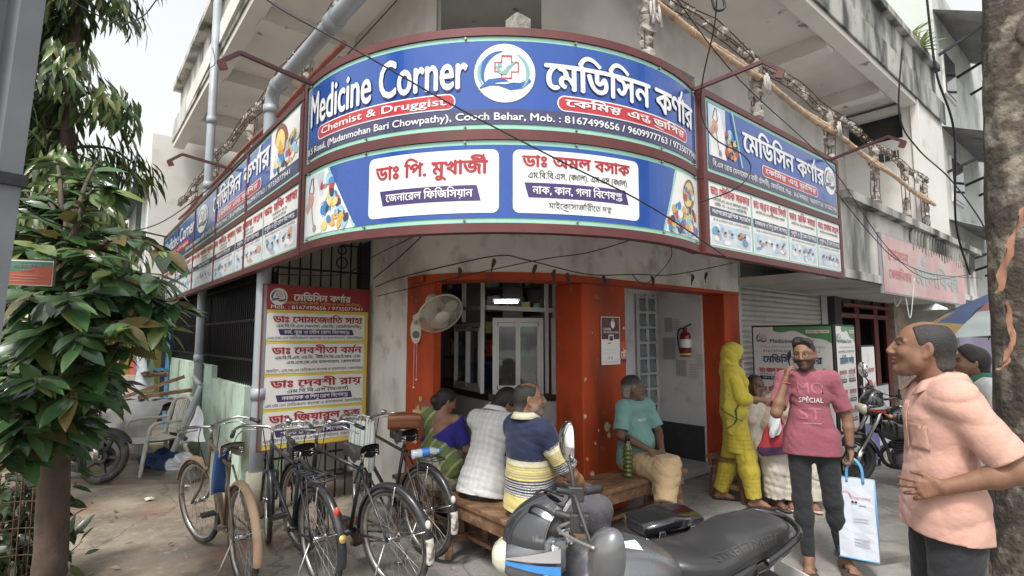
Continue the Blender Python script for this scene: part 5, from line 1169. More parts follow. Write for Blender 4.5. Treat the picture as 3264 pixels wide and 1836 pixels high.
for seed, pts in ((1, [(2512, 735, .02), (2530, 660, .026), (2552, 590, .016), (2576, 520, .006)]), (2, [(2530, 760, .008), (2545, 830, .016), (2535, 900, .02), (2512, 930, .008)])):
    c = spline([at(px, py, 2.765) for px, py, w in pts], 6); rows = []; ws = [p[2] for p in pts]
    for i, p in enumerate(c):
        f = i / (len(c) - 1) * (len(ws) - 1); k = min(int(f), len(ws) - 2); w = lerp(ws[k], ws[k + 1], f - k) * (1 + .25 * math.sin(i * 1.9 + seed)); rows.append([p + Vector((x * w, .012 * math.sin(x * 3 + i), .3 * x * w)) for x in (-1, -.4, .3, 1)])
    mb.sheet(rows)
tag(mb.build('torn_cloth', M_cloth), 'torn peach coloured cloth hanging from the rough tree trunk', 'cloth')
# ---- market umbrella behind the right people
uc = Vector((5.25, 5.6, 0)); t = thing('market_umbrella', uc, 'blue yellow and red market umbrella beside the tree trunk', 'umbrella', 0)
mb = MB(); mb.tube([uc, uc + Vector((0, 0, 2.2))], .018, 8); mb.build('pole', M_alum, t)
um = [mat('umbrella_%s' % n, c, .6, var=.1) for n, c in (('blue', (.05, .075, .15)), ('ochre', (.24, .17, .07)), ('red', (.19, .07, .06)), ('pale', (.26, .30, .30)), ('navy', (.04, .05, .10)), ('green', (.06, .13, .09)))]
mb = MB(); n = 8
for k in range(n):
    for i in range(5):
        def up(f, a): return uc + Vector((math.cos(a) * .95 * f, math.sin(a) * .95 * f, 2.22 - .52 * f ** 1.6 - .03 * math.sin(f * 3)))
        a0 = 2 * math.pi * k / n + .3; a1 = a0 + 2 * math.pi / n; f0, f1 = i / 5, (i + 1) / 5
        mb.add([up(f0, a0), up(f1, a0), up(f1, (a0 + a1) / 2) + Vector((0, 0, .03 * f1)), up(f0, (a0 + a1) / 2) + Vector((0, 0, .03 * f0))], [(0, 1, 2, 3)], um[(k * 2 + (i > 2)) % 6]); mb.add([up(f0, (a0 + a1) / 2) + Vector((0, 0, .03 * f0)), up(f1, (a0 + a1) / 2) + Vector((0, 0, .03 * f1)), up(f1, a1), up(f0, a1)], [(0, 1, 2, 3)], um[(k * 2 + (i > 3)) % 6])
mb.build('canopy', um[0], t)
mb = MB()
for k in range(n):
    a = 2 * math.pi * k / n + .3; mb.tube([uc + Vector((0, 0, 2.2)), uc + Vector((math.cos(a) * .55, math.sin(a) * .55, 1.99)), uc + Vector((math.cos(a) * .95, math.sin(a) * .95, 1.67))], .005, 5)
mb.build('ribs', M_iron, t)

# ================================================================ neighbours
t = thing('right_neighbour_building', W(15.5, 3, 0), 'pale green and white house with corrugated awnings beyond the corner building', 'building', ROT)
mb = MB(); mb.ubox((14.0, 2.7, 0), (19, 9, 9.5)); mb.build('wall', mat('pale_green_wall', (.50, .53, .50), .85, var=.08, scale=1, stain=((.25, .27, .25), 1.5, .5, .75)), t)
for (z, v0, u0) in ((8.2, 1.7, 13.95), (5.6, 1.5, 13.95), (3.6, 1.5, 13.95)):
    mb = MB(); rows = []
    for i in range(2):
        rows.append([W(u0 + .06 * j, lerp(v0, 2.7, i), z + i * .55 + .025 * math.sin(j * 2.1)) for j in range(60)])
    mb.sheet(rows, smooth=True); mb.build('awning', M_tin, t)
    mb = MB()
    for u in (14.2, 15.8, 17.2): mb.bar(W(u, v0 + .05, z), W(u, 2.7, z - .4), .05)
    mb.build('awning_bracket', M_iron, t)
for z in (4.6, 7.0):
    mb = MB(); mb.ubox((14.4, 2.66, z), (15.4, 2.698, z + 1)); f = mb.build('window', M_roomwall, t)
    mb = MB(); mb.ubox((14.45, 2.64, z + .05), (15.35, 2.66, z + .95)); mb.build('pane', M_glassd, f)
mb = MB(); mb.ubox((14.0, 2.68, 0.2), (19, 2.699, 2.3)); mb.build('shop_front', mat('violet_shop_front', (.25, .22, .32), .7, var=.1), t)
# potted cactus plant on the ledge corner: spiky rosette
pp = W(13.0, 2.66, 7.38)
for k, q in enumerate((W(12.6, 2.72, 7.37), W(12.0, 2.72, 7.37))):
    t = thing('rosette_plant', q, ('spiky pale green plant growing on the right parapet corner', 'smaller spiky plant on the right parapet next to the corner one')[k], 'plant', 0, 'plants on the parapet'); L = []
    for i in range(40 - 12 * k): L.append((q, Vector((math.cos(i * 2.4), math.sin(i * 2.4), rd.uniform(.1, 1.1))), Vector((0, 0, 1)), rd.uniform(.7, 1.2), rd.choice([(.25, .32, .12), (.35, .4, .18), (.16, .24, .08)])))
    leaf_mesh('leaves', L, M_leaf, t, .42, .06, .3, 3)
# left: tin roofed house above, stalls below
t = thing('tin_awning_house', W(2.4, 16, 0), 'white house with a corrugated tin awning behind the left signboard', 'building', ROT)
mb = MB(); mb.ubox((1.2, 14.2, 0), (6, 20, 6.3)); mb.build('wall', M_roomwall, t)
mb = MB(); mb.sheet([[W(lerp(.75, 1.25, i), 14.3 + .06 * j, 4.9 + .45 * i + .025 * math.sin(2.1 * j)) for j in range(90)] for i in range(2)]); mb.build('awning', M_tin, t)
mb = MB(); mb.sheet([[W(lerp(.8, 1.25, i), 14.3 + .06 * j, 3.9 + .02 * math.sin(2.1 * j) + .2 * i) for j in range(90)] for i in range(2)]); mb.build('lower_awning', mat('teal_edge', (.12, .33, .33), .6, var=.1), t)
mb = MB(); mb.ubox((1.15, 15, 4), (1.198, 16.4, 5.2)); f = mb.build('window', M_alum, t)
mb = MB(); mb.ubox((1.13, 15.1, 4.1), (1.149, 16.3, 5.1)); mb.build('pane', M_glassd, f)
def stall(p, w, h, dep, ang, wallm, trim, label, goods=True, seed=0):
    t = thing('street_stall', p, label, 'stall', ang, 'shop stalls down the left street'); Mx = Matrix.Translation(Vector(p)) @ Matrix.Rotation(ang, 4, 'Z'); f = lambda x, y, z: Mx @ Vector((x, y, z)); r = random.Random(seed)
    mb = MB(); mb.box((-w / 2, dep - .1, 0), (w / 2, dep, h), None, f); mb.box((-w / 2, 0, 0), (-w / 2 + .12, dep - .1, h), None, f); mb.box((w / 2 - .12, 0, 0), (w / 2, dep - .1, h), None, f); mb.build('wall', wallm, t)
    mb = MB(); mb.box((-w / 2 - .1, -.6, h), (w / 2 + .1, dep, h + .1), None, f); mb.build('roof', M_tin, t)
    mb = MB(); mb.box((-w / 2, -.03, h - .45), (w / 2, .02, h - .001), None, f); mb.build('sign_strip', trim, t)
    mb = MB(); mb.box((-w / 2 + .13, .1, 0), (w / 2 - .13, .6, .9), None, f); mb.build('counter', mat('stall_counter', (.3, .25, .2), .6, var=.2), t)
    g = MB()
    for k in range(26):
        x = r.uniform(-w / 2 + .2, w / 2 - .3); z = r.choice((.9, 1.3, 1.7)); g.box((x, dep - .4 - r.random() * .3, z), (x + r.uniform(.08, .3), dep - .12, z + r.uniform(.1, .35)), r.choice(cols), f)
    g.build('goods', None, t)['kind'] = 'stuff'
M_yel = mat('yellow_wall', (.55, .50, .12), .8, var=.08, scale=2); M_sky = mat('sky_blue_paint', (.10, .33, .55), .6, var=.1)
stall(W(.95, 13.9), 1.6, 2.8, 1.0, ROT + math.pi / 2 * 3 + .5, M_yel, M_sky, 'yellow walled stall with a blue strip just past the left drainpipes', seed=1)
stall(Vector((-10.2, 13.0, 0)), 2.6, 2.9, 1.5, R_(25), M_roomwall, M_sky, 'white stall with a blue strip seen through the leaves', seed=2)
stall(Vector((-13.4, 12.0, 0)), 3.0, 2.9, 1.5, R_(30), M_roomwall, mat('stall_red', (.45, .05, .05), .6), 'white stall with a red strip at the far left behind the leaves', seed=3)
mb = MB()
for dx in (0, .38, .8): mb.bar(Vector((-6.9 + dx * .8, 10.0 + dx, 0)), Vector((-6.9 + dx * .8, 10.0 + dx, 2.5)), .07)
mb.bar(Vector((-6.9, 10, 2.45)), Vector((-6.2, 10.8, 2.45)), .07); mb.bar(Vector((-6.9, 10, 1.1)), Vector((-6.2, 10.8, 1.1)), .05)
tag(mb.build('door_frame', M_sky), 'sky blue door frame standing in front of the yellow stall', 'door frame')
for k, (x, y, h, r, col) in enumerate(((-15, 18, 6, 2.6, 0), (-11, 21, 6.5, 2.8, 1), (-19, 16, 7, 3, 0), (-8.5, 24, 7, 2.8, 1), (-24, 22, 7, 3.2, 0))):
    rd = random.Random(40 + k); t = thing('street_tree', (x, y, 0), ['broad tree behind the stalls on the far left', 'light green tree between the stalls and the white house', 'tree at the far left edge beyond the stalls', 'pale green tree showing above the tin awning house', 'farthest tree at the left beyond the stalls'][k], 'tree', 0, 'trees down the left street')
    mb = MB(); mb.tube([Vector((x, y, 0)), Vector((x + .1, y, h * .5)), Vector((x, y, h * .8))], [.2, .15, .06], 8); mb.build('trunk', M_branch, t); L = []
    for i in range(1500):
        q = rvec(rd); q = q.normalized() * (.5 + .55 * rd.random()) if rd.random() < .8 else q; q = Vector((x + q.x * r, y + q.y * r, h * .68 + q.z * r * .8)); c = rd.choice(G1 if col == 0 else [(.09, .16, .05), (.12, .2, .06), (.07, .13, .04)]); L.append((q, rvec(rd), rvec(rd), rd.uniform(.7, 1.3), c))
    leaf_mesh('crown', L, M_leaf, t, .5, .26, .2, 3)
# plastic chair
def plastic_chair(o, rz):
    t = thing('plastic_chair', o, 'dirty white plastic armchair standing by the table with a tarpaulin', 'chair', 0)
    Mx = Matrix.Translation(Vector(o)) @ Matrix.Rotation(rz, 4, 'Z'); f = lambda x, y, z: Mx @ Vector((x, y, z))
    Mc = mat('dirty_white_plastic', (.50, .48, .43), .45, var=.1, scale=6, stain=((.30, .27, .22), 7, .5, .75))
    mb = MB(); rows = []
    for i in range(9):
        y = lerp(.24, -.22, i / 8); rows.append([f(lerp(-.23, .23, j / 8) * (1 - .04 * i / 8), y, .43 + .012 * math.cos(j / 8 * 6.28) - .02 * math.sin(i / 8 * 3.1) + (.03 if i == 0 else 0) * -1) for j in range(9)])
    mb.sheet(rows); mb.sheet([[p - Vector((0, 0, .018)) for p in r] for r in rows]); mb.build('seat', Mc, t)
    for sx in (-1, 1):
        mb = MB(); mb.tube([f(.23 * sx, .22, .43), f(.26 * sx, .27, .2), f(.28 * sx, .30, 0)], [.026, .024, .022], 8); mb.build('leg', Mc, t)
        mb = MB(); mb.tube([f(.21 * sx, -.2, .43), f(.25 * sx, -.28, .2), f(.27 * sx, -.33, 0)], [.026, .024, .022], 8); mb.build('leg', Mc, t)
        mb = MB(); mb.tube(spline([f(.25 * sx, .22, .44), f(.28 * sx, .21, .60), f(.285 * sx, .1, .65), f(.27 * sx, -.15, .645), f(.23 * sx, -.27, .66)], 5), .02, 8); mb.build('armrest', Mc, t)
    mb = MB(); mb.tube(spline([f(-.21, -.21, .43), f(-.235, -.27, .65), f(-.22, -.32, .82), f(-.12, -.345, .90), f(.12, -.345, .90), f(.22, -.32, .82), f(.235, -.27, .65), f(.21, -.21, .43)], 5), .03, 8)
    for k in range(7): x = lerp(-.15, .15, k / 6); mb.bar(f(x * .75, -.225, .46), f(x, -.335, .875), .03, .012)
    mb.bar(f(-.2, -.24, .52), f(.2, -.24, .52), .03, .012); mb.build('backrest', Mc, t)
plastic_chair(Vector((-4.55, 7.0, 0)), R_(150))
# table with tarpaulin and planks
t = thing('vendor_table', (-5.3, 7.9, 0), 'vendor table under a crumpled pale tarpaulin behind the plastic chair', 'table', 0)
mb = MB(); mb.box((-6.1, 7.5, .7), (-4.6, 8.4, .75)); mb.build('tabletop', M_wood, t)
for x in (-6.0, -4.7):
    for y in (7.6, 8.3): mb = MB(); mb.bar((x, y, 0), (x, y, .699), .07); mb.build('leg', M_wood, t)
mb = MB(); rd = random.Random(6); nz = lambda i, j: .03 * math.sin(i * 1.7 + j * .9) + .025 * math.sin(j * 2.3 - i) 
rows = []
for i in range(16):
    s = i / 15; rows.append([Vector((lerp(-6.15, -4.75, j / 15) + nz(j, i), 8.3 - (s * .9 if s < .6 else .54 + (s - .6) * .25) - .1 + nz(i, j) * (1 if s > .55 else .3) - .42 * s, (.79 if s < .6 else .79 - (s - .6) * 1.5) + abs(nz(i + 2, j)) * .8)) for j in range(16)])
mb.sheet(rows); tag(mb.build('tarpaulin', mat('pale_tarpaulin', (.25, .25, .24), .5, var=.15, scale=5)), 'crumpled pale tarpaulin thrown over the vendor table', 'tarpaulin')
for k, (a, b) in enumerate((((-5.6, 7.8, .84), (-4.9, 8.1, 1.12)), ((-5.3, 7.7, .86), (-4.6, 8.2, .95)), ((-5.9, 8.0, .84), (-5.85, 8.1, 1.45)))):
    mb = MB(); mb.bar(a, b, .12, .05); tag(mb.build('plank', M_wood), ['brown plank propped across the tarpaulin', 'brown plank lying flat on the tarpaulin', 'upright brown plank at the left of the tarpaulin'][k], 'plank', 'planks on the vendor table')
mb = MB(); mb.tube([at(435, 1135, 6.5), at(505, 970, 6.6)], .03, 10); mb.tube([at(505, 970, 6.6), at(488, 950, 6.75)], .03, 10); tag(mb.build('loose_pipe', M_pvc), 'bent grey pipe leaning against the mint dwarf wall', 'pipe')
# blue bags and rubbish on the ground
def crumple(c, r, m, label, cat, seed, group=None):
    mb = MB(); rd = random.Random(seed); n = 10; c = Vector(c); vs = []; ph = [rd.uniform(0, 6) for _ in range(6)]
    for i in range(n + 1):
        for j in range(14):
            t = math.pi * i / n; a = 2 * math.pi * j / 14; q = 1 + .22 * math.sin(3 * a + ph[0] + 2 * t) + .15 * math.sin(5 * a + ph[1] - 3 * t) + rd.uniform(-.1, .1)
            vs.append(c + Vector((r[0] * q * math.sin(t) * math.cos(a), r[1] * q * math.sin(t) * math.sin(a), max(.003 - c.z, r[2] * q * math.cos(t)))))
    mb.add(vs, [(i * 14 + j, (i + 1) * 14 + j, (i + 1) * 14 + (j + 1) % 14, i * 14 + (j + 1) % 14) for i in range(n) for j in range(14)], None, False); tag(mb.build(cat.replace(' ', '_'), m), label, cat, group)
crumple((-4.55, 7.15, .1), (.24, .2, .14), mat('navy_cloth', (.03, .05, .14), .8, var=.2), 'dark blue cloth bundle under the plastic chair', 'bundle', 1)
crumple((-4.22, 7.05, .09), (.17, .14, .12), mat('white_polythene', (.6, .62, .66), .4, var=.1), 'white plastic sack beside the dark blue bundle', 'sack', 2)
wl = mat('litter_white', (.62, .58, .52), .8, var=.1); wo = mat('litter_orange', (.5, .25, .14), .8, var=.2)
for k, (px, py, r, m, l) in enumerate(((470, 1178, .05, wl, 'white paper scrap nearest the mint wall'), (375, 1258, .045, wl, 'crumpled paper cup alone in the middle of the left pavement'), (470, 1225, .03, wl, 'small white scrap below the plastic sack'), (370, 1180, .06, wo, 'pinkish crumpled wrapper in front of the chair'), (120, 1335, .04, wl, 'white scrap by the young tree trunk'), (490, 1195, .03, wl, 'tiny white scrap by the wet step'), (165, 1340, .03, wo, 'orange scrap near the young tree'), (560, 1290, .03, wl, 'white scrap left of the first bicycle'))):
    v = (724.5 - py) / 1349; tt = R_(5.3); Y = -1.7 / ((math.sin(tt) + v * math.cos(tt)) / (math.cos(tt) - v * math.sin(tt))); p = at(px, py, Y); crumple((p.x, p.y, .012), (r, r * .8, r * .35), m, l, 'litter', 10 + k, 'litter on the left pavement')
# plastic bag hanging at the mint wall
hp = at(500, 1020, 6.3); mb = MB(); rows = [[hp + Vector((x * (.015 + .1 * (i / 9) ** .8) * 1.0, -.02 - .03 * math.sin(i * .7 + x * 3), -.045 * i)) for x in (-1, -.5, 0, .5, 1)] for i in range(10)]
mb.sheet(rows); tag(mb.build('hanging_polythene', mat('white_polythene', (.6, .62, .66), .4)), 'white and blue polythene bag hanging on the mint wall', 'plastic bag')
# wet step at the left and low kerb on the right, moss strip
mb = MB(); mb.prism([(-5.6, 6.55), (-3.75, 6.45), (-3.6, 7.3), (-5.4, 7.5)], -.05, .035); tag(mb.build('pavement_step', mat('wet_step', (.13, .105, .085), .35, var=.2, scale=3, stain=((.25, .2, .15), 2, .5, .7))), kind='structure')
mb = MB(); mb.prism([(2.55, 4.42), (2.75, 4.22), (9.5, 6.2), (9.5, 6.6)], -.05, .03); tag(mb.build('drain_cover', mat('drain_concrete', (.23, .22, .2), .9, var=.2, scale=4, stain=((.12, .11, .1), 3, .5, .7), bump=.3)), kind='structure')
# fallen leaves and grit on the pavement
rd = random.Random(77); L = []
for k in range(420):
    x = rd.uniform(-6, 3.2); y = rd.uniform(2.6, 8); 
    if x > -1 and rd.random() < .6: continue
    a = rd.uniform(0, 6.28); L.append((Vector((x, y, .012)), Vector((math.cos(a), math.sin(a), .03)), Vector((0, 0, 1)) + rvec(rd) * .25, rd.uniform(.25, 1), rd.choice([(.14, .09, .04), (.2, .14, .06), (.09, .06, .035), (.12, .11, .05), (.3, .27, .22)])))
tag(leaf_mesh('fallen_leaves', L, M_leaf, None, .07, .035, .2, 3), 'dry fallen leaves and scraps scattered over the pavement', 'leaf litter', None, 'stuff')
# dark shrub at the foot of the pole
t = thing('shrub', (-3.35, 3.75, 0), 'dark low shrub at the foot of the young tree on the left', 'shrub', 0); rd = random.Random(91); L = []; mb = MB()
for k in range(26):
    a = rd.uniform(0, 6.28); e_ = Vector((-3.35 + .55 * math.cos(a) * rd.random(), 3.75 + .4 * math.sin(a), rd.uniform(.35, 1.15))); mb.tube([(-3.35 + .1 * math.cos(a), 3.75, 0), e_], [.008, .003], 4)
    for i in range(26): L.append((Vector((-3.35, 3.75, .05)).lerp(e_, rd.uniform(.2, 1)) + rvec(rd) * .1, rvec(rd), Vector((0, -.5, 1)) + rvec(rd), rd.uniform(.5, 1.2), rd.choice([(.02, .045, .018), (.03, .06, .022), (.04, .06, .02)])))
mb.build('stems', M_branch, t); leaf_mesh('leaves', L, M_leaf, t, .13, .055, .2, 3)
# ================================================================ bicycles and motorcycles
M_chrome = mat('chrome', (.62, .62, .62), .16, metal=1.0, var=.08, stain=((.25, .2, .16), 14, .6, .75))
M_tyre = mat('tyre_rubber', (.035, .033, .032), .85, var=.25, scale=14, stain=((.14, .12, .1), 6, .5, .72), bump=.3, bscale=80)
M_rim = mat('dull_rim', (.42, .41, .39), .32, metal=.85, var=.2, scale=10)
M_blk = mat('black_paint', (.022, .022, .026), .35, var=.2, scale=8, coat=.25, stain=((.11, .1, .09), 5, .58, .75))
M_blkpl = mat('black_plastic', (.03, .03, .032), .5, var=.15, scale=10, stain=((.10, .095, .09), 6, .56, .76))
M_saddle = mat('black_vinyl', (.028, .028, .030), .42, var=.15, scale=12, bump=.12, bscale=120, stain=((.075, .072, .07), 7, .52, .75))
class Loc:
    """things built in their own axes: x forward, y left, z up"""
    def __init__(s, t, M): s.t = t; s.M = M; s.k = {}
    def mb(s): return MB()
    def put(s, mb, name, m=None, parent=None, M=None, **kw):
        A = s.M @ M if M else s.M; mb.v = [tuple(A @ Vector(p)) for p in mb.v]; return mb.build(name, m, parent or s.t, **kw)
def wheel(L, c, R, rim_m, n_sp, M=None, name='wheel', tyre_r=.019, hub=.05, spokes=True, alloy=0):
    c = Vector(c); mb = MB(); P2 = lambda a, r, y=0: c + Vector((math.cos(a) * r, y, math.sin(a) * r))
    mb.tube([P2(2 * math.pi * k / 44, R - tyre_r) for k in range(44)], tyre_r, 10, closed=True); w = L.put(mb, name, M_tyre, None, M)
    mb = MB()
    mb.lathe(c, (0, 1, 0), [(R - 2.1 * tyre_r, -.015), (R - 2.1 * tyre_r - .016, -.013), (R - 2.1 * tyre_r - .02, 0), (R - 2.1 * tyre_r - .016, .013), (R - 2.1 * tyre_r, .015)], 44); L.put(mb, 'rim', rim_m, w, M)
    mb = MB(); mb.cyl(c + Vector((0, -hub, 0)), c + Vector((0, hub, 0)), .018, 12); mb.cyl(c + Vector((0, -hub * .8, 0)), c + Vector((0, -hub * .65, 0)), .03, 12); mb.cyl(c + Vector((0, hub * .65, 0)), c + Vector((0, hub * .8, 0)), .03, 12); L.put(mb, 'hub', M_chrome, w, M)
    mb = MB(); ri = R - 2.1 * tyre_r - .015
    if alloy:
        for k in range(alloy):
            a = 2 * math.pi * k / alloy; mb.bar(P2(a, .05), P2(a + .05, ri), .035, .03, None, (0, 1, 0))
        mb.cyl(c + Vector((0, -.04, 0)), c + Vector((0, .04, 0)), .07, 20); mb.cyl(c + Vector((0, .045, 0)), c + Vector((0, .05, 0)), .12, 24); L.put(mb, 'alloy_spokes', M_blkpl, w, M)
    else:
        for k in range(n_sp):
            a = 2 * math.pi * k / n_sp; sg = 1 if k % 2 else -1; of = .9 if (k // 2) % 2 else -.9
            mb.tube([P2(a + of, .027, sg * hub * .72), P2(a, ri, 0)], .0013, 4, caps=False)
        L.put(mb, 'spokes', M_rim, w, M)
    return w
def mudguard(c, R, a0, a1, w=.05, lip=.012):
    mb = MB(); rows = []; c = Vector(c); n = 24
    for i in range(n + 1):
        a = lerp(a0, a1, i / n); rows.append([c + Vector((math.cos(a) * r, y, math.sin(a) * r)) for y, r in ((-w / 2, R - lip), (-w / 2 * .85, R - lip * .3), (-w / 4, R + .004), (0, R + .007), (w / 4, R + .004), (w / 2 * .85, R - lip * .3), (w / 2, R - lip))])
    mb.sheet(rows); mb.sheet([[p + (c - p).normalized() * .003 for p in r] for r in rows]); return mb
def bicycle(rear, fwd, label, frame_m, guard_m, steer=0, lean=0, saddle=True, carrier=True, white_tail=False, rim_m=None, reflector=False, grey_cover=False, bell=True, stand=True, scale=1.0):
    f = Vector((*fwd, 0)).normalized(); rim_m = rim_m or M_rim
    ang = math.atan2(f.y, f.x); o = Vector((*rear, 0)) + f * .54 * scale
    t = thing('bicycle', o, label, 'bicycle', ang, 'bicycles parked in front of the yellow board')
    t.rotation_euler = (lean, 0, ang)
    L = Loc(t, Matrix.Translation(o) @ Matrix.Rotation(ang, 4, 'Z') @ Matrix.Rotation(lean, 4, 'X') @ Matrix.Scale(scale, 4)); V = Vector
    RW = .345; ra = V((-.54, 0, RW)); fa = V((.60, 0, RW)); bb = V((-.06, 0, .29)); st = V((-.225, 0, .80)); h0 = V((.385, 0, .64)); h1 = V((.335, 0, .885))
    mb = MB()
    for a, b, r in ((bb, st, .0145), (st + V((.01, 0, -.04)), h1 + V((.008, 0, -.04)), .0135), (bb, h0, .0155), (h0 - V((.006, 0, -.01)), h1, .018)): mb.cyl(a, b, r, 10)
    for s in (-1, 1):
        mb.tube([bb + V((0, .03 * s, 0)), ra + V((.1, .055 * s, 0)), ra + V((0, .06 * s, 0))], .009, 8); mb.tube([st + V((0, .02 * s, -.03)), ra + V((.03, .055 * s, .05)), ra + V((0, .06 * s, 0))], .008, 8)
    mb.cyl(bb + V((0, -.045, 0)), bb + V((0, .045, 0)), .022, 12); L.put(mb, 'frame', frame_m)
    wheel(L, ra, RW, rim_m, 36)
    ax = (h1 - h0).normalized(); SM = Matrix.Translation(h0) @ Matrix.Rotation(steer, 4, ax) @ Matrix.Translation(-h0)
    wheel(L, fa, RW, rim_m, 32, SM)
    mb = MB()
    for s in (-1, 1): mb.tube(spline([h0 + V((.0, .05 * s, -.01)), V((.44, .055 * s, .50)), V((.52, .058 * s, .42)), fa + V((0, .058 * s, 0))], 4), .011, 8)
    mb.bar(h0 + V((0, -.05, -.01)), h0 + V((0, .05, -.01)), .03, .025); L.put(mb, 'fork', frame_m, None, SM)
    mb = mudguard(fa, RW + .022, R_(20), R_(185), .056, .018); L.put(mb, 'front_mudguard', guard_m, None, SM)
    mb = mudguard(ra, RW + .022, R_(-2), R_(195), .058, .018); rg = L.put(mb, 'rear_mudguard', guard_m)
    if white_tail:
        mb = mudguard(ra, RW + .0255, R_(168), R_(193), .060, .018); L.put(mb, 'white_tail_patch', mat('chipped_white_paint', (.62, .60, .55), .7, var=.08, scale=12, stain=((.2, .17, .13), 16, .52, .62)), rg)
        a = R_(155); p = ra + V((math.cos(a), 0, math.sin(a))) * (RW + .03); mb = MB(); mb.ball(p, (.022, .018, .03), None, 10); L.put(mb, 'white_dot', mat('chipped_white_paint', (.6, .6, .55), .7), rg)
    if reflector:
        a = R_(140); p = ra + V((math.cos(a), 0, math.sin(a))) * (RW + .034); mb = MB(); mb.ball(p, (.018, .018, .032), None, 12); L.put(mb, 'rear_reflector', mat('red_reflector', (.6, .05, .02), .15, coat=.6), rg)
        a = R_(166); p = ra + V((math.cos(a), 0, math.sin(a))) * (RW + .032); mb = MB(); mb.lathe(p, (math.cos(a), 0, math.sin(a)), [(.026, 0), (.024, .005), (0, .006)], 16); L.put(mb, 'brass_badge', mat('brass_badge', (.6, .42, .12), .35, metal=.6), rg)
    mb = MB()
    for s in (-1, 1):
        for a in (R_(100), R_(160)): mb.tube([ra + V((0, .055 * s, 0)), ra + V((math.cos(a), 0, math.sin(a))) * (RW + .02) + V((0, .028 * s, 0))], .0025, 5)
    L.put(mb, 'guard_stay', M_chrome, rg)
    # bars, brakes, grips
    mb = MB(); hc = h1 + ax * .10; rise = V((-.01, 0, .03))
    for s in (-1, 1): mb.tube(spline([hc, hc + V((.035, .08 * s, .015)), hc + V((.03, .2 * s, .03)), hc + V((-.05, .265 * s, .02)), hc + V((-.19, .285 * s, -.005))], 6), .0115, 8)
    mb.cyl(h1 - ax * .0, hc, .0125, 10); mb.bar(hc - V((.03, 0, 0)), hc + V((.03, 0, 0)), .03, .028); hb = L.put(mb, 'handlebar', M_chrome, None, SM)
    for s in (-1, 1):
        mb = MB(); mb.tube([hc + V((-.095, .276 * s, .009)), hc + V((-.20, .286 * s, -.007))], [.0155, .0165], 10); L.put(mb, 'grip', M_blkpl, hb, SM)
        mb = MB(); mb.tube(spline([hc + V((.02, .1 * s, -.005)), hc + V((.01, .21 * s, -.005)), hc + V((-.06, .255 * s, -.035)), hc + V((-.18, .27 * s, -.06))], 4), .005, 6); L.put(mb, 'brake_lever', M_chrome, hb, SM)
    mb = MB(); mb.tube(spline([hc + V((.03, .07, 0)), hc + V((.12, .05, -.12)), hc + V((.1, .02, -.3)), h0 + V((.03, .02, -.02))], 6), .004, 6); mb.tube([hc + V((.025, -.08, -.01)), h0 + V((.04, -.05, -.05))], .004, 6); L.put(mb, 'brake_rod', M_blkpl, hb, SM)
    if bell: mb = MB(); mb.ball(hc + V((.02, -.12, .045)), (.03, .03, .022), None, 12); L.put(mb, 'bell', M_chrome, hb, SM)
    # saddle, post
    sp = V((-.255, 0, .93)); mb = MB(); mb.cyl(st, V((-.245, 0, .885)), .0125, 10); L.put(mb, 'seat_post', M_chrome)
    mb = MB(); rows = []
    for i in range(13):
        s = i / 12; x = lerp(.155, -.125, s); w = lerp(.022, .098, max(0, (s - .25) / .75) ** .8) if s > .25 else .022; w *= (1 if s < .9 else .85); z = .93 + .012 * math.cos(s * 5) + (.018 if s > .8 else 0)
        rows.append([V((x - .255 + .06, w * math.sin(a), z - (.055 if abs(a) > 1.5 else 0) - .022 * (1 - math.cos(a)))) for a in [lerp(-1.65, 1.65, j / 10) for j in range(11)]])
    mb.sheet(rows); mb.sheet([[p - V((0, 0, .012)) for p in r] for r in rows]); sd = L.put(mb, 'saddle', mat('grey_saddle_cover', (.33, .32, .30), .7, var=.15, scale=9) if grey_cover else M_saddle)
    mb = MB()
    for s in (-1, 1): mb.tube(spline([V((-.07, .012 * s, .905)), V((-.2, .035 * s, .885)), V((-.3, .045 * s, .89)), V((-.33, .045 * s, .91))], 4), .005, 6); mb.tube([V((-.315 + .008 * math.cos(k * .8), .06 * s + .014 * math.sin(k * .8), .86 + .0035 * k)) for k in range(16)], .003, 5)
    L.put(mb, 'saddle_spring', M_chrome, sd)
    if carrier:
        mb = MB(); zc = RW * 2 + .075
        for s in (-1, 1):
            mb.tube([V((-.28, .055 * s, zc)), V((-.66, .075 * s, zc)), V((-.72, .05 * s, zc))], .006, 6); mb.tube([V((-.52, .07 * s, zc)), ra + V((0, .065 * s, .01))], .005, 6)
        for k in range(6): mb.tube([V((-.33 - .065 * k, -.065, zc)), V((-.33 - .065 * k, .065, zc))], .005, 6)
        mb.tube([V((-.72, -.05, zc)), V((-.72, .05, zc))], .006, 6); mb.tube([V((-.3, 0, zc + .015)), V((-.66, 0, zc + .03))], .005, 6); mb.tube([V((-.66, -.05, zc + .03)), V((-.66, .05, zc + .03))], .005, 6); L.put(mb, 'carrier', M_blkpl)
    # chain case, cranks, pedals, chain
    mb = MB(); rows = []
    mb.lathe(bb + V((0, -.045, 0)), (0, -1, 0), [(.03, 0), (.088, .001), (.09, .006), (.03, .006)], 24); mb.tube([bb + V((0, -.05, .088)), ra + V((0, -.05, .035))], .006, 6); mb.tube([bb + V((0, -.05, -.088)), ra + V((0, -.05, -.035))], .006, 6); L.put(mb, 'chain_set', M_rust)
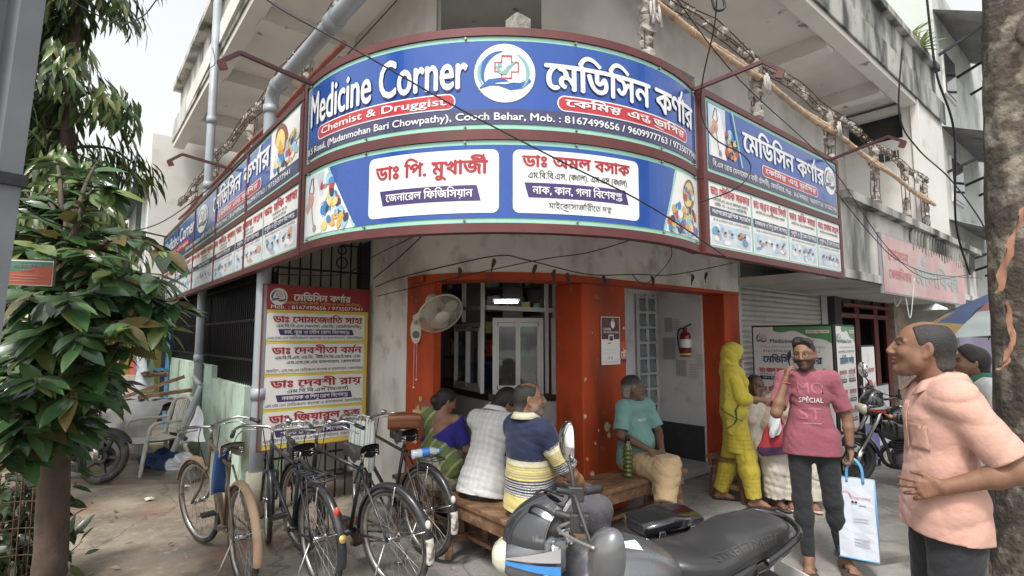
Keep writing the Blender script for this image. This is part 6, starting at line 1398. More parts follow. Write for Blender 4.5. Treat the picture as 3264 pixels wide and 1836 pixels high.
    for s, a in ((-1, R_(-60)), (1, R_(120))):
        e = bb + V((math.cos(a) * .165, .07 * s, math.sin(a) * .165)); mb = MB(); mb.bar(bb + V((0, .06 * s, 0)), e, .018, .012); cr = L.put(mb, 'crank', M_rim)
        mb = MB(); mb.bar(e + V((0, .01 * s, 0)), e + V((0, .1 * s, 0)), .07, .022); L.put(mb, 'pedal', M_blkpl, cr)
    if stand:
        mb = MB(); mb.tube([ra + V((.02, .06, -.02)), V((-.50, .20, .006))], .007, 6); mb.tube([V((-.50, .20, .006)), V((-.46, .24, .006))], .008, 6); L.put(mb, 'kickstand', M_rim)
    return t, L, SM, hc
M_bfr1 = mat('dusty_brown_paint', (.17, .125, .085), .7, var=.25, scale=10, stain=((.25, .2, .14), 6, .5, .7))
M_bgd1 = mat('dusty_tan_mudguard', (.34, .235, .15), .7, var=.15, scale=8, stain=((.18, .12, .08), 6, .52, .7))
M_navyfr = mat('navy_frame_paint', (.025, .03, .045), .35, var=.2, coat=.3, stain=((.1, .09, .08), 6, .58, .75))
b1 = bicycle((-1.83, 3.82), (-.66, .75), 'dusty brown bicycle with tan mudguards nearest the drainpipe', M_bfr1, M_bgd1, steer=R_(14), lean=R_(-3), grey_cover=True, carrier=False, bell=False)
b2 = bicycle((-1.29, 3.80), (-.68, .74), 'black bicycle with a red reflector and a brass badge on its rear mudguard', M_navyfr, M_blk, steer=R_(-16), lean=R_(-4), reflector=True)
b3 = bicycle((-.79, 3.80), (-.80, .60), 'black bicycle with a chipped white tail patch and no carrier, third from the drainpipe', M_blk, M_blk, steer=R_(-6), lean=R_(-4), white_tail=True, carrier=False)
b4 = bicycle((-.66, 4.36), (-.70, .72), 'black bicycle with a white tail patch whose saddle carries a brown handbag', M_blk, M_blk, steer=R_(-18), lean=R_(-2), white_tail=True)
# blue and cream cloth bag tied at the head of the first bicycle
def soft_bag(name, label, M, w, h, d, m, handles=None, cat='bag'):
    t = thing(name, M.translation, label, cat, 0); mb = MB(); rows = []
    for i in range(11):
        s = i / 10; ww = w * (1 + .12 * math.sin(s * 3)); dd = d * (.25 + math.sin(min(1, s * 1.15) * math.pi * .5) * .9) if s < .95 else d * .8
        rows.append([M @ Vector((ww * .5 * math.copysign(abs(math.cos(a)) ** .6, math.cos(a)), dd * .5 * math.copysign(abs(math.sin(a)) ** .8, math.sin(a)) + .006 * math.sin(5 * a + 3 * s), -h * s + .008 * math.sin(3 * a))) for a in [2 * math.pi * j / 28 for j in range(29)]])
    mb.sheet(rows); bt = rows[-1]; c = sum((Vector(p) for p in bt[:-1]), Vector()) / 28
    mb.add([c] + bt, [(0, k + 1, k + 2) for k in range(28)]); mb.build('bag_body', m, t)
    if handles:
        for sd in (-1, 1):
            mb = MB(); hw, hh, hm, r = handles; mb.tube(spline([M @ Vector((-hw, sd * d * .12, -.01)), M @ Vector((-hw * .6, sd * d * .08, hh * .8)), M @ Vector((0, 0, hh)), M @ Vector((hw * .6, sd * d * .08, hh * .8)), M @ Vector((hw, sd * d * .12, -.01))], 5), r, 6); mb.build('handle', hm, t)
    return t
def stripe_mat(name, cols, scale, axis='X', rough=.85):
    m = bpy.data.materials.new(name); m.use_nodes = True; nt = m.node_tree; N = nt.nodes; L = nt.links; p = N['Principled BSDF']; tc = N.new('ShaderNodeTexCoord'); sx = N.new('ShaderNodeSeparateXYZ'); L.new(tc.outputs['Object'], sx.inputs[0])
    mu = N.new('ShaderNodeMath'); mu.operation = 'MULTIPLY'; L.new(sx.outputs[axis], mu.inputs[0]); mu.inputs[1].default_value = scale; fr = N.new('ShaderNodeMath'); fr.operation = 'FRACT'; L.new(mu.outputs[0], fr.inputs[0])
    cr = N.new('ShaderNodeValToRGB'); cr.color_ramp.interpolation = 'CONSTANT'; e = cr.color_ramp.elements; e[0].color = (*cols[0][1], 1); e[0].position = 0; e[1].position = cols[1][0]; e[1].color = (*cols[1][1], 1)
    for ps, c in cols[2:]: k = e.new(ps); k.color = (*c, 1)
    L.new(fr.outputs[0], cr.inputs[0]); L.new(cr.outputs[0], p.inputs['Base Color']); p.inputs['Roughness'].default_value = rough; return m
M_stripebag = stripe_mat('striped_canvas', [(0, (.55, .53, .47)), (.3, (.16, .30, .40)), (.45, (.55, .53, .47)), (.62, (.42, .36, .25)), (.72, (.50, .50, .46)), (.85, (.22, .36, .44))], 11)
hp = at(912, 1060, 4.62); soft_bag('striped_bag', 'white and blue striped cloth bag hanging from a bicycle handlebar', Matrix.Translation(hp) @ Matrix.Rotation(R_(-25), 4, 'Z'), .24, .40, .10, M_stripebag, (.07, .05, M_stripebag, .008))
M_blueband = stripe_mat('blue_cream_bag', [(0, (.02, .06, .18)), (.3, (.02, .06, .18)), (.55, (.42, .42, .26)), (.7, (.5, .5, .4)), (.8, (.05, .12, .3))], 9)
hp = at(553, 1135, 4.15); soft_bag('saddle_cloth_bag', 'navy and cream bag hanging at the head of the brown bicycle', Matrix.Translation(hp) @ Matrix.Rotation(R_(40), 4, 'Z'), .11, .3, .10, M_blueband)
# brown handbag on the saddle of the fourth bicycle
sp = b4[1].M @ Vector((-.24, 0, .945)); t = thing('handbag', sp, 'brown leather handbag resting on a bicycle saddle', 'handbag', 0)
def loft(mb, secs, n=24, e=2.6, M=None, caps=True, m=None):
    """superellipse sections along x: (x, half width, z bottom, z top[, exponent, y shift])"""
    rows = []
    for s in secs:
        x, w, z0, z1 = s[:4]; ee = s[4] if len(s) > 4 and s[4] else e; ys = s[5] if len(s) > 5 else 0; r = []
        for j in range(n + 1):
            a = 2 * math.pi * j / n; c, k = math.cos(a), math.sin(a); p = Vector((x, ys + w * math.copysign(abs(c) ** (2 / ee), c), (z0 + z1) / 2 + (z1 - z0) / 2 * math.copysign(abs(k) ** (2 / ee), k))); r.append(M @ p if M else p)
        rows.append(r)
    mb.sheet(rows, m)
    if caps:
        for r in (rows[0], rows[-1]):
            c = sum((Vector(p) for p in r[:-1]), Vector()) / n; mb.add([c] + r, [(0, k + 1, k + 2) for k in range(n)], m, True)
    return rows
Mh = Matrix.Translation(sp) @ Matrix.Rotation(R_(10), 4, 'Z'); M_leather = mat('brown_leather', (.20, .075, .035), .45, var=.2, scale=9, stain=((.10, .04, .02), 7, .52, .7), bump=.15)
mb = MB(); loft(mb, [(-.14, .02, .0, .10), (-.135, .05, 0, .115), (0, .062, 0, .125), (.135, .05, 0, .115), (.14, .02, 0, .10)], 20, 3, Mh); mb.build('bag_body', M_leather, t)
mb = MB(); loft(mb, [(-.13, .056, .06, .122), (0, .068, .055, .133), (.13, .056, .06, .122)], 20, 3, Mh); mb.build('flap', mat('brown_leather_flap', (.24, .09, .04), .4, var=.15, bump=.1), t)
mb = MB(); mb.tube(spline([Mh @ Vector((-.12, 0, .115)), Mh @ Vector((-.05, -.03, .138)), Mh @ Vector((.05, -.035, .137)), Mh @ Vector((.12, 0, .115))], 5), .008, 6); mb.build('handle', M_leather, t)
# water bottle on the carrier
cp = b4[1].M @ Vector((-.55, 0, .80)); t = thing('water_bottle', cp, 'clear plastic water bottle lying on a bicycle carrier', 'bottle', 0)
bd = Vector((.93, .2, .10)).normalized(); a0 = cp - bd * .12; mb = MB(); mb.lathe(a0, bd, [(0, 0), (.03, 0), (.036, .01), (.033, .04), (.036, .06), (.033, .085), (.036, .11), (.036, .15), (.03, .18), (.014, .205), (.014, .22)], 18); mb.build('body', mat('clear_plastic', (.7, .78, .85), .08, alpha=.45, spec=.8), t)
mb = MB(); mb.lathe(a0, bd, [(.0368, .085), (.0368, .145)], 18); mb.build('label_band', mat('blue_label', (.03, .14, .45), .4), t)
mb = MB(); mb.lathe(a0, bd, [(.016, .218), (.016, .24), (0, .24)], 14); mb.build('cap', mat('blue_cap', (.03, .2, .55), .4), t)

# ---------------------------------------------------------------- motorcycles
M_silver = mat('gunmetal_paint', (.16, .165, .175), .25, metal=.55, var=.06, scale=4, coat=.6, stain=((.16, .155, .15), 7, .58, .8))
M_engine = mat('engine_grey', (.12, .12, .12), .5, metal=.6, var=.25, scale=12)
M_gloss = mat('gloss_black_paint', (.012, .012, .014), .15, var=.1, coat=.8)
M_lens = mat('yellowed_headlamp', (.58, .55, .44), .12, var=.1, coat=.6, spec=.8)
M_glossred = mat('red_decal', (.40, .02, .02), .25, coat=.5, var=.1)
def motorcycle(o, fwd, label, steer, lean, tank_m, panel_m, decal_m, seat_m, detail=True):
    f = Vector((*fwd, 0)).normalized(); ang = math.atan2(f.y, f.x); o = Vector((*o, 0)); V = Vector
    t = thing('motorcycle', o, label, 'motorcycle', ang); t.rotation_euler = (lean, 0, ang)
    L = Loc(t, Matrix.Translation(o) @ Matrix.Rotation(ang, 4, 'Z') @ Matrix.Rotation(lean, 4, 'X'))
    RW = .30; fa = V((.70, 0, RW)); ra = V((-.60, 0, RW)); h0 = V((.43, 0, .76)); h1 = V((.36, 0, .97)); ax = (h1 - h0).normalized()
    SM = Matrix.Translation(h0) @ Matrix.Rotation(steer, 4, ax) @ Matrix.Translation(-h0)
    wheel(L, fa, RW, M_blkpl, 0, SM, tyre_r=.042, hub=.07, alloy=5); wheel(L, ra, RW, M_blkpl, 0, None, tyre_r=.052, hub=.08, alloy=5)
    mb = MB()
    for s in (-1, 1): mb.tube([h1 + V((.03, .09 * s, .0)), h0 + V((.03, .09 * s, 0)), fa + V((-.06, .09 * s, .14))], .021, 12); mb.tube([fa + V((-.065, .09 * s, .15)), fa + V((0, .09 * s, -.02))], .03, 12)
    L.put(mb, 'fork', M_chrome, None, SM)
    mb = mudguard(fa, RW + .035, R_(35), R_(170), .13, .05); L.put(mb, 'front_mudguard', panel_m, None, SM)
    # frame, engine, exhaust, swingarm
    mb = MB(); mb.tube(spline([h0, V((.25, 0, .72)), V((-.1, 0, .68)), V((-.4, 0, .70)), V((-.8, 0, .74))], 5), .025, 8); mb.tube(spline([h0, V((.30, 0, .45)), V((.22, 0, .25)), V((-.1, 0, .22)), V((-.22, 0, .35)), V((-.25, 0, .66))], 5), .022, 8)
    for s in (-1, 1): mb.tube([V((-.2, .09 * s, .36)), ra + V((0, .1 * s, 0))], .022, 8); mb.tube([ra + V((.06, .13 * s, .06)), V((-.42, .13 * s, .66))], .026, 10)
    L.put(mb, 'frame', M_blkpl)
    mb = MB(); loft(mb, [(-.22, .07, .26, .46), (-.18, .13, .22, .50), (.08, .14, .2, .46), (.2, .12, .24, .42), (.24, .06, .28, .38)], 20, 4)
    for k in range(7): loft(mb, [(.05, .085, .46 + .028 * k, .472 + .028 * k), (.24, .085, .44 + .028 * k, .452 + .028 * k)], 12, 5)
    mb.cyl(V((-.08, .12, .34)), V((-.08, .165, .34)), .09, 20); mb.cyl(V((-.06, -.12, .34)), V((-.06, -.165, .34)), .1, 20); L.put(mb, 'engine', M_engine)
    mb = MB(); mb.tube(spline([V((.22, -.05, .48)), V((.32, -.09, .36)), V((.2, -.13, .2)), V((-.2, -.15, .2)), V((-.4, -.17, .28)), V((-.85, -.19, .40))], 5), [.022] * 16 + [.04] * 10, 12); L.put(mb, 'exhaust', M_blkpl)
    # tank
    mb = MB(); loft(mb, [(.36, .055, .74, .83), (.34, .10, .71, .86), (.27, .145, .69, .905), (.15, .168, .67, .925), (.02, .165, .66, .91), (-.08, .14, .66, .875), (-.15, .105, .67, .83), (-.17, .06, .69, .79)], 32, 2.5); tk = L.put(mb, 'tank', tank_m)
    for s in (-1, 1):
        mb = MB(); loft(mb, [(.40, .012, .60, .79, 2.4, .115 * s), (.33, .022, .57, .80, 2.4, .150 * s), (.2, .024, .60, .76, 2.4, .168 * s), (.08, .018, .64, .73, 2.4, .165 * s), (.02, .006, .66, .70, 2.4, .16 * s)], 16); L.put(mb, 'tank_shroud', panel_m, tk)
        mb = MB(); loft(mb, [(-.14, .02, .60, .74, 2.4, .11 * s), (-.25, .03, .54, .74, 2.4, .125 * s), (-.4, .03, .60, .76, 2.4, .125 * s), (-.52, .015, .68, .78, 2.4, .12 * s)], 16); sp_ = L.put(mb, 'side_panel', panel_m)
        mb = MB(); loft(mb, [(-.16, .004, .70, .735, 2, .142 * s), (-.28, .004, .66, .69, 2, .158 * s), (-.4, .004, .67, .68, 2, .157 * s)], 10); L.put(mb, 'decal', decal_m, sp_)
    mb = MB(); mb.cyl(V((.15, 0, .922)), V((.15, 0, .934)), .045, 24); mb.cyl(V((.15, 0, .934)), V((.15, 0, .938)), .03, 20); L.put(mb, 'fuel_cap', M_chrome, tk)
    # seat: rider's dip, raised pillion
    mb = MB(); SE = [(-.10, .06, .76, .82), (-.12, .10, .74, .835), (-.20, .135, .73, .835), (-.30, .15, .73, .825), (-.38, .145, .735, .835), (-.44, .14, .74, .865), (-.52, .14, .75, .888), (-.64, .13, .77, .898), (-.74, .11, .79, .897), (-.79, .08, .80, .885), (-.805, .04, .82, .87)]
    loft(mb, SE, 32, 3.2); st = L.put(mb, 'seat', seat_m)
    mb = MB(); loft(mb, [(-.45, .11, .66, .76), (-.62, .12, .70, .79), (-.78, .10, .74, .82), (-.86, .05, .77, .82)], 20, 3); tl = L.put(mb, 'tail_fairing', panel_m)
    mb = MB(); loft(mb, [(-.84, .06, .755, .80), (-.875, .05, .76, .795)], 14, 3); L.put(mb, 'tail_lamp', M_glossred, tl)
    mb = MB(); mb.tube(spline([V((-.55, .15, .78)), V((-.68, .15, .825)), V((-.79, .125, .858)), V((-.85, 0, .868)), V((-.79, -.125, .858)), V((-.68, -.15, .825)), V((-.55, -.15, .78))], 6), .014, 10); L.put(mb, 'grab_rail', M_gloss)
    mb = mudguard(ra, RW + .07, R_(95), R_(190), .15, .04); L.put(mb, 'rear_mudguard', M_blkpl)
    mb = MB(); mb.box((-.93, -.09, .5), (-.92, .09, .62)); L.put(mb, 'number_plate', mat('plate_white', (.6, .6, .58), .5))
    # front: bars, levers, mirrors, instrument, headlamp fairing
    mb = MB(); hc = h1 + V((0, 0, .045))
    for s in (-1, 1): mb.tube(spline([hc + V((0, .06 * s, 0)), hc + V((.0, .12 * s, .015)), hc + V((-.05, .24 * s, .06)), hc + V((-.10, .33 * s, .065)), hc + V((-.15, .40 * s, .055))], 6), .0125, 10)
    mb.bar(hc + V((0, -.08, 0)), hc + V((0, .08, 0)), .035, .03); hb = L.put(mb, 'handlebar', M_chrome, None, SM)
    for s in (-1, 1):
        mb = MB(); mb.tube([hc + V((-.085, .295 * s, .066)), hc + V((-.15, .40 * s, .055)), hc + V((-.158, .415 * s, .055))], [.02, .019, .021], 12); L.put(mb, 'grip', M_blkpl, hb, SM)
        mb = MB(); mb.box((hc.x - .085, .235 * s - .025, hc.z + .035), (hc.x - .02, .235 * s + .025, hc.z + .095)); mb.cyl(hc + V((-.05, .22 * s, .07)), hc + V((.03, .20 * s, .085)), .012, 8); L.put(mb, 'switch_block', M_blkpl, hb, SM, bevel=.006)
        mb = MB(); mb.tube(spline([hc + V((-.03, .235 * s, .065)), hc + V((.02, .28 * s, .055)), hc + V((-.03, .36 * s, .045)), hc + V((-.09, .43 * s, .04))], 5), .006, 6); L.put(mb, 'lever', M_rim, hb, SM)
        mp = hc + V((-.02, .29 * s, .22 if s < 0 else .06)); mp += V((-.10, .09, -.10)) if s > 0 else V(); mb = MB(); mb.tube(spline([hc + V((-.045, .235 * s, .085)), hc + V((-.035, .25 * s, .15)), mp + V((0, 0, -.03))], 4), [.012, .011, .010, .009, .008, .008, .008, .008, .008], 8)
        stalk = L.put(mb, 'mirror_stalk', M_blkpl, hb, SM)
        mb = MB(); Q = Matrix.Translation(mp + V((0, .025 * s, .045))) @ Matrix.Rotation(.25 if s < 0 else 1.0, 4, 'Z'); rows = []
        for i in range(9):
            q = math.sin(math.pi * .5 * i / 8); rows.append([Q @ V((.05 * math.cos(math.pi * .5 * i / 8) - .012, .062 * q * math.copysign(abs(math.cos(a)) ** .8, math.cos(a)), .088 * q * math.copysign(abs(math.sin(a)) ** .8, math.sin(a)) + .3 * .062 * q * math.cos(a) * s)) for a in [2 * math.pi * j / 24 for j in range(25)]])
        mb.sheet(rows); mh = L.put(mb, 'mirror_shell', M_chrome if s < 0 else M_silver, hb, SM)
        mb = MB(); r = [p + (Q.to_3x3() @ V((.002, 0, 0))) for p in rows[-1]]; c = sum(r[:-1], V()) / 24; mb.add([c] + [lerp(c, p, .95) for p in r], [(0, k + 1, k + 2) for k in range(24)]); L.put(mb, 'mirror_glass', mat('mirror_glass', (.7, .72, .72), .03, metal=1.0, var=.02), mh, SM)
    mb = MB(); 
    for q in range(3): mb.tube(spline([hc + V((.0, .2 - .2 * q, .06)), hc + V((.1, .13 - .13 * q, .09)), hc + V((.13, .04, .0)), h0 + V((.06, .03, -.05))], 6), .0055, 6)
    L.put(mb, 'control_cable', M_cable, hb, SM)
    mb = MB(); loft(mb, [(.36, .06, .98, 1.02), (.38, .085, .975, 1.045), (.44, .09, .97, 1.06), (.46, .07, .98, 1.05)], 20, 3); ins = L.put(mb, 'instrument_cluster', M_blkpl, hb, SM)
    mb = MB(); mb.cyl(V((.355, 0, .955)), V((.34, 0, .985)), .028, 16); L.put(mb, 'ignition_lock', M_chrome, hb, SM)
    SM0 = SM; SM = SM @ Matrix.Translation((.37, 0, .90)) @ Matrix.Scale(.84, 4) @ Matrix.Translation((-.42, 0, -.84))
    # headlamp cowl: lens in front, side cheeks, visor above
    mb = MB(); loft(mb, [(.40, .10, .80, .95), (.46, .135, .76, .97), (.55, .14, .745, .955), (.63, .118, .755, .93), (.665, .09, .78, .90)], 28, 3, None, True); cw = L.put(mb, 'headlamp_cowl', tank_m, None, SM)
    mb = MB(); loft(mb, [(.655, .098, .772, .92), (.69, .092, .785, .905), (.715, .07, .81, .885), (.722, .03, .835, .865)], 24, 2.8); L.put(mb, 'headlamp', M_lens, cw, SM)
    mb = MB(); rows = []
    for i in range(11):
        el = R_(lerp(4, 66, i / 10)); rows.append([V((.455 + .225 * math.cos(el) * math.cos(az) - .05 * (i / 10) ** 2, .142 * (math.cos(el) * .75 + .25) * math.sin(az) * 1.05, .895 + .235 * math.sin(el) - .05 * (abs(az) / 1.4) ** 2 * (i / 10))) for az in [lerp(-1.4, 1.4, j / 16) for j in range(17)]])
    mb.sheet(rows); mb.sheet([[p + V((-.006, 0, -.004)) for p in r] for r in rows]); L.put(mb, 'visor', mat('smoked_visor', (.03, .032, .036), .15, var=.1, coat=.6, stain=((.20, .19, .18), 9, .62, .68)), cw, SM)
    for s in (-1, 1):
        def cheek(tf, q):   # point on the cowl flank
            x = lerp(.655, .42, tf); w = .112 + .03 * math.sin(tf * 2.4); return V((x, (w + .006) * s, q))
        mb = MB(); rows = [[cheek(k / 8, lerp(.858, .862 + .0065 * k, j / 3)) for j in range(4)] for k in range(9)]; mb.sheet(rows); L.put(mb, 'silver_flash', mat('silver_flash', (.6, .6, .62), .2, metal=.6), cw, SM)
        mb = MB(); rows = [[cheek(k / 8, lerp(.838 - .004 * k, .852 - .001 * k, j / 2)) + V((0, .001 * s, 0)) for j in range(3)] for k in range(9)]; mb.sheet(rows); L.put(mb, 'decal', decal_m, cw, SM)
    for s in (-1, 1):
        mb = MB(); mb.tube([V((.45, .13 * s, .80)), V((.44, .21 * s, .79))], .009, 8); mb.ball(V((.44, .235 * s, .79)), (.03, .035, .026), None, 12); L.put(mb, 'indicator', mat('indicator_amber', (.6, .28, .05), .2, coat=.5), None, SM)
    mb = MB(); mb.tube([V((-.05, .12, .25)), V((-.0, .27, .0))], .011, 8); L.put(mb, 'side_stand', M_blkpl)
    return t, L, SM, st, SE
M_bluedecal = mat('blue_decal', (.04, .22, .55), .25, coat=.5, var=.2)
mo = motorcycle((.47, 2.31), (-.9, -.44), 'gunmetal grey motorcycle with a black seat and blue flash in the front centre', R_(-33), R_(-6), M_silver, M_gloss, M_bluedecal, mat('motorcycle_seat_vinyl', (.03, .03, .032), .38, var=.12, scale=6, bump=.12, bscale=50, coat=.15, stain=((.07, .068, .065), 5, .5, .75)))
tm, LM, SMM, seat, SE = mo
# raised lettering on the left flank of the seat, document sticker on the tank
mb = MB(); lay, w = layout('STREETMOTOR', .02); sx = .40 / w; SBV = BVHTree.FromPolygons([v.co.copy() for v in seat.data.vertices], [tuple(p.vertices) for p in seat.data.polygons])
for ch, x, y, kx, ky in lay:
    vs, fs, _ = glyph(ch, .02); pts = []
    for px, py, *_q in vs:
        q = (y + py) / .75; hit = SBV.ray_cast(Vector((-.70 + (w - (x + px)) * sx, .112 - .05 * q + .3, .80 + .42)), Vector((0, -.58, -.81)), 1)[0]; pts.append((hit or Vector((-.5, .1, .85))) + Vector((0, .0015, .003)))
    mb.add([LM.M @ p for p in pts], fs)
mb.build('embossed_lettering', mat('worn_vinyl_edge', (.05, .049, .048), .4), seat)
mb = MB(); pts = [[Vector((x, y, .929 - 1.05 * (abs(y) ) ** 2 * 3.2 - .35 * (x - .14) ** 2)) for y in (.03, .055, .08, .105)] for x in (.13, .09, .05)]
mb.sheet([[LM.M @ p for p in r] for r in pts]); tag(mb.build('sticker', M_pwhite, [c for c in tm.children if c.name.startswith('tank')][0]))
# pannier box on the far side
t = thing('side_box', LM.M @ Vector((-.46, -.36, .5)), 'black plastic box with two chrome latches on the far side of the grey motorcycle', 'box', math.atan2(-.44, -.9))
B_ = Matrix.Translation((-.44, -.36, .62)) @ Matrix.Scale(.84, 4); mb = MB(); loft(mb, [(-.22, .06, -.14, .13, 5), (-.21, .11, -.15, .14, 5), (.19, .11, -.15, .14, 5), (.20, .06, -.14, .13, 5)], 28, 5, LM.M @ B_); mb.build('box_body', M_blkpl, t)
mb = MB(); loft(mb, [(-.225, .07, .145, .19, 4), (-.215, .115, .145, .215, 4), (.0, .118, .145, .232, 4), (.195, .115, .145, .215, 4), (.205, .07, .145, .19, 4)], 28, 4, LM.M @ B_); mb.build('lid', M_gloss, t)
for x in (-.13, .1):
    mb = MB(); mb.box((x - .022, .112, .10), (x + .022, .124, .17), None, lambda a, b, c: LM.M @ B_ @ Vector((a, b, c))); mb.build('latch', M_chrome, t, bevel=.003)
motorcycle((4.59, 6.26), (-.92, .15), 'black motorcycle with red flashes parked by the banners', R_(12), R_(-4), M_gloss, M_gloss, M_glossred, M_saddle)
motorcycle((-5.50, 6.75), (.86, -.42), 'black motorcycle half hidden behind the young tree on the left', R_(28), R_(-4), M_silver, M_blkpl, mat('pale_decal', (.4, .42, .44), .3), M_saddle)
# ================================================================ people: one body surface each, grown from a posed skeleton
class Field:
    def __init__(s, lo, hi, vox):
        s.vox = vox; s.lo = np.array(lo, float) - 3 * vox; n = np.ceil((np.array(hi) - s.lo) / vox).astype(int) + 4
        s.n = n; s.D = np.full(n, .2, np.float32); s.ax = [(s.lo[i] + vox * np.arange(n[i])).astype(np.float32) for i in range(3)]
    def reg(s, lo, hi, m):
        a = np.clip(np.floor((np.minimum(lo, hi) - m - s.lo) / s.vox).astype(int), 0, s.n - 1); b = np.clip(np.ceil((np.maximum(lo, hi) + m - s.lo) / s.vox).astype(int) + 1, 1, s.n)
        sl = tuple(slice(x, y) for x, y in zip(a, b)); return sl, s.ax[0][sl[0]][:, None, None], s.ax[1][sl[1]][None, :, None], s.ax[2][sl[2]][None, None, :]
    def comb(s, sl, d, k, sub=False):
        a = s.D[sl]; d = d.astype(np.float32)
        if sub: h = np.maximum(k - np.abs(a + d), 0) / k; s.D[sl] = np.maximum(a, -d) + h * h * k * .25
        else: h = np.maximum(k - np.abs(a - d), 0) / k; s.D[sl] = np.minimum(a, d) - h * h * k * .25
    def cone(s, a, b, ra, rb, k=.02, flat=None, sub=False, cap=False):
        """tapered limb; flat=(direction, factor) squeezes the section along one direction"""
        a = np.array(a, float); b = np.array(b, float); R = max(ra, rb); sl, X, Y, Z = s.reg(np.minimum(a, b) - R, np.maximum(a, b) + R, k + 2 * s.vox)
        ba = b - a; L2 = max(ba @ ba, 1e-9); px, py, pz = X - a[0], Y - a[1], Z - a[2]
        t = np.clip((px * ba[0] + py * ba[1] + pz * ba[2]) / L2, 0, 1); qx, qy, qz = px - t * ba[0], py - t * ba[1], pz - t * ba[2]
        if flat:
            f = np.array(flat[0], float); f /= np.linalg.norm(f); g = 1 / flat[1] - 1; e = (qx * f[0] + qy * f[1] + qz * f[2]) * g; qx, qy, qz = qx + e * f[0], qy + e * f[1], qz + e * f[2]
        d = np.sqrt(qx * qx + qy * qy + qz * qz) - (ra + (rb - ra) * t)
        if flat: d = d * np.float32(.5 + .5 * flat[1])
        if cap: L = math.sqrt(L2); d = np.maximum(d, (px * ba[0] + py * ba[1] + pz * ba[2]) / L - L)
        s.comb(sl, d, k, sub)
    def chain(s, pts, rs, k=.02, flat=None):
        for i in range(len(pts) - 1): s.cone(pts[i], pts[i + 1], rs[i], rs[i + 1], k, flat)
    def ell(s, c, r, Rm=None, k=.015, sub=False):
        c = np.array(c, float); r = np.array(r, float); R = r.max(); sl, X, Y, Z = s.reg(c - R, c + R, k + 2 * s.vox); px, py, pz = X - c[0], Y - c[1], Z - c[2]
        if Rm is not None: px, py, pz = (px * Rm[0][j] + py * Rm[1][j] + pz * Rm[2][j] for j in range(3))
        k0 = np.sqrt((px / r[0]) ** 2 + (py / r[1]) ** 2 + (pz / r[2]) ** 2); k1 = np.sqrt((px / r[0] ** 2) ** 2 + (py / r[1] ** 2) ** 2 + (pz / r[2] ** 2) ** 2) + 1e-6
        s.comb(sl, k0 * (k0 - 1) / k1, k, sub)
    def plane(s, p, n, k=.004):      # keep the side the normal points away from
        n = np.array(n, float); n /= np.linalg.norm(n); p = np.array(p, float); d = (s.ax[0][:, None, None] - p[0]) * n[0] + (s.ax[1][None, :, None] - p[1]) * n[1] + (s.ax[2][None, None, :] - p[2]) * n[2]
        s.D = np.maximum(s.D, d.astype(np.float32))
    def folds(s, amp, seed, dirs, freq=22):
        r = np.random.RandomState(seed); X, Y, Z = s.ax[0][:, None, None], s.ax[1][None, :, None], s.ax[2][None, None, :]; w = np.zeros(s.n, np.float32)
        for i in range(5):
            d = np.array(dirs[i % len(dirs)], float) + r.uniform(-.35, .35, 3); d *= freq * (1.4, 2.3, 3.6, 1.9, 4.6)[i] / np.linalg.norm(d); e = r.uniform(-14, 14, 3); e2 = r.uniform(-9, 9, 3)
            w += (1.1 - 2 * np.abs(np.sin(d[0] * X + d[1] * Y + d[2] * Z + r.uniform(0, 6) + 1.8 * np.sin(e[0] * X + e[1] * Y + e[2] * Z))) ** .7) * (.25 + .75 * (.5 + .5 * np.sin(e2[0] * X + e2[1] * Y + e2[2] * Z + i)) ** 2) * (1, .8, .5, .9, .4)[i]
        s.D += np.where(s.D < .1, (amp / 2.2) * w, 0).astype(np.float32)
    def mesh(s):
        D = s.D; n = s.n; I = D < 0; cnt = np.zeros(n - 1, np.int8)
        cr = [(i, j, k) for i in (0, 1) for j in (0, 1) for k in (0, 1)]
        sub = lambda A, c: A[c[0]:n[0] - 1 + c[0], c[1]:n[1] - 1 + c[1], c[2]:n[2] - 1 + c[2]]
        for c in cr: cnt += sub(I, c)
        act = (cnt > 0) & (cnt < 8); ids = np.argwhere(act); idx = np.full(n - 1, -1, np.int32); idx[act] = np.arange(len(ids))
        P = np.zeros((len(ids), 3)); W_ = np.zeros(len(ids)); val = {c: sub(D, c)[act] for c in cr}
        for a in cr:
            for axx in range(3):
                if a[axx]: continue
                b = tuple(1 if i == axx else a[i] for i in range(3)); da, db = val[a], val[b]; m = (da < 0) != (db < 0); t = da[m] / (da[m] - db[m]); q = np.tile(np.array(a, float), (m.sum(), 1)); q[:, axx] += t; P[m] += q; W_[m] += 1
        P = (ids + P / W_[:, None]) * s.vox + s.lo; F = []
        for axx in range(3):
            u, v = (axx + 1) % 3, (axx + 2) % 3
            A = [slice(1, n[i] - 1) for i in range(3)]; A[axx] = slice(0, n[axx] - 1); B = list(A); B[axx] = slice(1, n[axx]); ia, ib = I[tuple(A)], I[tuple(B)]
            e = np.argwhere(ia != ib); fl = ia[ia != ib]; o = np.array([0 if i == axx else 1 for i in range(3)]); e = e + o; q = []
            for du, dv in ((0, 0), (1, 0), (1, 1), (0, 1)):
                c = e.copy(); c[:, u] -= du; c[:, v] -= dv; q.append(idx[c[:, 0], c[:, 1], c[:, 2]])
            q = np.stack(q, 1); q[~fl] = q[~fl][:, ::-1]; F.append(q)
        return P, np.concatenate(F)
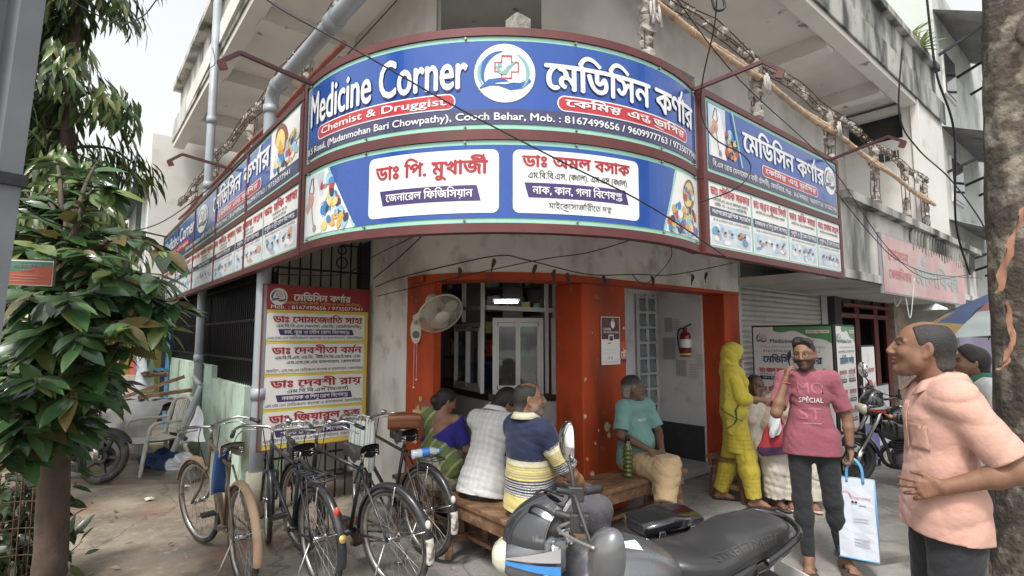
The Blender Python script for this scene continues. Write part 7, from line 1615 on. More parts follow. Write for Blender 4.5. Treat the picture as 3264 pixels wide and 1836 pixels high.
def col_obj(name, P, F, C, m, parent=None):
    me = bpy.data.meshes.new(name); me.vertices.add(len(P)); me.vertices.foreach_set('co', P.astype(np.float32).ravel()); nf = len(F)
    me.loops.add(nf * 4); me.loops.foreach_set('vertex_index', F.ravel().astype(np.int32)); me.polygons.add(nf); me.polygons.foreach_set('loop_start', np.arange(0, nf * 4, 4, dtype=np.int32)); me.polygons.foreach_set('use_smooth', np.ones(nf, bool)); me.update(calc_edges=True); me.validate()
    ca = me.color_attributes.new('Col', 'FLOAT_COLOR', 'POINT'); ca.data.foreach_set('color', np.concatenate([C, np.ones((len(P), 1))], 1).astype(np.float32).ravel())
    me.materials.append(m); o = bpy.data.objects.new(name, me); COL.objects.link(o)
    if parent: o.parent = parent
    return o
M_skin = vmat('skin', .6, bump=.14, bscale=140, var=.12, vscale=22); M_hair = vmat('hair', .5, bump=.5, bscale=260, var=.35, vscale=120); M_cloth_ = vmat('cloth', .85, bump=.55, bscale=24, sheen=.1, var=.07, vscale=12)
NP = lambda *a: np.array(a, float)
def rotm(yaw=0, pitch=0, roll=0):
    return np.array((Matrix.Rotation(R_(yaw), 3, 'Z') @ Matrix.Rotation(R_(pitch), 3, 'Y') @ Matrix.Rotation(R_(roll), 3, 'X')))
STAND = dict(pel=(0, 0, .96), che=(0, 0, 1.27), nk=(-.015, 0, 1.455), hd=(.02, 0, 1.585), shL=(-.01, .162, 1.40), elL=(-.03, .212, 1.12), wrL=(.05, .22, .87), shR=(-.01, -.162, 1.40), elR=(-.03, -.212, 1.12), wrR=(.05, -.22, .87),
             hipL=(0, .085, .93), knL=(.02, .095, .50), anL=(-.02, .10, .085), hipR=(0, -.085, .93), knR=(.02, -.095, .50), anR=(-.02, -.10, .085))
SIT = dict(pel=(0, 0, .58), che=(.02, 0, .90), nk=(.02, 0, 1.085), hd=(.055, 0, 1.215), shL=(.02, .162, 1.035), elL=(.10, .22, .78), wrL=(.30, .12, .68), shR=(.02, -.162, 1.035), elR=(.10, -.22, .78), wrR=(.30, -.12, .68),
           hipL=(.02, .09, .55), knL=(.44, .12, .53), anL=(.42, .11, .085), hipR=(.02, -.09, .55), knR=(.44, -.12, .53), anR=(.42, -.11, .085))
def hand(F, w, d, pn, side, curl, s=1.0, k=.007, spread=.16):
    """palm, four unequal bent fingers and a thumb; d along the hand, pn palm normal, side=+1 when the thumb lies on pn x d"""
    d = np.array(d, float) / np.linalg.norm(d); pn = np.array(pn, float); pn -= d * (pn @ d); pn /= np.linalg.norm(pn); th = np.cross(pn, d) * side
    for q, (off, l) in enumerate(((.030, .082), (.010, .086), (-.011, .082), (-.030, .074))):
        kn = w + (d * l + th * off) * s; F.cone(w + th * off * .45 * s, kn, .014 * s, .0125 * s, .012)
        fl = (.073, .082, .076, .058)[q] * s; v = d + th * (off / .03) * spread; v /= np.linalg.norm(v); p = kn; ang = 0; r = .0092 * s
        for j, fr in enumerate((.45, .32, .25)):
            ang += R_(curl * (.8, 1.1, .7)[j] + q * 3); e = p + (v * math.cos(ang) + pn * math.sin(ang)) * fl * fr; F.cone(p, e, r, r * .92, k); p = e; r *= .92
    b = w + (d * .025 + th * .026) * s; m = b + (d * .035 + th * .032 + pn * .012) * s; e = m + (d * .034 + th * .008 + pn * .016) * s; F.cone(w + d * .01, b, .014 * s, .015 * s, .012); F.cone(b, m, .0145 * s, .0115 * s, .01); F.cone(m, e, .0112 * s, .009 * s, k)
def head(F, C, H, s, o):
    T = lambda *p: C + H @ (np.array(p) * s); el = lambda c, r, **kw: F.ell(T(*c), np.array(r) * s, H, **kw); cn = lambda a, b, ra, rb, **kw: F.cone(T(*a), T(*b), ra * s, rb * s, **kw)
    el((-.012, 0, .035), (.094, .074, .082), k=.02); el((.012, 0, .0), (.076, .066, .085), k=.03); cn((.035, 0, -.03), (.062, 0, -.085), .055, .026, k=.03); cn((.01, .045, -.035), (.058, .012, -.092), .028, .02, k=.03); cn((.01, -.045, -.035), (.058, -.012, -.092), .028, .02, k=.03)
    for y in (-1, 1):
        el((.058, .036 * y, -.022), (.028, .026, .024), k=.02)                       # cheek
        cn((.083, .010 * y, .031), (.066, .052 * y, .028), .0085, .007, k=.012)       # brow
        el((.092, .031 * y, .008), (.016, .017, .011), k=.010, sub=True)              # eye socket
        el((.069, .031 * y, .007), (.0145, .0145, .0125), k=.004)                     # eye
        cn((.083, .017 * y, .018), (.078, .046 * y, .014), .0042, .0035, k=.004)      # upper lid
        el((.102, .012 * y, -.026), (.012, .008, .008), k=.006)                       # nostril
        el((-.012, .077 * y, .0), (.020, .010, .033), Rm=None, k=.008) if False else F.ell(T(-.012, .077 * y, .0), np.array((.021, .0095, .034)) * s, H @ rotm(yaw=-18 * y), k=.007)
        F.ell(T(-.004, .085 * y, .002), np.array((.010, .006, .018)) * s, H, k=.005, sub=True); F.ell(T(-.004, .079 * y, -.03), np.array((.010, .007, .010)) * s, H, k=.006)
    cn((.088, 0, .024), (.111, 0, -.018), .0095, .0125, k=.010); el((.108, 0, -.022), (.013, .012, .0105), k=.006)
    cn((.082, -.02, -.053), (.096, 0, -.047), .0055, .0072, k=.006); cn((.082, .02, -.053), (.096, 0, -.047), .0055, .0072, k=.006); cn((.083, -.016, -.0605), (.093, 0, -.061), .006, .008, k=.006); cn((.083, .016, -.0605), (.093, 0, -.061), .006, .008, k=.006)
    el((.086, 0, -.0545), (.02, .02, .0014), k=.003, sub=True); el((.074, 0, -.096), (.020, .022, .018), k=.016)
    if o.get('jowl'): cn((.02, .05, -.06), (.04, .03, -.085), .028, .024, k=.03); cn((.02, -.05, -.06), (.04, -.03, -.085), .028, .024, k=.03)
def sstep(x, a, b): t = np.clip((x - a) / (b - a), 0, 1); return t * t * (3 - 2 * t)
def paint_skin(P, C, H, s, skin, o):
    L = (P - C) @ H / s; x, y, z = L[:, 0], L[:, 1], L[:, 2]; A = np.tile(np.array(skin), (len(P), 1))
    near = (np.linalg.norm(L, axis=1) < .16)
    def put(m, c, f=1.0):
        m = (m * near * f)[:, None]; A[:] = A * (1 - m) + np.array(c) * m
    ay = np.abs(y); sk = np.array(skin)
    put((x > .02) * sstep(ay, .052, .044) * sstep(np.abs(z + .0545 + .12 * ay), .013, .008) * sstep(ay, .030, .020), sk * np.array((.8, .55, .55)), .7); put((x > .05) * sstep(np.abs(z + .0545 + .12 * ay), .0035, .0015) * sstep(ay, .028, .022), sk * .3, .8)
    put((x > .055) * sstep((ay - .031) ** 2 / .0150 ** 2 + (z - .0055) ** 2 / .0062 ** 2, 1.2, .8), (.26, .235, .215)); put((x > .06) * sstep((ay - .031 + o.get('gaze', 0) * y / (ay + 1e-6)) ** 2 + (z - .006) ** 2, .0078 ** 2, .0058 ** 2), (.012, .009, .008)); put((x > .05) * sstep(np.abs(z - .0125 - .02 * (ay - .031) * 0), .004, .0018) * sstep(np.abs(ay - .031), .019, .013), sk * .25, .8)
    bz = .030 + .007 * sstep(ay, .01, .035) - .012 * sstep(ay, .042, .06)
    put((x > .04) * sstep(np.abs(z - bz), .0085, .0045) * sstep(ay, .006, .012) * sstep(ay, .060, .052), o.get('browc', (.018, .014, .012)), .85)
    if o.get('beard'): put(sstep(z, -.018, -.04) * (x > -.01) * (1 - sstep(ay, .03, .024) * sstep(z, -.068, -.062) * (z > -.075) * 1) * sstep(z, -.14, -.11), o.get('beardc', (.025, .018, .015)), o['beard']); put((x > .06) * sstep(np.abs(z + .040), .010, .006) * sstep(ay, .034, .026), o.get('beardc', (.025, .018, .015)), o['beard'])
    if o.get('scalp') is not None: put(sstep(z, .02, .05) * sstep(x, .05, .02), (.06, .05, .045), o['scalp'])
    return A
def person(label, o, yaw, J, skin=(.20, .10, .06), vox=.009, hs=1.0, scale=1.0, hyaw=0, hpitch=0, hroll=0, face={}, hands={}, bulk=1.0, belly=0, hair=None, clothes=(), feet=(0, 0), barefoot=False, twist=0, group=None, fem=False):
    J = {k: NP(*v) * scale for k, v in J.items()}; S = scale
    if twist:
        T = rotm(yaw=twist)
        for k in ('che', 'nk', 'hd', 'shL', 'elL', 'wrL', 'shR', 'elR', 'wrR'): J[k] = J['pel'] + T @ (J[k] - J['pel'])
    ud = J['nk'] - J['pel']; ud /= np.linalg.norm(ud); lr = J['shL'] - J['shR']; lr /= np.linalg.norm(lr); fw = np.cross(lr, ud); fw /= np.linalg.norm(fw); H = rotm(hyaw + twist, hpitch, hroll); C = J['hd']; s = hs * S
    allp = np.stack(list(J.values())); lo, hi = allp.min(0) - .2, allp.max(0) + .2; lo[2] = 0
    def torso(F, g=0.0, k=.05, up=True):
        w = bulk * S; pv = J['pel']; ch = J['che']; wa = pv + (ch - pv) * .45
        F.cone(pv - ud * .02, wa, .140 * w + g, .124 * w + g, k, (fw, .76)); F.cone(wa, ch + ud * .04, .124 * w + g, .142 * w + g, k, (fw, .70))
        if up: F.cone(J['shR'] * .93 + J['shL'] * .07, J['shL'] * .93 + J['shR'] * .07, .054 * w + g, .054 * w + g, k); F.cone(ch + ud * .03, J['nk'] - ud * .065, .130 * w + g, .06 * w + g, .05, (fw, .72)); [F.cone(J['nk'] - ud * .052, J['sh' + q_] + (J['nk'] - J['sh' + q_]) * .1, .046 * w + g * .8, .052 * w + g * .9, .05) for q_ in 'LR']
        if belly: F.ell(wa + fw * (.05 * w + belly * .5), np.array((.10 + belly, .13, .15)) * w + g, np.stack([fw, lr, ud], 1), k=.06)
        if fem:
            for y in (-1, 1): F.ell(ch + fw * .085 * w + lr * .07 * y + ud * .02, np.array((.065, .06, .06)) * w + g, None, k=.04)
    def arm(F, sd, g=0.0, upto=2.0, k=.025, gl=0):
        a, e, w = J['sh' + sd], J['el' + sd], J['wr' + sd]; b = bulk ** .7 * S
        t = min(1, upto); F.cone(a, a + (e - a) * t, .052 * b + g, (.052 + (.041 - .052) * t) * b + g + gl * t, k, cap=g > 0 and upto <= 1)
        if upto > 1: t = min(1, upto - 1); mid = e + (w - e) * min(t, .3); F.cone(e, mid, .041 * b + g, .0405 * b + g, k); F.cone(mid, e + (w - e) * t, .0405 * b + g, (.0405 - .014 * t) * b + g + gl, k, cap=g > 0)
    def leg(F, sd, g=0.0, upto=2.0, k=.03, gk=0, ga=0):
        h, n, a = J['hip' + sd], J['kn' + sd], J['an' + sd]; b = bulk ** .6 * S; F.cone(h, n, .088 * b + g, .056 * b + g + gk, k)
        if upto > 1: t = upto - 1; m = n + (a - n) * .3; F.cone(n, m, .054 * b + g + gk, .055 * b + g + gk, k); F.cone(m, n + (a - n) * t, .054 * b + g + gk, (.054 - .020 * t) * b + g + ga, k, cap=g > 0)
    def foot(F, sd, g=0.0, ang=0, k=.02):
        a = J['an' + sd]; sh = a - J['kn' + sd]; d = rotm(yaw=ang) @ NP(1, 0, 0); z = max(.0, a[2] - .085 * S); heel = a + d * -.035 * S; heel[2] = z + .03 * S; toe = a + d * .14 * S; toe[2] = z + .022 * S + g; ball = a + d * .10 * S; ball[2] = z + .03 * S
        F.cone(a - NP(0, 0, .01), heel, .036 * S + g, .030 * S + g, k); F.cone(a, ball, .036 * S + g, .026 * S + g, k); F.cone(heel, ball, .028 * S + g, .030 * S + g, k); F.cone(ball, toe, .032 * S + g, .020 * S + g, k, (NP(0, 0, 1), .6))
        if g == 0:
            sdv = np.array((-d[1], d[0], 0)); 
            for q in range(5): F.cone(ball + sdv * (q - 2) * .014 * S, toe + sdv * (q - 2) * .0155 * S + d * (.012 - .007 * abs(q - (1 if sd == 'R' else 3))) * S, .011 * S, .0095 * S, .005)
    F = Field(lo, hi, vox); torso(F, -.012)
    for sd in 'LR':
        arm(F, sd); leg(F, sd); foot(F, sd, 0, feet[0] if sd == 'L' else feet[1])
        hd_ = hands.get(sd, {}); d = np.array(hd_.get('d', J['wr' + sd] - J['el' + sd]), float); pn = hd_.get('pn', (0, -1 if sd == 'L' else 1, 0)); hand(F, J['wr' + sd], d, pn, 1 if sd == 'L' else -1, hd_.get('curl', 18), .95 * S * (.9 if fem else 1), spread=hd_.get('spread', .16))
    F.cone(J['nk'] - ud * .03, C + H @ (NP(-.02, 0, -.045) * s), .060 * S * bulk ** .5, .053 * s, .03); head(F, C, H, s, face)
    P, Fc = F.mesh(); body = col_obj('person', P, Fc, paint_skin(P, C, H, s, skin, face), M_skin); body.location = (*o, 0) if len(o) == 2 else o; body.rotation_euler = (0, 0, R_(yaw)); tag(body, label, 'person', group)
    ctx = dict(J=J, S=S, s=s, C=C, H=H, ud=ud, lr=lr, fw=fw, torso=torso, arm=arm, leg=leg, foot=foot, lo=lo, hi=hi, vox=vox, body=body, skin=skin)
    if hair:
        G = Field(C - .2 * s, C + .2 * s, min(vox, .007)); T = lambda *p: C + H @ (np.array(p) * s); st = hair['style']; t = hair.get('t', .010)
        G.ell(T(-.014, 0, .036), np.array((.094 + t, .074 + t, .082 + t * hair.get('top', 1))) * s, H); G.cone(T(-.05, 0, -.0), T(-.06, 0, -.055), .062 * s, .050 * s, .02)
        if st == 'quiff': G.cone(T(.045, .03, .105), T(.0, -.03, .118), .030 * s, .03 * s, .03); G.cone(T(.062, -.035, .085), T(.02, -.04, .105), .026 * s, .028 * s, .03); G.cone(T(.06, .04, .085), T(.0, .045, .1), .022 * s, .026 * s, .03)
        Hn = lambda a, b, c: H @ NP(a, b, c)
        if st == 'bald': G.ell(T(.06, 0, .12), np.array((.105, .050, .062)) * s, H, k=.01, sub=True); G.ell(T(-.0, 0, .135), np.array((.09, .05, .05)) * s, H, k=.01, sub=True)
        fl = hair.get('front', .042); G.plane(T(fl, 0, .05), Hn(1, 0, -.28)); G.ell(T(.075, 0, -.02), np.array((.075, .12, .085)) * s, H, k=.01, sub=True); G.ell(T(.012, .085, -.045), np.array((.035, .05, .05)) * s, H, k=.008, sub=True); G.ell(T(.012, -.085, -.045), np.array((.035, .05, .05)) * s, H, k=.008, sub=True); G.plane(T(0, 0, hair.get('nape', -.075)), Hn(.35, 0, -1))
        if st == 'bun': G.ell(T(-.115, .0, -.02), np.array((.045, .05, .048)) * s, H, k=.02)
        G.folds(.0035, 3, [H @ NP(.2, 1, .1), H @ NP(0, 1, .4)], 150)
        P, Fc = G.mesh(); L = (P - C) @ H / s; cc = np.tile(np.array(hair.get('c', (.012, .010, .010))), (len(P), 1))
        if 'c2' in hair: m = sstep(L[:, 2], hair.get('z2', .03) + .03, hair.get('z2', .03) - .03)[:, None]; cc = cc * (1 - m) + np.array(hair['c2']) * m
        col_obj('hair', P, Fc, cc, M_hair, body)
    for c in clothes: c(ctx)
    return body, ctx
def garment(name, build, color, m=None, folds=(.004, 1, 20), vox=None, dirs=((.3, .3, 1), (1, .2, .5), (.2, 1, .4)), pad=.12):
    """build(field, ctx) grows the cloth; color(points, ctx) paints its pattern"""
    def run(c):
        lo, hi = c['lo'] - pad, c['hi'] + pad; lo[2] = .0; G = Field(lo, hi, vox or c['vox'])
        G.D[:] = .2; build(G, c)
        if folds: 
            cuts = getattr(G, 'cuts', []); G.folds(folds[0], folds[1], dirs, folds[2])
            for p, n in cuts: G.plane(p, n)
        P, Fc = G.mesh()
        if len(P) == 0: return
        cc = color(P, c) if callable(color) else np.tile(np.array(color), (len(P), 1)); col_obj(name, P, Fc, cc, m or M_cloth_, c['body'])
    return run
def cut(G, p, n): G.cuts = getattr(G, 'cuts', []) + [(p, n)]; G.plane(p, n)
def shirt(color, sleeve=.75, hem=.05, g=.012, loose=.012, collar=None, folds=(.005, 1, 22), vox=None, name='shirt', hemn=None, neck=.0):
    def b(G, c):
        c['torso'](G, g + .006, .05)
        pv = c['J']['pel']; G.cone(pv - c['ud'] * (abs(hem) + .02), pv + c['ud'] * .1, .140 * c['S'] + g + loose, .130 * c['S'] + g, .05, (c['fw'], .80))
        for sd in 'LR':
            hp_ = c['J']['hip' + sd]; G.cone(hp_ + c['ud'] * .03, hp_ - c['ud'] * (max(.02, hem)), .085 * c['S'] + g + loose * .6, .088 * c['S'] + g + loose, .06)
            sl = sleeve if isinstance(sleeve, (int, float)) else sleeve[sd]; c['arm'](G, sd, g + .002, sl, .03, loose)
        G.cone(c['J']['nk'] - c['ud'] * .06, c['J']['nk'] - c['ud'] * .02, .076 * c['S'], .068 * c['S'], .025)
        cut(G, pv - c['ud'] * hem, hemn if hemn is not None else -c['ud']); G.cone(c['J']['nk'] + c['ud'] * .070 + c['fw'] * .03, c['J']['nk'] + c['ud'] * .2, .080 * c['S'], .1, .008, sub=True)
        for sd in 'LR':
            sl = sleeve if isinstance(sleeve, (int, float)) else sleeve[sd]; J = c['J']
    return garment(name, b, color, None, folds, vox)
def trousers(color, g=.012, gk=.008, ga=.012, upto=1.96, top=.06, folds=(.005, 5, 26), vox=None, name='trousers', g0=.004):
    def b(G, c):
        J = c['J']; pv = J['pel']; G.cone(pv - c['ud'] * .03, pv + c['ud'] * .05, .140 * c['S'] + g0, .132 * c['S'] + g0, .04, (c['fw'], .78))
        for sd in 'LR': c['leg'](G, sd, g, upto, .035, gk, ga)
        cut(G, pv + c['ud'] * top, c['ud'])
    return garment(name, b, color, None, folds, vox)
def sandals(color, g=.008):
    def b(G, c):
        for sd, a in (('L', c.get('fL', 0)), ('R', c.get('fR', 0))):
            an = c['J']['an' + sd]; d = rotm(yaw=a) @ NP(1, 0, 0); z = max(0, an[2] - .085 * c['S']); h = an - d * .05; t = an + d * .16; h[2] = t[2] = z + .006; G.cone(h, t, .036, .046, .02, (NP(0, 0, 1), .22)); sdv = NP(-d[1], d[0], 0)
            for q in (.045, .115):
                p = an + d * q; p[2] = z + .036 - .012 * (q > .1); G.cone(p - sdv * .04 - NP(0, 0, .022), p + NP(0, 0, .016), .009, .011, .004); G.cone(p + NP(0, 0, .016), p + sdv * .04 - NP(0, 0, .022), .011, .009, .004)
    return garment('sandals', b, color, None, None)
def J_(base, **kw): d = dict(base); d.update(kw); return d
def solid(c): return c
def near_arm(P, c):
    """distance along the sleeve for points nearer to an arm than to the spine, else nan"""
    J = c['J']; best = np.full(len(P), 9.); along = np.full(len(P), np.nan)
    for sd in 'LR':
        a, e = J['sh' + sd], J['el' + sd]; d = e - a; L = np.linalg.norm(d); t = (P - a) @ d / L; q = np.linalg.norm(P - a - np.clip(t, 0, L)[:, None] * d / L, axis=1); ins = (q < .085) & (t > .03) & (q < best); along = np.where(ins, t, along); best = np.where(ins, q, best)
    return along
# ================================================================ the cast
def child_sheet(c, name, grid, col, th=.003):
    """a sewn-on piece of cloth: a sheet with a little thickness, in the body's own axes"""
    r, n = len(grid), len(grid[0]); G = np.array([[np.array(p, float) for p in row] for row in grid]); N = np.zeros_like(G); du = np.gradient(G, axis=1); dv = np.gradient(G, axis=0); N = np.cross(du, dv); N /= np.linalg.norm(N, axis=2, keepdims=True) + 1e-9
    A = (G + N * th / 2).reshape(-1, 3); B = (G - N * th / 2).reshape(-1, 3); k = r * n; F = []
    for i in range(r - 1):
        for j in range(n - 1): q = [i * n + j, i * n + j + 1, (i + 1) * n + j + 1, (i + 1) * n + j]; F += [q, [k + x for x in reversed(q)]]
    edge = [j for j in range(n)] + [i * n + n - 1 for i in range(1, r)] + [(r - 1) * n + j for j in range(n - 2, -1, -1)] + [i * n for i in range(r - 2, 0, -1)]
    for x, y in zip(edge, edge[1:] + edge[:1]): F.append([x, k + x, k + y, y])
    P = np.concatenate([A, B]); col_obj(name, P, np.array(F), np.tile(np.array(col), (len(P), 1)), M_cloth_, c['body'])
def collar(color, open_=.5, r0=.066, r1=.106, tip=.08):
    def run(c):
        J, ud, fw, lr, S = c['J'], c['ud'], c['fw'], c['lr'], c['S']; rows = [[], [], [], []]
        for k in range(25):
            a = lerp(open_, 2 * math.pi - open_, k / 24); f = max(0, math.cos(a)); e = max(0, 1 - min(k, 24 - k) / 3.5)
            for i, (r, z) in enumerate(((r0, .026 - .04 * f), (r0 + .004, .064 - .045 * f), ((r0 + r1) / 2, .056 - .045 * f), (r1 + .024 * e, .022 - .02 * f - tip * .6 * e))): rows[i].append(J['nk'] + (fw * (math.cos(a) * r * 1.08 + .006) + lr * math.sin(a) * r + ud * z) * S)
        child_sheet(c, 'collar', rows, color, .004)
    return run
def on_shirt(c, u, v, off=.004):
    if 'bv' not in c: s_ = [k for k in c['body'].children if k.name.startswith('shirt')][0]; c['bv'] = BVHTree.FromPolygons([q.co.copy() for q in s_.data.vertices], [tuple(p.vertices) for p in s_.data.polygons])
    fw = Vector(c['fw']); o = Vector(c['J']['che']) + Vector(c['lr']) * u + Vector(c['ud']) * v + fw * .5; h_ = c['bv'].ray_cast(o, -fw, 1)[0]; return np.array((h_ or o - fw * .35) + fw * off)
def patch_sewn(name, u0, v0, u1, v1, color):
    return lambda c: child_sheet(c, name, [[on_shirt(c, lerp(u0, u1, j / 7), lerp(v0, v1, i / 7)) for j in range(8)] for i in range(8)], color, .004)
def chest_text(ctx, shirt_name, text, dz, w, h, m, dy=0.0, bold=.02):
    body = ctx['body']; sh = [c for c in body.children if c.name.startswith(shirt_name)][0]
    bv = BVHTree.FromPolygons([v.co.copy() for v in sh.data.vertices], [tuple(p.vertices) for p in sh.data.polygons])
    ch, fw, lr, ud = (Vector(ctx['J']['che']), Vector(ctx['fw']), Vector(ctx['lr']), Vector(ctx['ud'])); mb = MB(); lay, tw = layout(text, bold); sx = w / tw; sz = h / .7
    for gch, x, y, kx, ky in lay:
        vs, fs, _ = glyph(gch, bold); pts = []
        for px, py, *_q in vs:
            o = ch + ud * (dz + (y + py) * sz) + lr * ((x + px) * sx - w / 2 + dy) + fw * .5; hit = bv.ray_cast(o, -fw, 1.0)[0]; pts.append((hit if hit else o - fw * .35) + fw * .004)
        mb.add(pts, fs)
    o = mb.build('chest_print', m, None); o.parent = sh
    return o
C_black = (.018, .018, .022)
# ---- 1. man in the peach shirt, hands on hip
D1 = (.20, .10, .06)
b, c1 = person('balding man in a peach polo shirt standing in front with a hand on his hip', (1.90, 2.43), 163, J_(STAND, nk=(-.015, 0, 1.435), shL=(-.01, .158, 1.382), shR=(-.01, -.158, 1.382), elL=(-.15, .245, 1.14), wrL=(.075, .20, 1.055), elR=(-.07, -.235, 1.12), wrR=(-.13, -.21, .87), hd=(.045, 0, 1.592), pel=(.01, 0, .96)), D1, .0055, 1.04, 1.035, hyaw=-14, hpitch=-6, bulk=1.03, face=dict(jowl=True, gaze=.004, beard=.10, beardc=(.08, .06, .05)), hands=dict(L=dict(d=(.93, -.30, -.22), pn=(-.3, -.95, -.1), curl=14, spread=.3)),
    hair=dict(style='bald', front=.030, t=.006, c=(.022, .020, .020), nape=-.06, z2=-.02, c2=(.05, .046, .044)), clothes=[
    shirt((.52, .30, .24), .84, .13, .015, .016, folds=(.0085, 11, 14), vox=.006), collar((.53, .31, .25)), patch_sewn('placket', -.018, -.12, .018, .10, (.47, .265, .21)), patch_sewn('pocket', .035, -.10, .125, .0, (.485, .275, .218)), patch_sewn('pocket_hem', .033, -.012, .127, .004, (.45, .255, .20)), trousers(C_black, .016, .012, .012)])
# ---- 2. young man on the phone
D2 = (.20, .105, .062)
J2 = J_(STAND, elR=(.20, -.25, 1.16), wrR=(.165, -.175, 1.405), elL=(-.02, .255, 1.12), wrL=(.03, .255, .885), hd=(.03, -.02, 1.595), knL=(.02, .125, .50), anL=(-.05, .19, .085), knR=(.03, -.085, .50), anR=(.05, -.06, .085), hipL=(0, .095, .93))
b, c2 = person('bearded young man in a rose t-shirt talking on a phone', (2.27, 4.16), 249, J2, D2, .0068, .96, .985, hyaw=-22, hpitch=6, hroll=4, bulk=.87, face=dict(beard=.85, gaze=.004), hands=dict(R=dict(d=(-.25, .25, 1), pn=(-.3, 1, .25), curl=32), L=dict(d=(0, 0, -1), curl=55)), feet=(18, -8),
    hair=dict(style='quiff', front=.05, t=.007, nape=-.05), clothes=[shirt((.25, .072, .10), .80, .12, .011, .012, folds=(.0065, 21, 18)), trousers((.016, .017, .021), .008, .004, .004), sandals((.045, .03, .024))])
chest_text(c2, 'shirt', 'SPÉCIAL', -.035, .165, .036, M_pwhite, .0, .015); M_em = mat('tshirt_emboss', (.34, .11, .145), .6, var=.05)
chest_text(c2, 'shirt', 'MO', .03, .19, .085, M_em, .0, .01); chest_text(c2, 'shirt', 'ST', -.16, .16, .085, M_em, -.01, .01); chest_text(c2, 'shirt', 'A SPECIAL MOST DAY', -.19, .12, .006, M_pwhite, 0, .0)
def on_person(c, name, pts, r, m, n=6, closed=False):
    mb = MB(); mb.tube(pts, r, n, closed=closed); o = mb.build(name, m, None); o.parent = c['body']; return o
Hh = c2['H']; Cc = c2['C']; hp = lambda *p: Vector(Cc + Hh @ NP(*p))
for y in (-1, 1): on_person(c2, 'spectacles', [hp(.097 - .012 * abs(math.cos(a)) * (1 if math.cos(a) * y > 0 else .2), .031 * y + .021 * math.cos(a), .004 + .017 * math.sin(a)) for a in [k * .4488 for k in range(14)]], .0014, M_iron, 5, True); on_person(c2, 'spectacles', [hp(.086, .053 * y, .008), hp(.0, .083 * y, .012)], .0014, M_iron, 5)
ch = Vector(c2['J']['che']); nk = Vector(c2['J']['nk'])
for y in (-1, 1): on_person(c2, 'neckband', spline([nk + Vector((-.07, 0, .0)), nk + Vector((-.03, .075 * y, -.015)), nk + Vector((.065, .085 * y, -.07)), nk + Vector((.105, .08 * y, -.15))], 5), .005, M_iron)
wl_ = Vector(c2['J']['wrL']); on_person(c2, 'watch', [wl_ + Vector((.034 * math.cos(a), .034 * math.sin(a), .035)) for a in [k * .524 for k in range(12)]], .009, M_iron, 6, True)
wr_ = Vector(c2['J']['wrR']); on_person(c2, 'wrist_thread', [wr_ + Vector((.032 * math.cos(a), .032 * math.sin(a), -.03 + .01 * math.cos(a))) for a in [k * .524 for k in range(12)]], .005, mat('red_thread', (.4, .06, .04), .8), 5, True)
def WP(ctx, p): b = ctx['body']; return Matrix.Translation(b.location) @ Matrix.Rotation(b.rotation_euler.z, 4, 'Z') @ Vector(p)
q = WP(c2, Vector(Cc + Hh @ NP(.03, -.098, -.035))); t = thing('mobile_phone', q, 'dark mobile phone held to the ear of the man in the rose t-shirt', 'phone', R_(249 - 22)); mb = MB(); Mp = Matrix.Translation(q) @ Matrix.Rotation(R_(249 - 22), 4, 'Z') @ Matrix.Rotation(R_(24), 4, 'Y'); mb.box((-.036, -.005, -.075), (.036, .005, .075), None, lambda x, y, z: Mp @ Vector((x, y, z))); mb.build('phone_body', M_gloss, t, bevel=.004)
# his paper carrier bag
q = WP(c2, (.035, .265, .80)) ; Mb = Matrix.Translation(q - Vector((0, 0, .12))) @ Matrix.Rotation(R_(249 + 78), 4, 'Z'); t = thing('carrier_bag', q - Vector((0, 0, .68)), 'tall white and blue carrier bag held by the man in the rose t-shirt', 'bag', 0); f = lambda x, y, z: Mb @ Vector((x, y, z))
M_bagw = mat('bag_white', (.58, .62, .70), .55, var=.06, scale=5); M_bagb = mat('bag_blue', (.10, .34, .62), .5, var=.06)
mb = MB(); rows = []
for i in range(10):
    s = i / 9; rows.append([f(.118 * x + .004 * math.sin(5 * s + x * 3), (.018 + .03 * s) * y + .005 * math.sin(4 * x + 7 * s), -.56 * s) for x, y in ((-1, -1), (-.33, -1.05), (.33, -1.05), (1, -1), (1.03, 0), (1, 1), (.33, 1.05), (-.33, 1.05), (-1, 1), (-1.03, 0), (-1, -1))])
mb.sheet(rows, M_bagw, False); mb.add(rows[-1][:-1], [tuple(range(10))], M_bagb); mb.build('bag_body', M_bagw, t)
mb = MB()
for x in (-1, 1): mb.tube([f(.119 * x, .0, 0), f(.123 * x, .0, -.28), f(.121 * x, 0, -.555)], .006, 5); 
for y in (-1, 1): mb.tube([f(-.12, .05 * y, -.556), f(.12, .05 * y, -.556)], .006, 5)
mb.build('blue_edge', M_bagb, t)
for y in (-1, 1):
    mb = MB(); mb.sheet([[Vector(p) + Mb.to_3x3() @ Vector((0, 0, z)) for p in spline([f(-.05, .018 * y, -.01), f(-.045, .018 * y, .07), f(-.012, .01 * y, .125), f(.012, .01 * y, .125), f(.045, .018 * y, .07), f(.05, .018 * y, -.01)], 4)] for z in (0, .001)]); mb.tube(spline([f(-.05, .018 * y, -.03), f(-.045, .018 * y, .07), f(-.012, .01 * y, .125), f(.012, .01 * y, .125), f(.045, .018 * y, .07), f(.05, .018 * y, -.03)], 4), .010, 6); mb.build('handle', M_bagb, t)
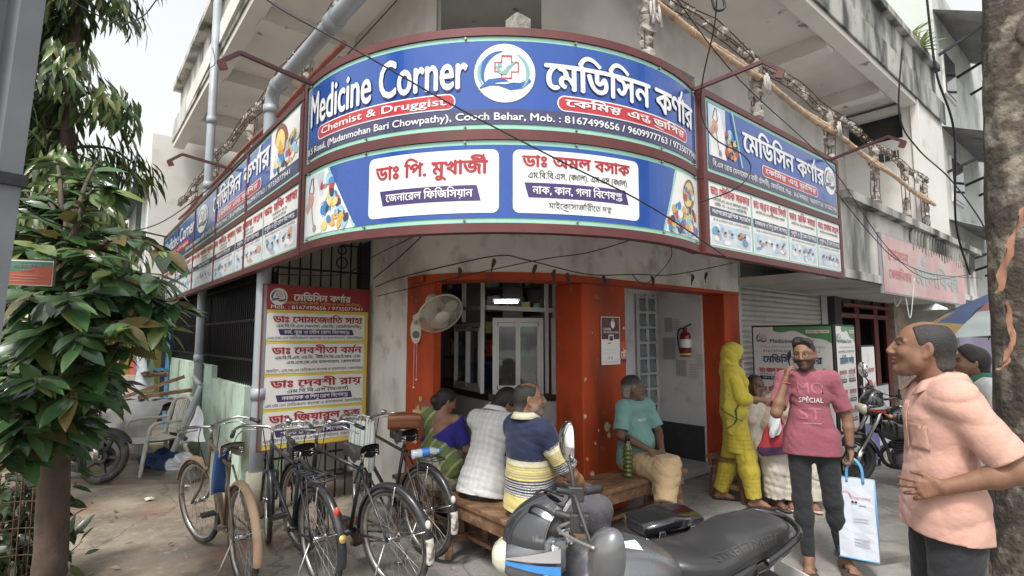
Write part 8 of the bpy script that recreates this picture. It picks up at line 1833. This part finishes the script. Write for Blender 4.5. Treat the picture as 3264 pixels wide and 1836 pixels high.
P = Print(lambda s, z, d=0: f(s, -(.0195 + .03 * (-z / .56)) * 1.06 - .004 - d, z)); P.stroke([(-.06 + .03 * math.cos(a), -.13 + .035 * math.sin(a)) for a in [k * .5 for k in range(9)]], .004, M_pred, .001); P.text('Diagnostics', -.03, .09, -.14, -.122, M_pred, .01, .001); P.ell(-.02, -.165, .008, .008, M_black, .001); P.ell(.0, -.165, .008, .008, M_black, .001); P.text('SERVICE', .02, .06, -.19, -.18, M_black, .02, .001)
for z in (-.28, -.3, -.42, -.44, -.46): P.rect(-.02, z, .07, z + .006, mat('faint_print', (.42, .42, .48), .6), .001)
P.build('printed_face', t)
# ---- 3. woman in yellow
D3 = (.24, .125, .075)
YL = (.54, .44, .05)
def ypaint(P, c):
    A = np.tile(np.array(YL), (len(P), 1)); g = ((np.abs((P[:, 2] * 24) % 1 - .5) > .46) | (np.abs(((P[:, 1] + P[:, 0] * .5) * 20) % 1 - .5) > .47)) & (P[:, 2] < .85); A[g] *= (.72, .72, .6); return A
def kameez(G, c):
    J = c['J']; pv = J['pel']; c['torso'](G, .010, .05); G.cone(pv, NP(.03, 0, .52), .155, .185, .06, (c['fw'], .72), cap=True)
    for sd in 'LR': c['arm'](G, sd, .014, 1.25, .03, .012)
    G.cone(J['nk'] - c['ud'] * .05, J['nk'], .09, .066, .03); cut(G, NP(0, 0, .53), NP(0, 0, -1))
def dupatta(G, c):
    J, C, H = c['J'], c['C'], c['H']; T = lambda *p: C + H @ NP(*p)
    G.ell(T(-.014, 0, .03), (.112, .090, .104), H); G.cone(T(-.04, 0, -.02), J['nk'] - NP(.02, 0, .03), .078, .095, .05); G.cone(J['shL'] * .9 + J['shR'] * .1, J['shR'], .07, .075, .05)
    G.cone(J['nk'] - NP(.05, 0, .05), NP(-.09, 0, .95), .12, .13, .06, (NP(1, 0, 0), .4)); G.cone(J['shR'] + NP(.0, -.01, -.03), NP(.0, -.19, .98), .075, .10, .05, (NP(0, 1, 0), .45)); G.cone(NP(.0, -.19, .98), NP(-.05, -.17, .74), .10, .03, .04, (NP(0, 1, 0), .4)); G.cone(J['shR'] + NP(.05, .06, -.02), NP(.09, -.06, 1.08), .07, .06, .05)
    G.ell(T(.10, 0, -.005), (.062, .066, .096), H, k=.012, sub=True)
def dpaint(P, c):
    A = np.tile(np.array((.52, .43, .055)), (len(P), 1)); q = P[:, 0] * .9 + .9 * (P[:, 2] - 1.0) + .06 * np.sin(P[:, 2] * 14); q2 = P[:, 0] * -.9 + .75 * (P[:, 2] - .95) + .05 * np.sin(P[:, 2] * 17)
    bd = ((np.abs(q + .10) < .011) | (np.abs(q2 + .02) < .010)) & (P[:, 2] < 1.28) & (P[:, 1] < -.05); A[bd] = (.04, .085, .03); sp = (np.sin(P[:, 0] * 70) * np.sin(P[:, 2] * 66) * np.sin(P[:, 1] * 70 + 1) > .72); A[sp] *= (.75, .8, .5); return A
b, c3 = person('woman in yellow with a scarf over her head carrying a red bag', (2.33, 5.72), -18, J_(STAND, elR=(.06, -.24, 1.14), wrR=(.27, -.21, 1.13), elL=(-.05, .22, 1.12), wrL=(.12, .2, .98), hipL=(0, .08, .93), knL=(-.03, .09, .50), anL=(-.17, .11, .085), knR=(.10, -.09, .50), anR=(.16, -.10, .085)), D3, .0085, .96, .955, hyaw=10, hpitch=12, bulk=.97, fem=True, hands=dict(R=dict(d=(.9, .1, -.5), curl=60), L=dict(curl=30)),
    hair=dict(style='short', front=.06), clothes=[garment('trousers', lambda G, c: [c['leg'](G, sd, .016, 1.97, .03, .028, .02) for sd in 'LR'], ypaint, None, (.009, 7, 20), dirs=((1, .4, .15), (.3, 1, .15), (.6, .6, .3))), garment('kameez', kameez, ypaint, None, (.007, 8, 18), dirs=((1, .4, .12), (.3, 1, .12))), garment('dupatta', dupatta, dpaint, None, (.011, 9, 19), dirs=((1, .3, .45), (.4, .8, .35), (.8, -.5, .5))), sandals((.04, .03, .03), .006)])
hq = WP(c3, Vector(c3['J']['wrR']) + Vector((.085, .01, -.055)))
def pouch(name, label, q, w, h, d, m, rz, bottom=None, flare=1.3, handles=None, cat='bag'):
    t = thing(name, q - Vector((0, 0, h)), label, cat, 0); Mq = Matrix.Translation(q) @ Matrix.Rotation(R_(rz), 4, 'Z'); mb = MB(); rows = []
    for i in range(12):
        s = i / 11; ww = w * (.55 + (flare - .55) * min(1, s * 1.25)) * (1 if s < .85 else 1 - (s - .85) * 1.2); dd = d * math.sin(min(math.pi, .5 + s * 2.2)); rows.append([Mq @ Vector((ww * .5 * math.cos(a) + .006 * math.sin(7 * a + i), max(.006, dd) * .5 * math.sin(a) + .008 * math.sin(4 * a + i * .8), -h * s + .02 * math.cos(a) * s)) for a in [2 * math.pi * j / 26 for j in range(27)]])
    k = 8; mb.sheet(rows[:k + 1], m); mb.sheet(rows[k:], bottom or m); c_ = sum((Vector(p) for p in rows[-1][:-1]), Vector()) / 26; mb.add([c_] + rows[-1], [(0, j + 1, j + 2) for j in range(26)], bottom or m); mb.build('bag_body', m, t)
    if handles:
        for sd in (-1, 1): mb = MB(); mb.tube(spline([Mq @ Vector((-w * .22, sd * .02, -.01)), Mq @ Vector((-w * .08, sd * .015, handles * .8)), Mq @ Vector((0, sd * .008, handles)), Mq @ Vector((w * .08, sd * .015, handles * .8)), Mq @ Vector((w * .22, sd * .02, -.01))], 4), .007, 6); mb.build('handle', m, t)
pouch('cloth_bag', 'red cloth bag with a dark base hanging from the hand of the woman in yellow', hq - Vector((-.02, .02, .17)), .28, .30, .13, mat('red_bag_cloth', (.36, .03, .045), .75, var=.15, scale=8), -10, mat('purple_bag_base', (.08, .03, .09), .8, var=.2), 1.35, .17)
pouch('white_carrier', 'knotted white plastic bag held beside the red cloth bag', hq - Vector((.03, .10, .03)), .12, .24, .09, mat('white_polythene', (.6, .62, .66), .4), 20, None, 1.15)
# ---- 4. man in the teal t-shirt on the bench
b, c4 = person('elderly man in a teal t-shirt and beige trousers sitting against the orange column', (1.17, 5.24), -56, J_(SIT, elL=(.09, .23, .80), wrL=(.31, .02, .69), elR=(.06, -.24, .80), wrR=(.30, -.13, .70), knL=(.46, -.07, .60), anL=(.54, -.22, .30), knR=(.46, -.12, .53), anR=(.40, -.05, .085), che=(-.02, 0, .89), nk=(-.03, 0, 1.08), hd=(.0, 0, 1.215)), (.125, .062, .04), .008, 1.02, 1.0, hyaw=48, hpitch=-2, bulk=1.0, belly=.03, hands=dict(L=dict(d=(.8, -.4, -.6), pn=(-.5, -.2, -.8), curl=25), R=dict(d=(.8, .25, -.6), pn=(-.5, .2, -.8), curl=25)), face=dict(beard=.25, beardc=(.2, .19, .18), browc=(.1, .1, .1)),
    hair=dict(style='short', front=.045, c=(.03, .028, .027), c2=(.22, .21, .205), z2=.03, t=.009), clothes=[shirt((.155, .29, .27), .80, .06, .013, .018, folds=(.006, 31, 20)), trousers((.42, .30, .17), .028, .02, .025, folds=(.007, 33, 20))])
chest_text(c4, 'shirt', 'MAXVEEL', .02, .12, .022, M_pwhite, .01, .01)
# ---- 5. woman in sari
def sariskirt(G, c):
    for sd in 'LR': c['leg'](G, sd, .035, 1.9, .10, .03, .05)
    G.cone(c['J']['pel'], c['J']['pel'] + c['ud'] * .08, .165, .15, .05)
def sariband(G, c):
    J = c['J']; G.cone(J['shL'] + c['ud'] * .03 - c['lr'] * .05, J['pel'] + c['ud'] * .16 - c['lr'] * .02 - c['fw'] * .07, .075, .10, .05, (c['fw'], .55)); G.cone(J['pel'] + c['ud'] * .06 - c['lr'] * .06, J['pel'] + c['ud'] * .12 + c['lr'] * .06, .165, .160, .05, (c['fw'], .8)); G.cone(J['shL'] + c['ud'] * .02 - c['lr'] * .03, J['che'] + c['fw'] * .08, .075, .09, .05)
def saripaint(P, c): A = np.tile(np.array((.13, .17, .055)), (len(P), 1)); w = np.sin(P[:, 1] * 60 + P[:, 2] * 40) > .8; A[w] = (.34, .33, .17); return A
def blouse(G, c):
    c['torso'](G, .008, .05)
    for sd in 'LR': c['arm'](G, sd, .012, .8, .03, .006)
    cut(G, c['J']['nk'] - c['ud'] * .16 - c['fw'] * .07, c['ud'] * .75 - c['fw'] * .45 + c['lr'] * .42); cut(G, c['J']['pel'] + c['ud'] * .17, -c['ud'])
def creampaint(P, c): A = np.tile(np.array((.46, .42, .33)), (len(P), 1)); w = np.sin(P[:, 1] * 75) * np.sin(P[:, 2] * 75 + P[:, 0] * 60) > .7; A[w] = (.3, .22, .14); return A
b, c5 = person('woman in a blue blouse and green sari with her back turned', (-.62, 4.72), 64, J_(SIT, hd=(.07, -.01, 1.185)), (.235, .12, .075), .0085, .96, .96, hyaw=-30, hpitch=22, bulk=.95, fem=True, hair=dict(style='bun', t=.011), clothes=[garment('blouse', blouse, (.022, .018, .20), None, (.003, 41, 30)), garment('sari_skirt', sariskirt, creampaint, None, (.008, 42, 22)), garment('sari', sariband, saripaint, None, (.007, 43, 26))])
# ---- 6. man in the checked shirt, bent forward
def check(P, c):
    base = np.array((.58, .585, .60)); A = np.tile(base, (len(P), 1)); x = P @ c['lr']; z = P @ c['ud'] + .2 * (P @ c['fw']); a = ((x * 21) % 1) < .42; b2 = ((z * 21) % 1) < .42; A[a] *= (.93, .91, .87); A[b2] *= (.92, .90, .86); A[(((x * 21) % 1) > .88) | (((z * 21) % 1) > .88)] *= (.92, .93, .97); return A
b, c6 = person('young man in a pale checked shirt bent over on the bench with his back turned', (-.24, 4.34), 52, J_(SIT, pel=(0, 0, .585), che=(.10, 0, .89), nk=(.16, 0, 1.055), hd=(.27, -.03, 1.125), shL=(.13, .175, 1.0), elL=(.28, .21, .76), wrL=(.40, .05, .70), shR=(.13, -.175, 1.0), elR=(.28, -.2, .76), wrR=(.44, -.05, .72)), (.15, .08, .05), .0075, 1.0, 1.02, hyaw=-30, hpitch=42, bulk=.98, hair=dict(style='short', t=.016, top=1.3), clothes=[shirt(check, 1.75, .12, .014, .018, folds=(.0075, 51, 17), hemn=NP(-.25, 0, -1)), collar((.60, .60, .605), .35), trousers((.06, .06, .075), .014, .008, .01)])
# ---- 7. man in the striped polo
def stripes(P, c):
    navy, ylw, olive, wht = np.array((.012, .018, .055)), np.array((.62, .52, .19)), np.array((.30, .27, .16)), np.array((.55, .54, .48))
    z = (P - c['J']['pel']) @ c['ud']; al = near_arm(P, c); z = np.where(np.isnan(al), z, .44 - .04 - al * 1.15); A = np.tile(navy, (len(P), 1)); f = (z * 62) % 1
    def band(lo, hi, c1, c2=None, duty=.5):
        m = (z >= lo) & (z < hi); A[m] = c1
        if c2 is not None: A[m & (f < duty)] = c2
    band(-1, .045, ylw); band(.045, .06, navy, wht); band(.06, .145, navy, wht, .32); band(.145, .16, ylw); band(.16, .235, ylw, olive, .55); band(.235, .265, wht, ylw); band(.265, .285, wht, navy, .5)
    return A
b, c7 = person('man in a navy and yellow striped polo sitting on the bench', (.10, 3.86), 12, J_(SIT, elR=(.17, -.27, .76), wrR=(.36, -.24, .60), elL=(.12, .22, .78), wrL=(.34, .12, .64), che=(.0, 0, .91), hd=(.03, 0, 1.235), nk=(.0, 0, 1.095), knR=(.46, -.17, .52), knL=(.46, .08, .53)), (.24, .125, .072), .006, 1.0, 1.02, twist=26, hyaw=-30, hpitch=-3, bulk=1.05, belly=.03, face=dict(beard=.35, beardc=(.3, .28, .26), jowl=True), hands=dict(R=dict(d=(.95, .05, -.32), pn=(0, .1, -1), curl=14)),
    hair=dict(style='bald', front=.035, t=.004, c=(.03, .025, .022), nape=-.06, z2=-.03, c2=(.08, .07, .06)), clothes=[shirt(stripes, .86, .07, .014, .02, folds=(.005, 61, 18), vox=.006), collar((.50, .48, .36)), trousers((.075, .073, .085), .016, .012, .014, folds=(.007, 63, 22))])
# ---- 8, 9. seated pair in cream
cr = (.56, .52, .44)
def kurta(G, c):
    c['torso'](G, .022, .06)
    for sd in 'LR': c['arm'](G, sd, .02, 1.7, .03, .014)
    for sd in 'LR': c['leg'](G, sd, .03, .98, .09)
    G.cone(c['J']['nk'] - c['ud'] * .05, c['J']['nk'] - c['ud'] * .01, .085, .066, .03); cut(G, c['J']['nk'] + c['ud'] * .012, c['ud'] * .9 + c['fw'] * .42)
b, c8 = person('elderly person in a cream kurta sitting behind the red bag', (2.66, 6.02), -75, J_(SIT, elR=(.16, -.18, .86), wrR=(.155, -.06, 1.10), hd=(.06, 0, 1.20)), (.12, .06, .04), .0085, .98, .98, hpitch=8, bulk=.95, hair=dict(style='short', t=.004, front=.03, c=(.03, .028, .026), c2=(.2, .19, .18), z2=.0), hands=dict(R=dict(d=(-.1, .5, .9), pn=(-1, 0, 0), curl=20)), clothes=[garment('kurta', kurta, cr, None, (.008, 71, 22)), trousers((.54, .50, .44), .035, .03, .03, folds=(.008, 72, 22)), sandals((.06, .04, .03))])
def cpaint(P, c): A = np.tile(np.array((.52, .44, .33)), (len(P), 1)); A[(np.sin(P[:, 1] * 45) * np.sin(P[:, 2] * 50) > .6)] = (.42, .30, .2); return A
def scarf(G, c):
    J, C, H = c['J'], c['C'], c['H']; T = lambda *p: C + H @ NP(*p); G.ell(T(-.012, 0, .03), (.112, .094, .106), H); G.cone(T(-.04, 0, -.03), J['nk'] - NP(.02, 0, .04), .085, .12, .05); G.cone(J['shL'], J['shR'], .085, .085, .05); G.ell(T(.10, 0, -.005), (.066, .066, .096), H, k=.012, sub=True)
b, c9 = person('woman in a cream dress sitting behind the man in the rose t-shirt', (2.98, 5.98), -100, J_(SIT, wrL=(.28, .04, .68), wrR=(.28, -.04, .68)), (.2, .105, .065), .0085, .96, .97, hpitch=10, bulk=.97, fem=True, hair=dict(style='short', front=.05), clothes=[garment('kurta', kurta, cpaint, None, (.009, 73, 22)), trousers((.58, .54, .46), .035, .03, .035, folds=(.009, 74, 24)), garment('headscarf', scarf, cpaint, None, (.006, 75, 26)), sandals((.5, .33, .32), .012)])
hq = WP(c9, (.28, 0, .62)); pouch('pink_handbag', 'dull pink handbag in the lap of the woman in the cream dress', hq + Vector((0, -.05, .1)), .22, .16, .1, mat('pink_leather', (.42, .2, .18), .5, var=.1), -10, None, 1.2)
# ---- 10, 11. boy and the man behind
b, c10 = person('boy in a white t-shirt with a green collar half behind the tree trunk', (3.40, 3.98), 170, J_(STAND, wrL=(-.02, .24, .87)), (.22, .115, .07), .0085, 1.0, .955, hyaw=-22, bulk=.9, face=dict(gaze=.003), hair=dict(style='quiff', front=.055, t=.012, top=1.3), clothes=[shirt((.52, .54, .52), .85, .12, .013, .02, folds=(.006, 81, 20)), collar((.02, .10, .06)), trousers((.05, .05, .06), .012, .008, .008)])
chest_text(c10, 'shirt', 'NAVY', -.04, .2, .05, mat('dark_green_print', (.03, .12, .07), .6), .03, .015)
b, c11 = person('dark haired man looking down beside the boy near the tree trunk', (4.12, 5.0), 165, J_(STAND), (.13, .065, .042), .009, 1.0, .90, hyaw=-10, hpitch=25, face=dict(beard=.5), hair=dict(style='short', t=.016), clothes=[shirt((.10, .16, .13), .85, .12, .013, .02), trousers(C_black)])
# ---- 12. man by the stalls, 13. shopkeeper behind the window
b, c12 = person('man in a grey shirt looking at his hands far down the left street', (-6.1, 9.0), 22, J_(STAND, elR=(.05, -.22, 1.14), wrR=(.26, -.06, 1.12), elL=(.05, .22, 1.14), wrL=(.26, .06, 1.12)), (.15, .08, .05), .011, 1.0, .97, hpitch=25, hair=dict(style='short', t=.012), clothes=[shirt((.42, .46, .48), .9, .12), trousers((.42, .36, .27), .014, .01, .01), sandals((.03, .03, .03))])
b, c13 = person('shopkeeper in dark blue standing behind the counter window', (-.42, 7.15), -85, STAND, (.16, .085, .055), .011, 1.0, .93, hair=dict(style='short', t=.012), clothes=[shirt((.02, .035, .12), .9, .1), trousers(C_black)])
bpy.data.objects.remove(_fo)
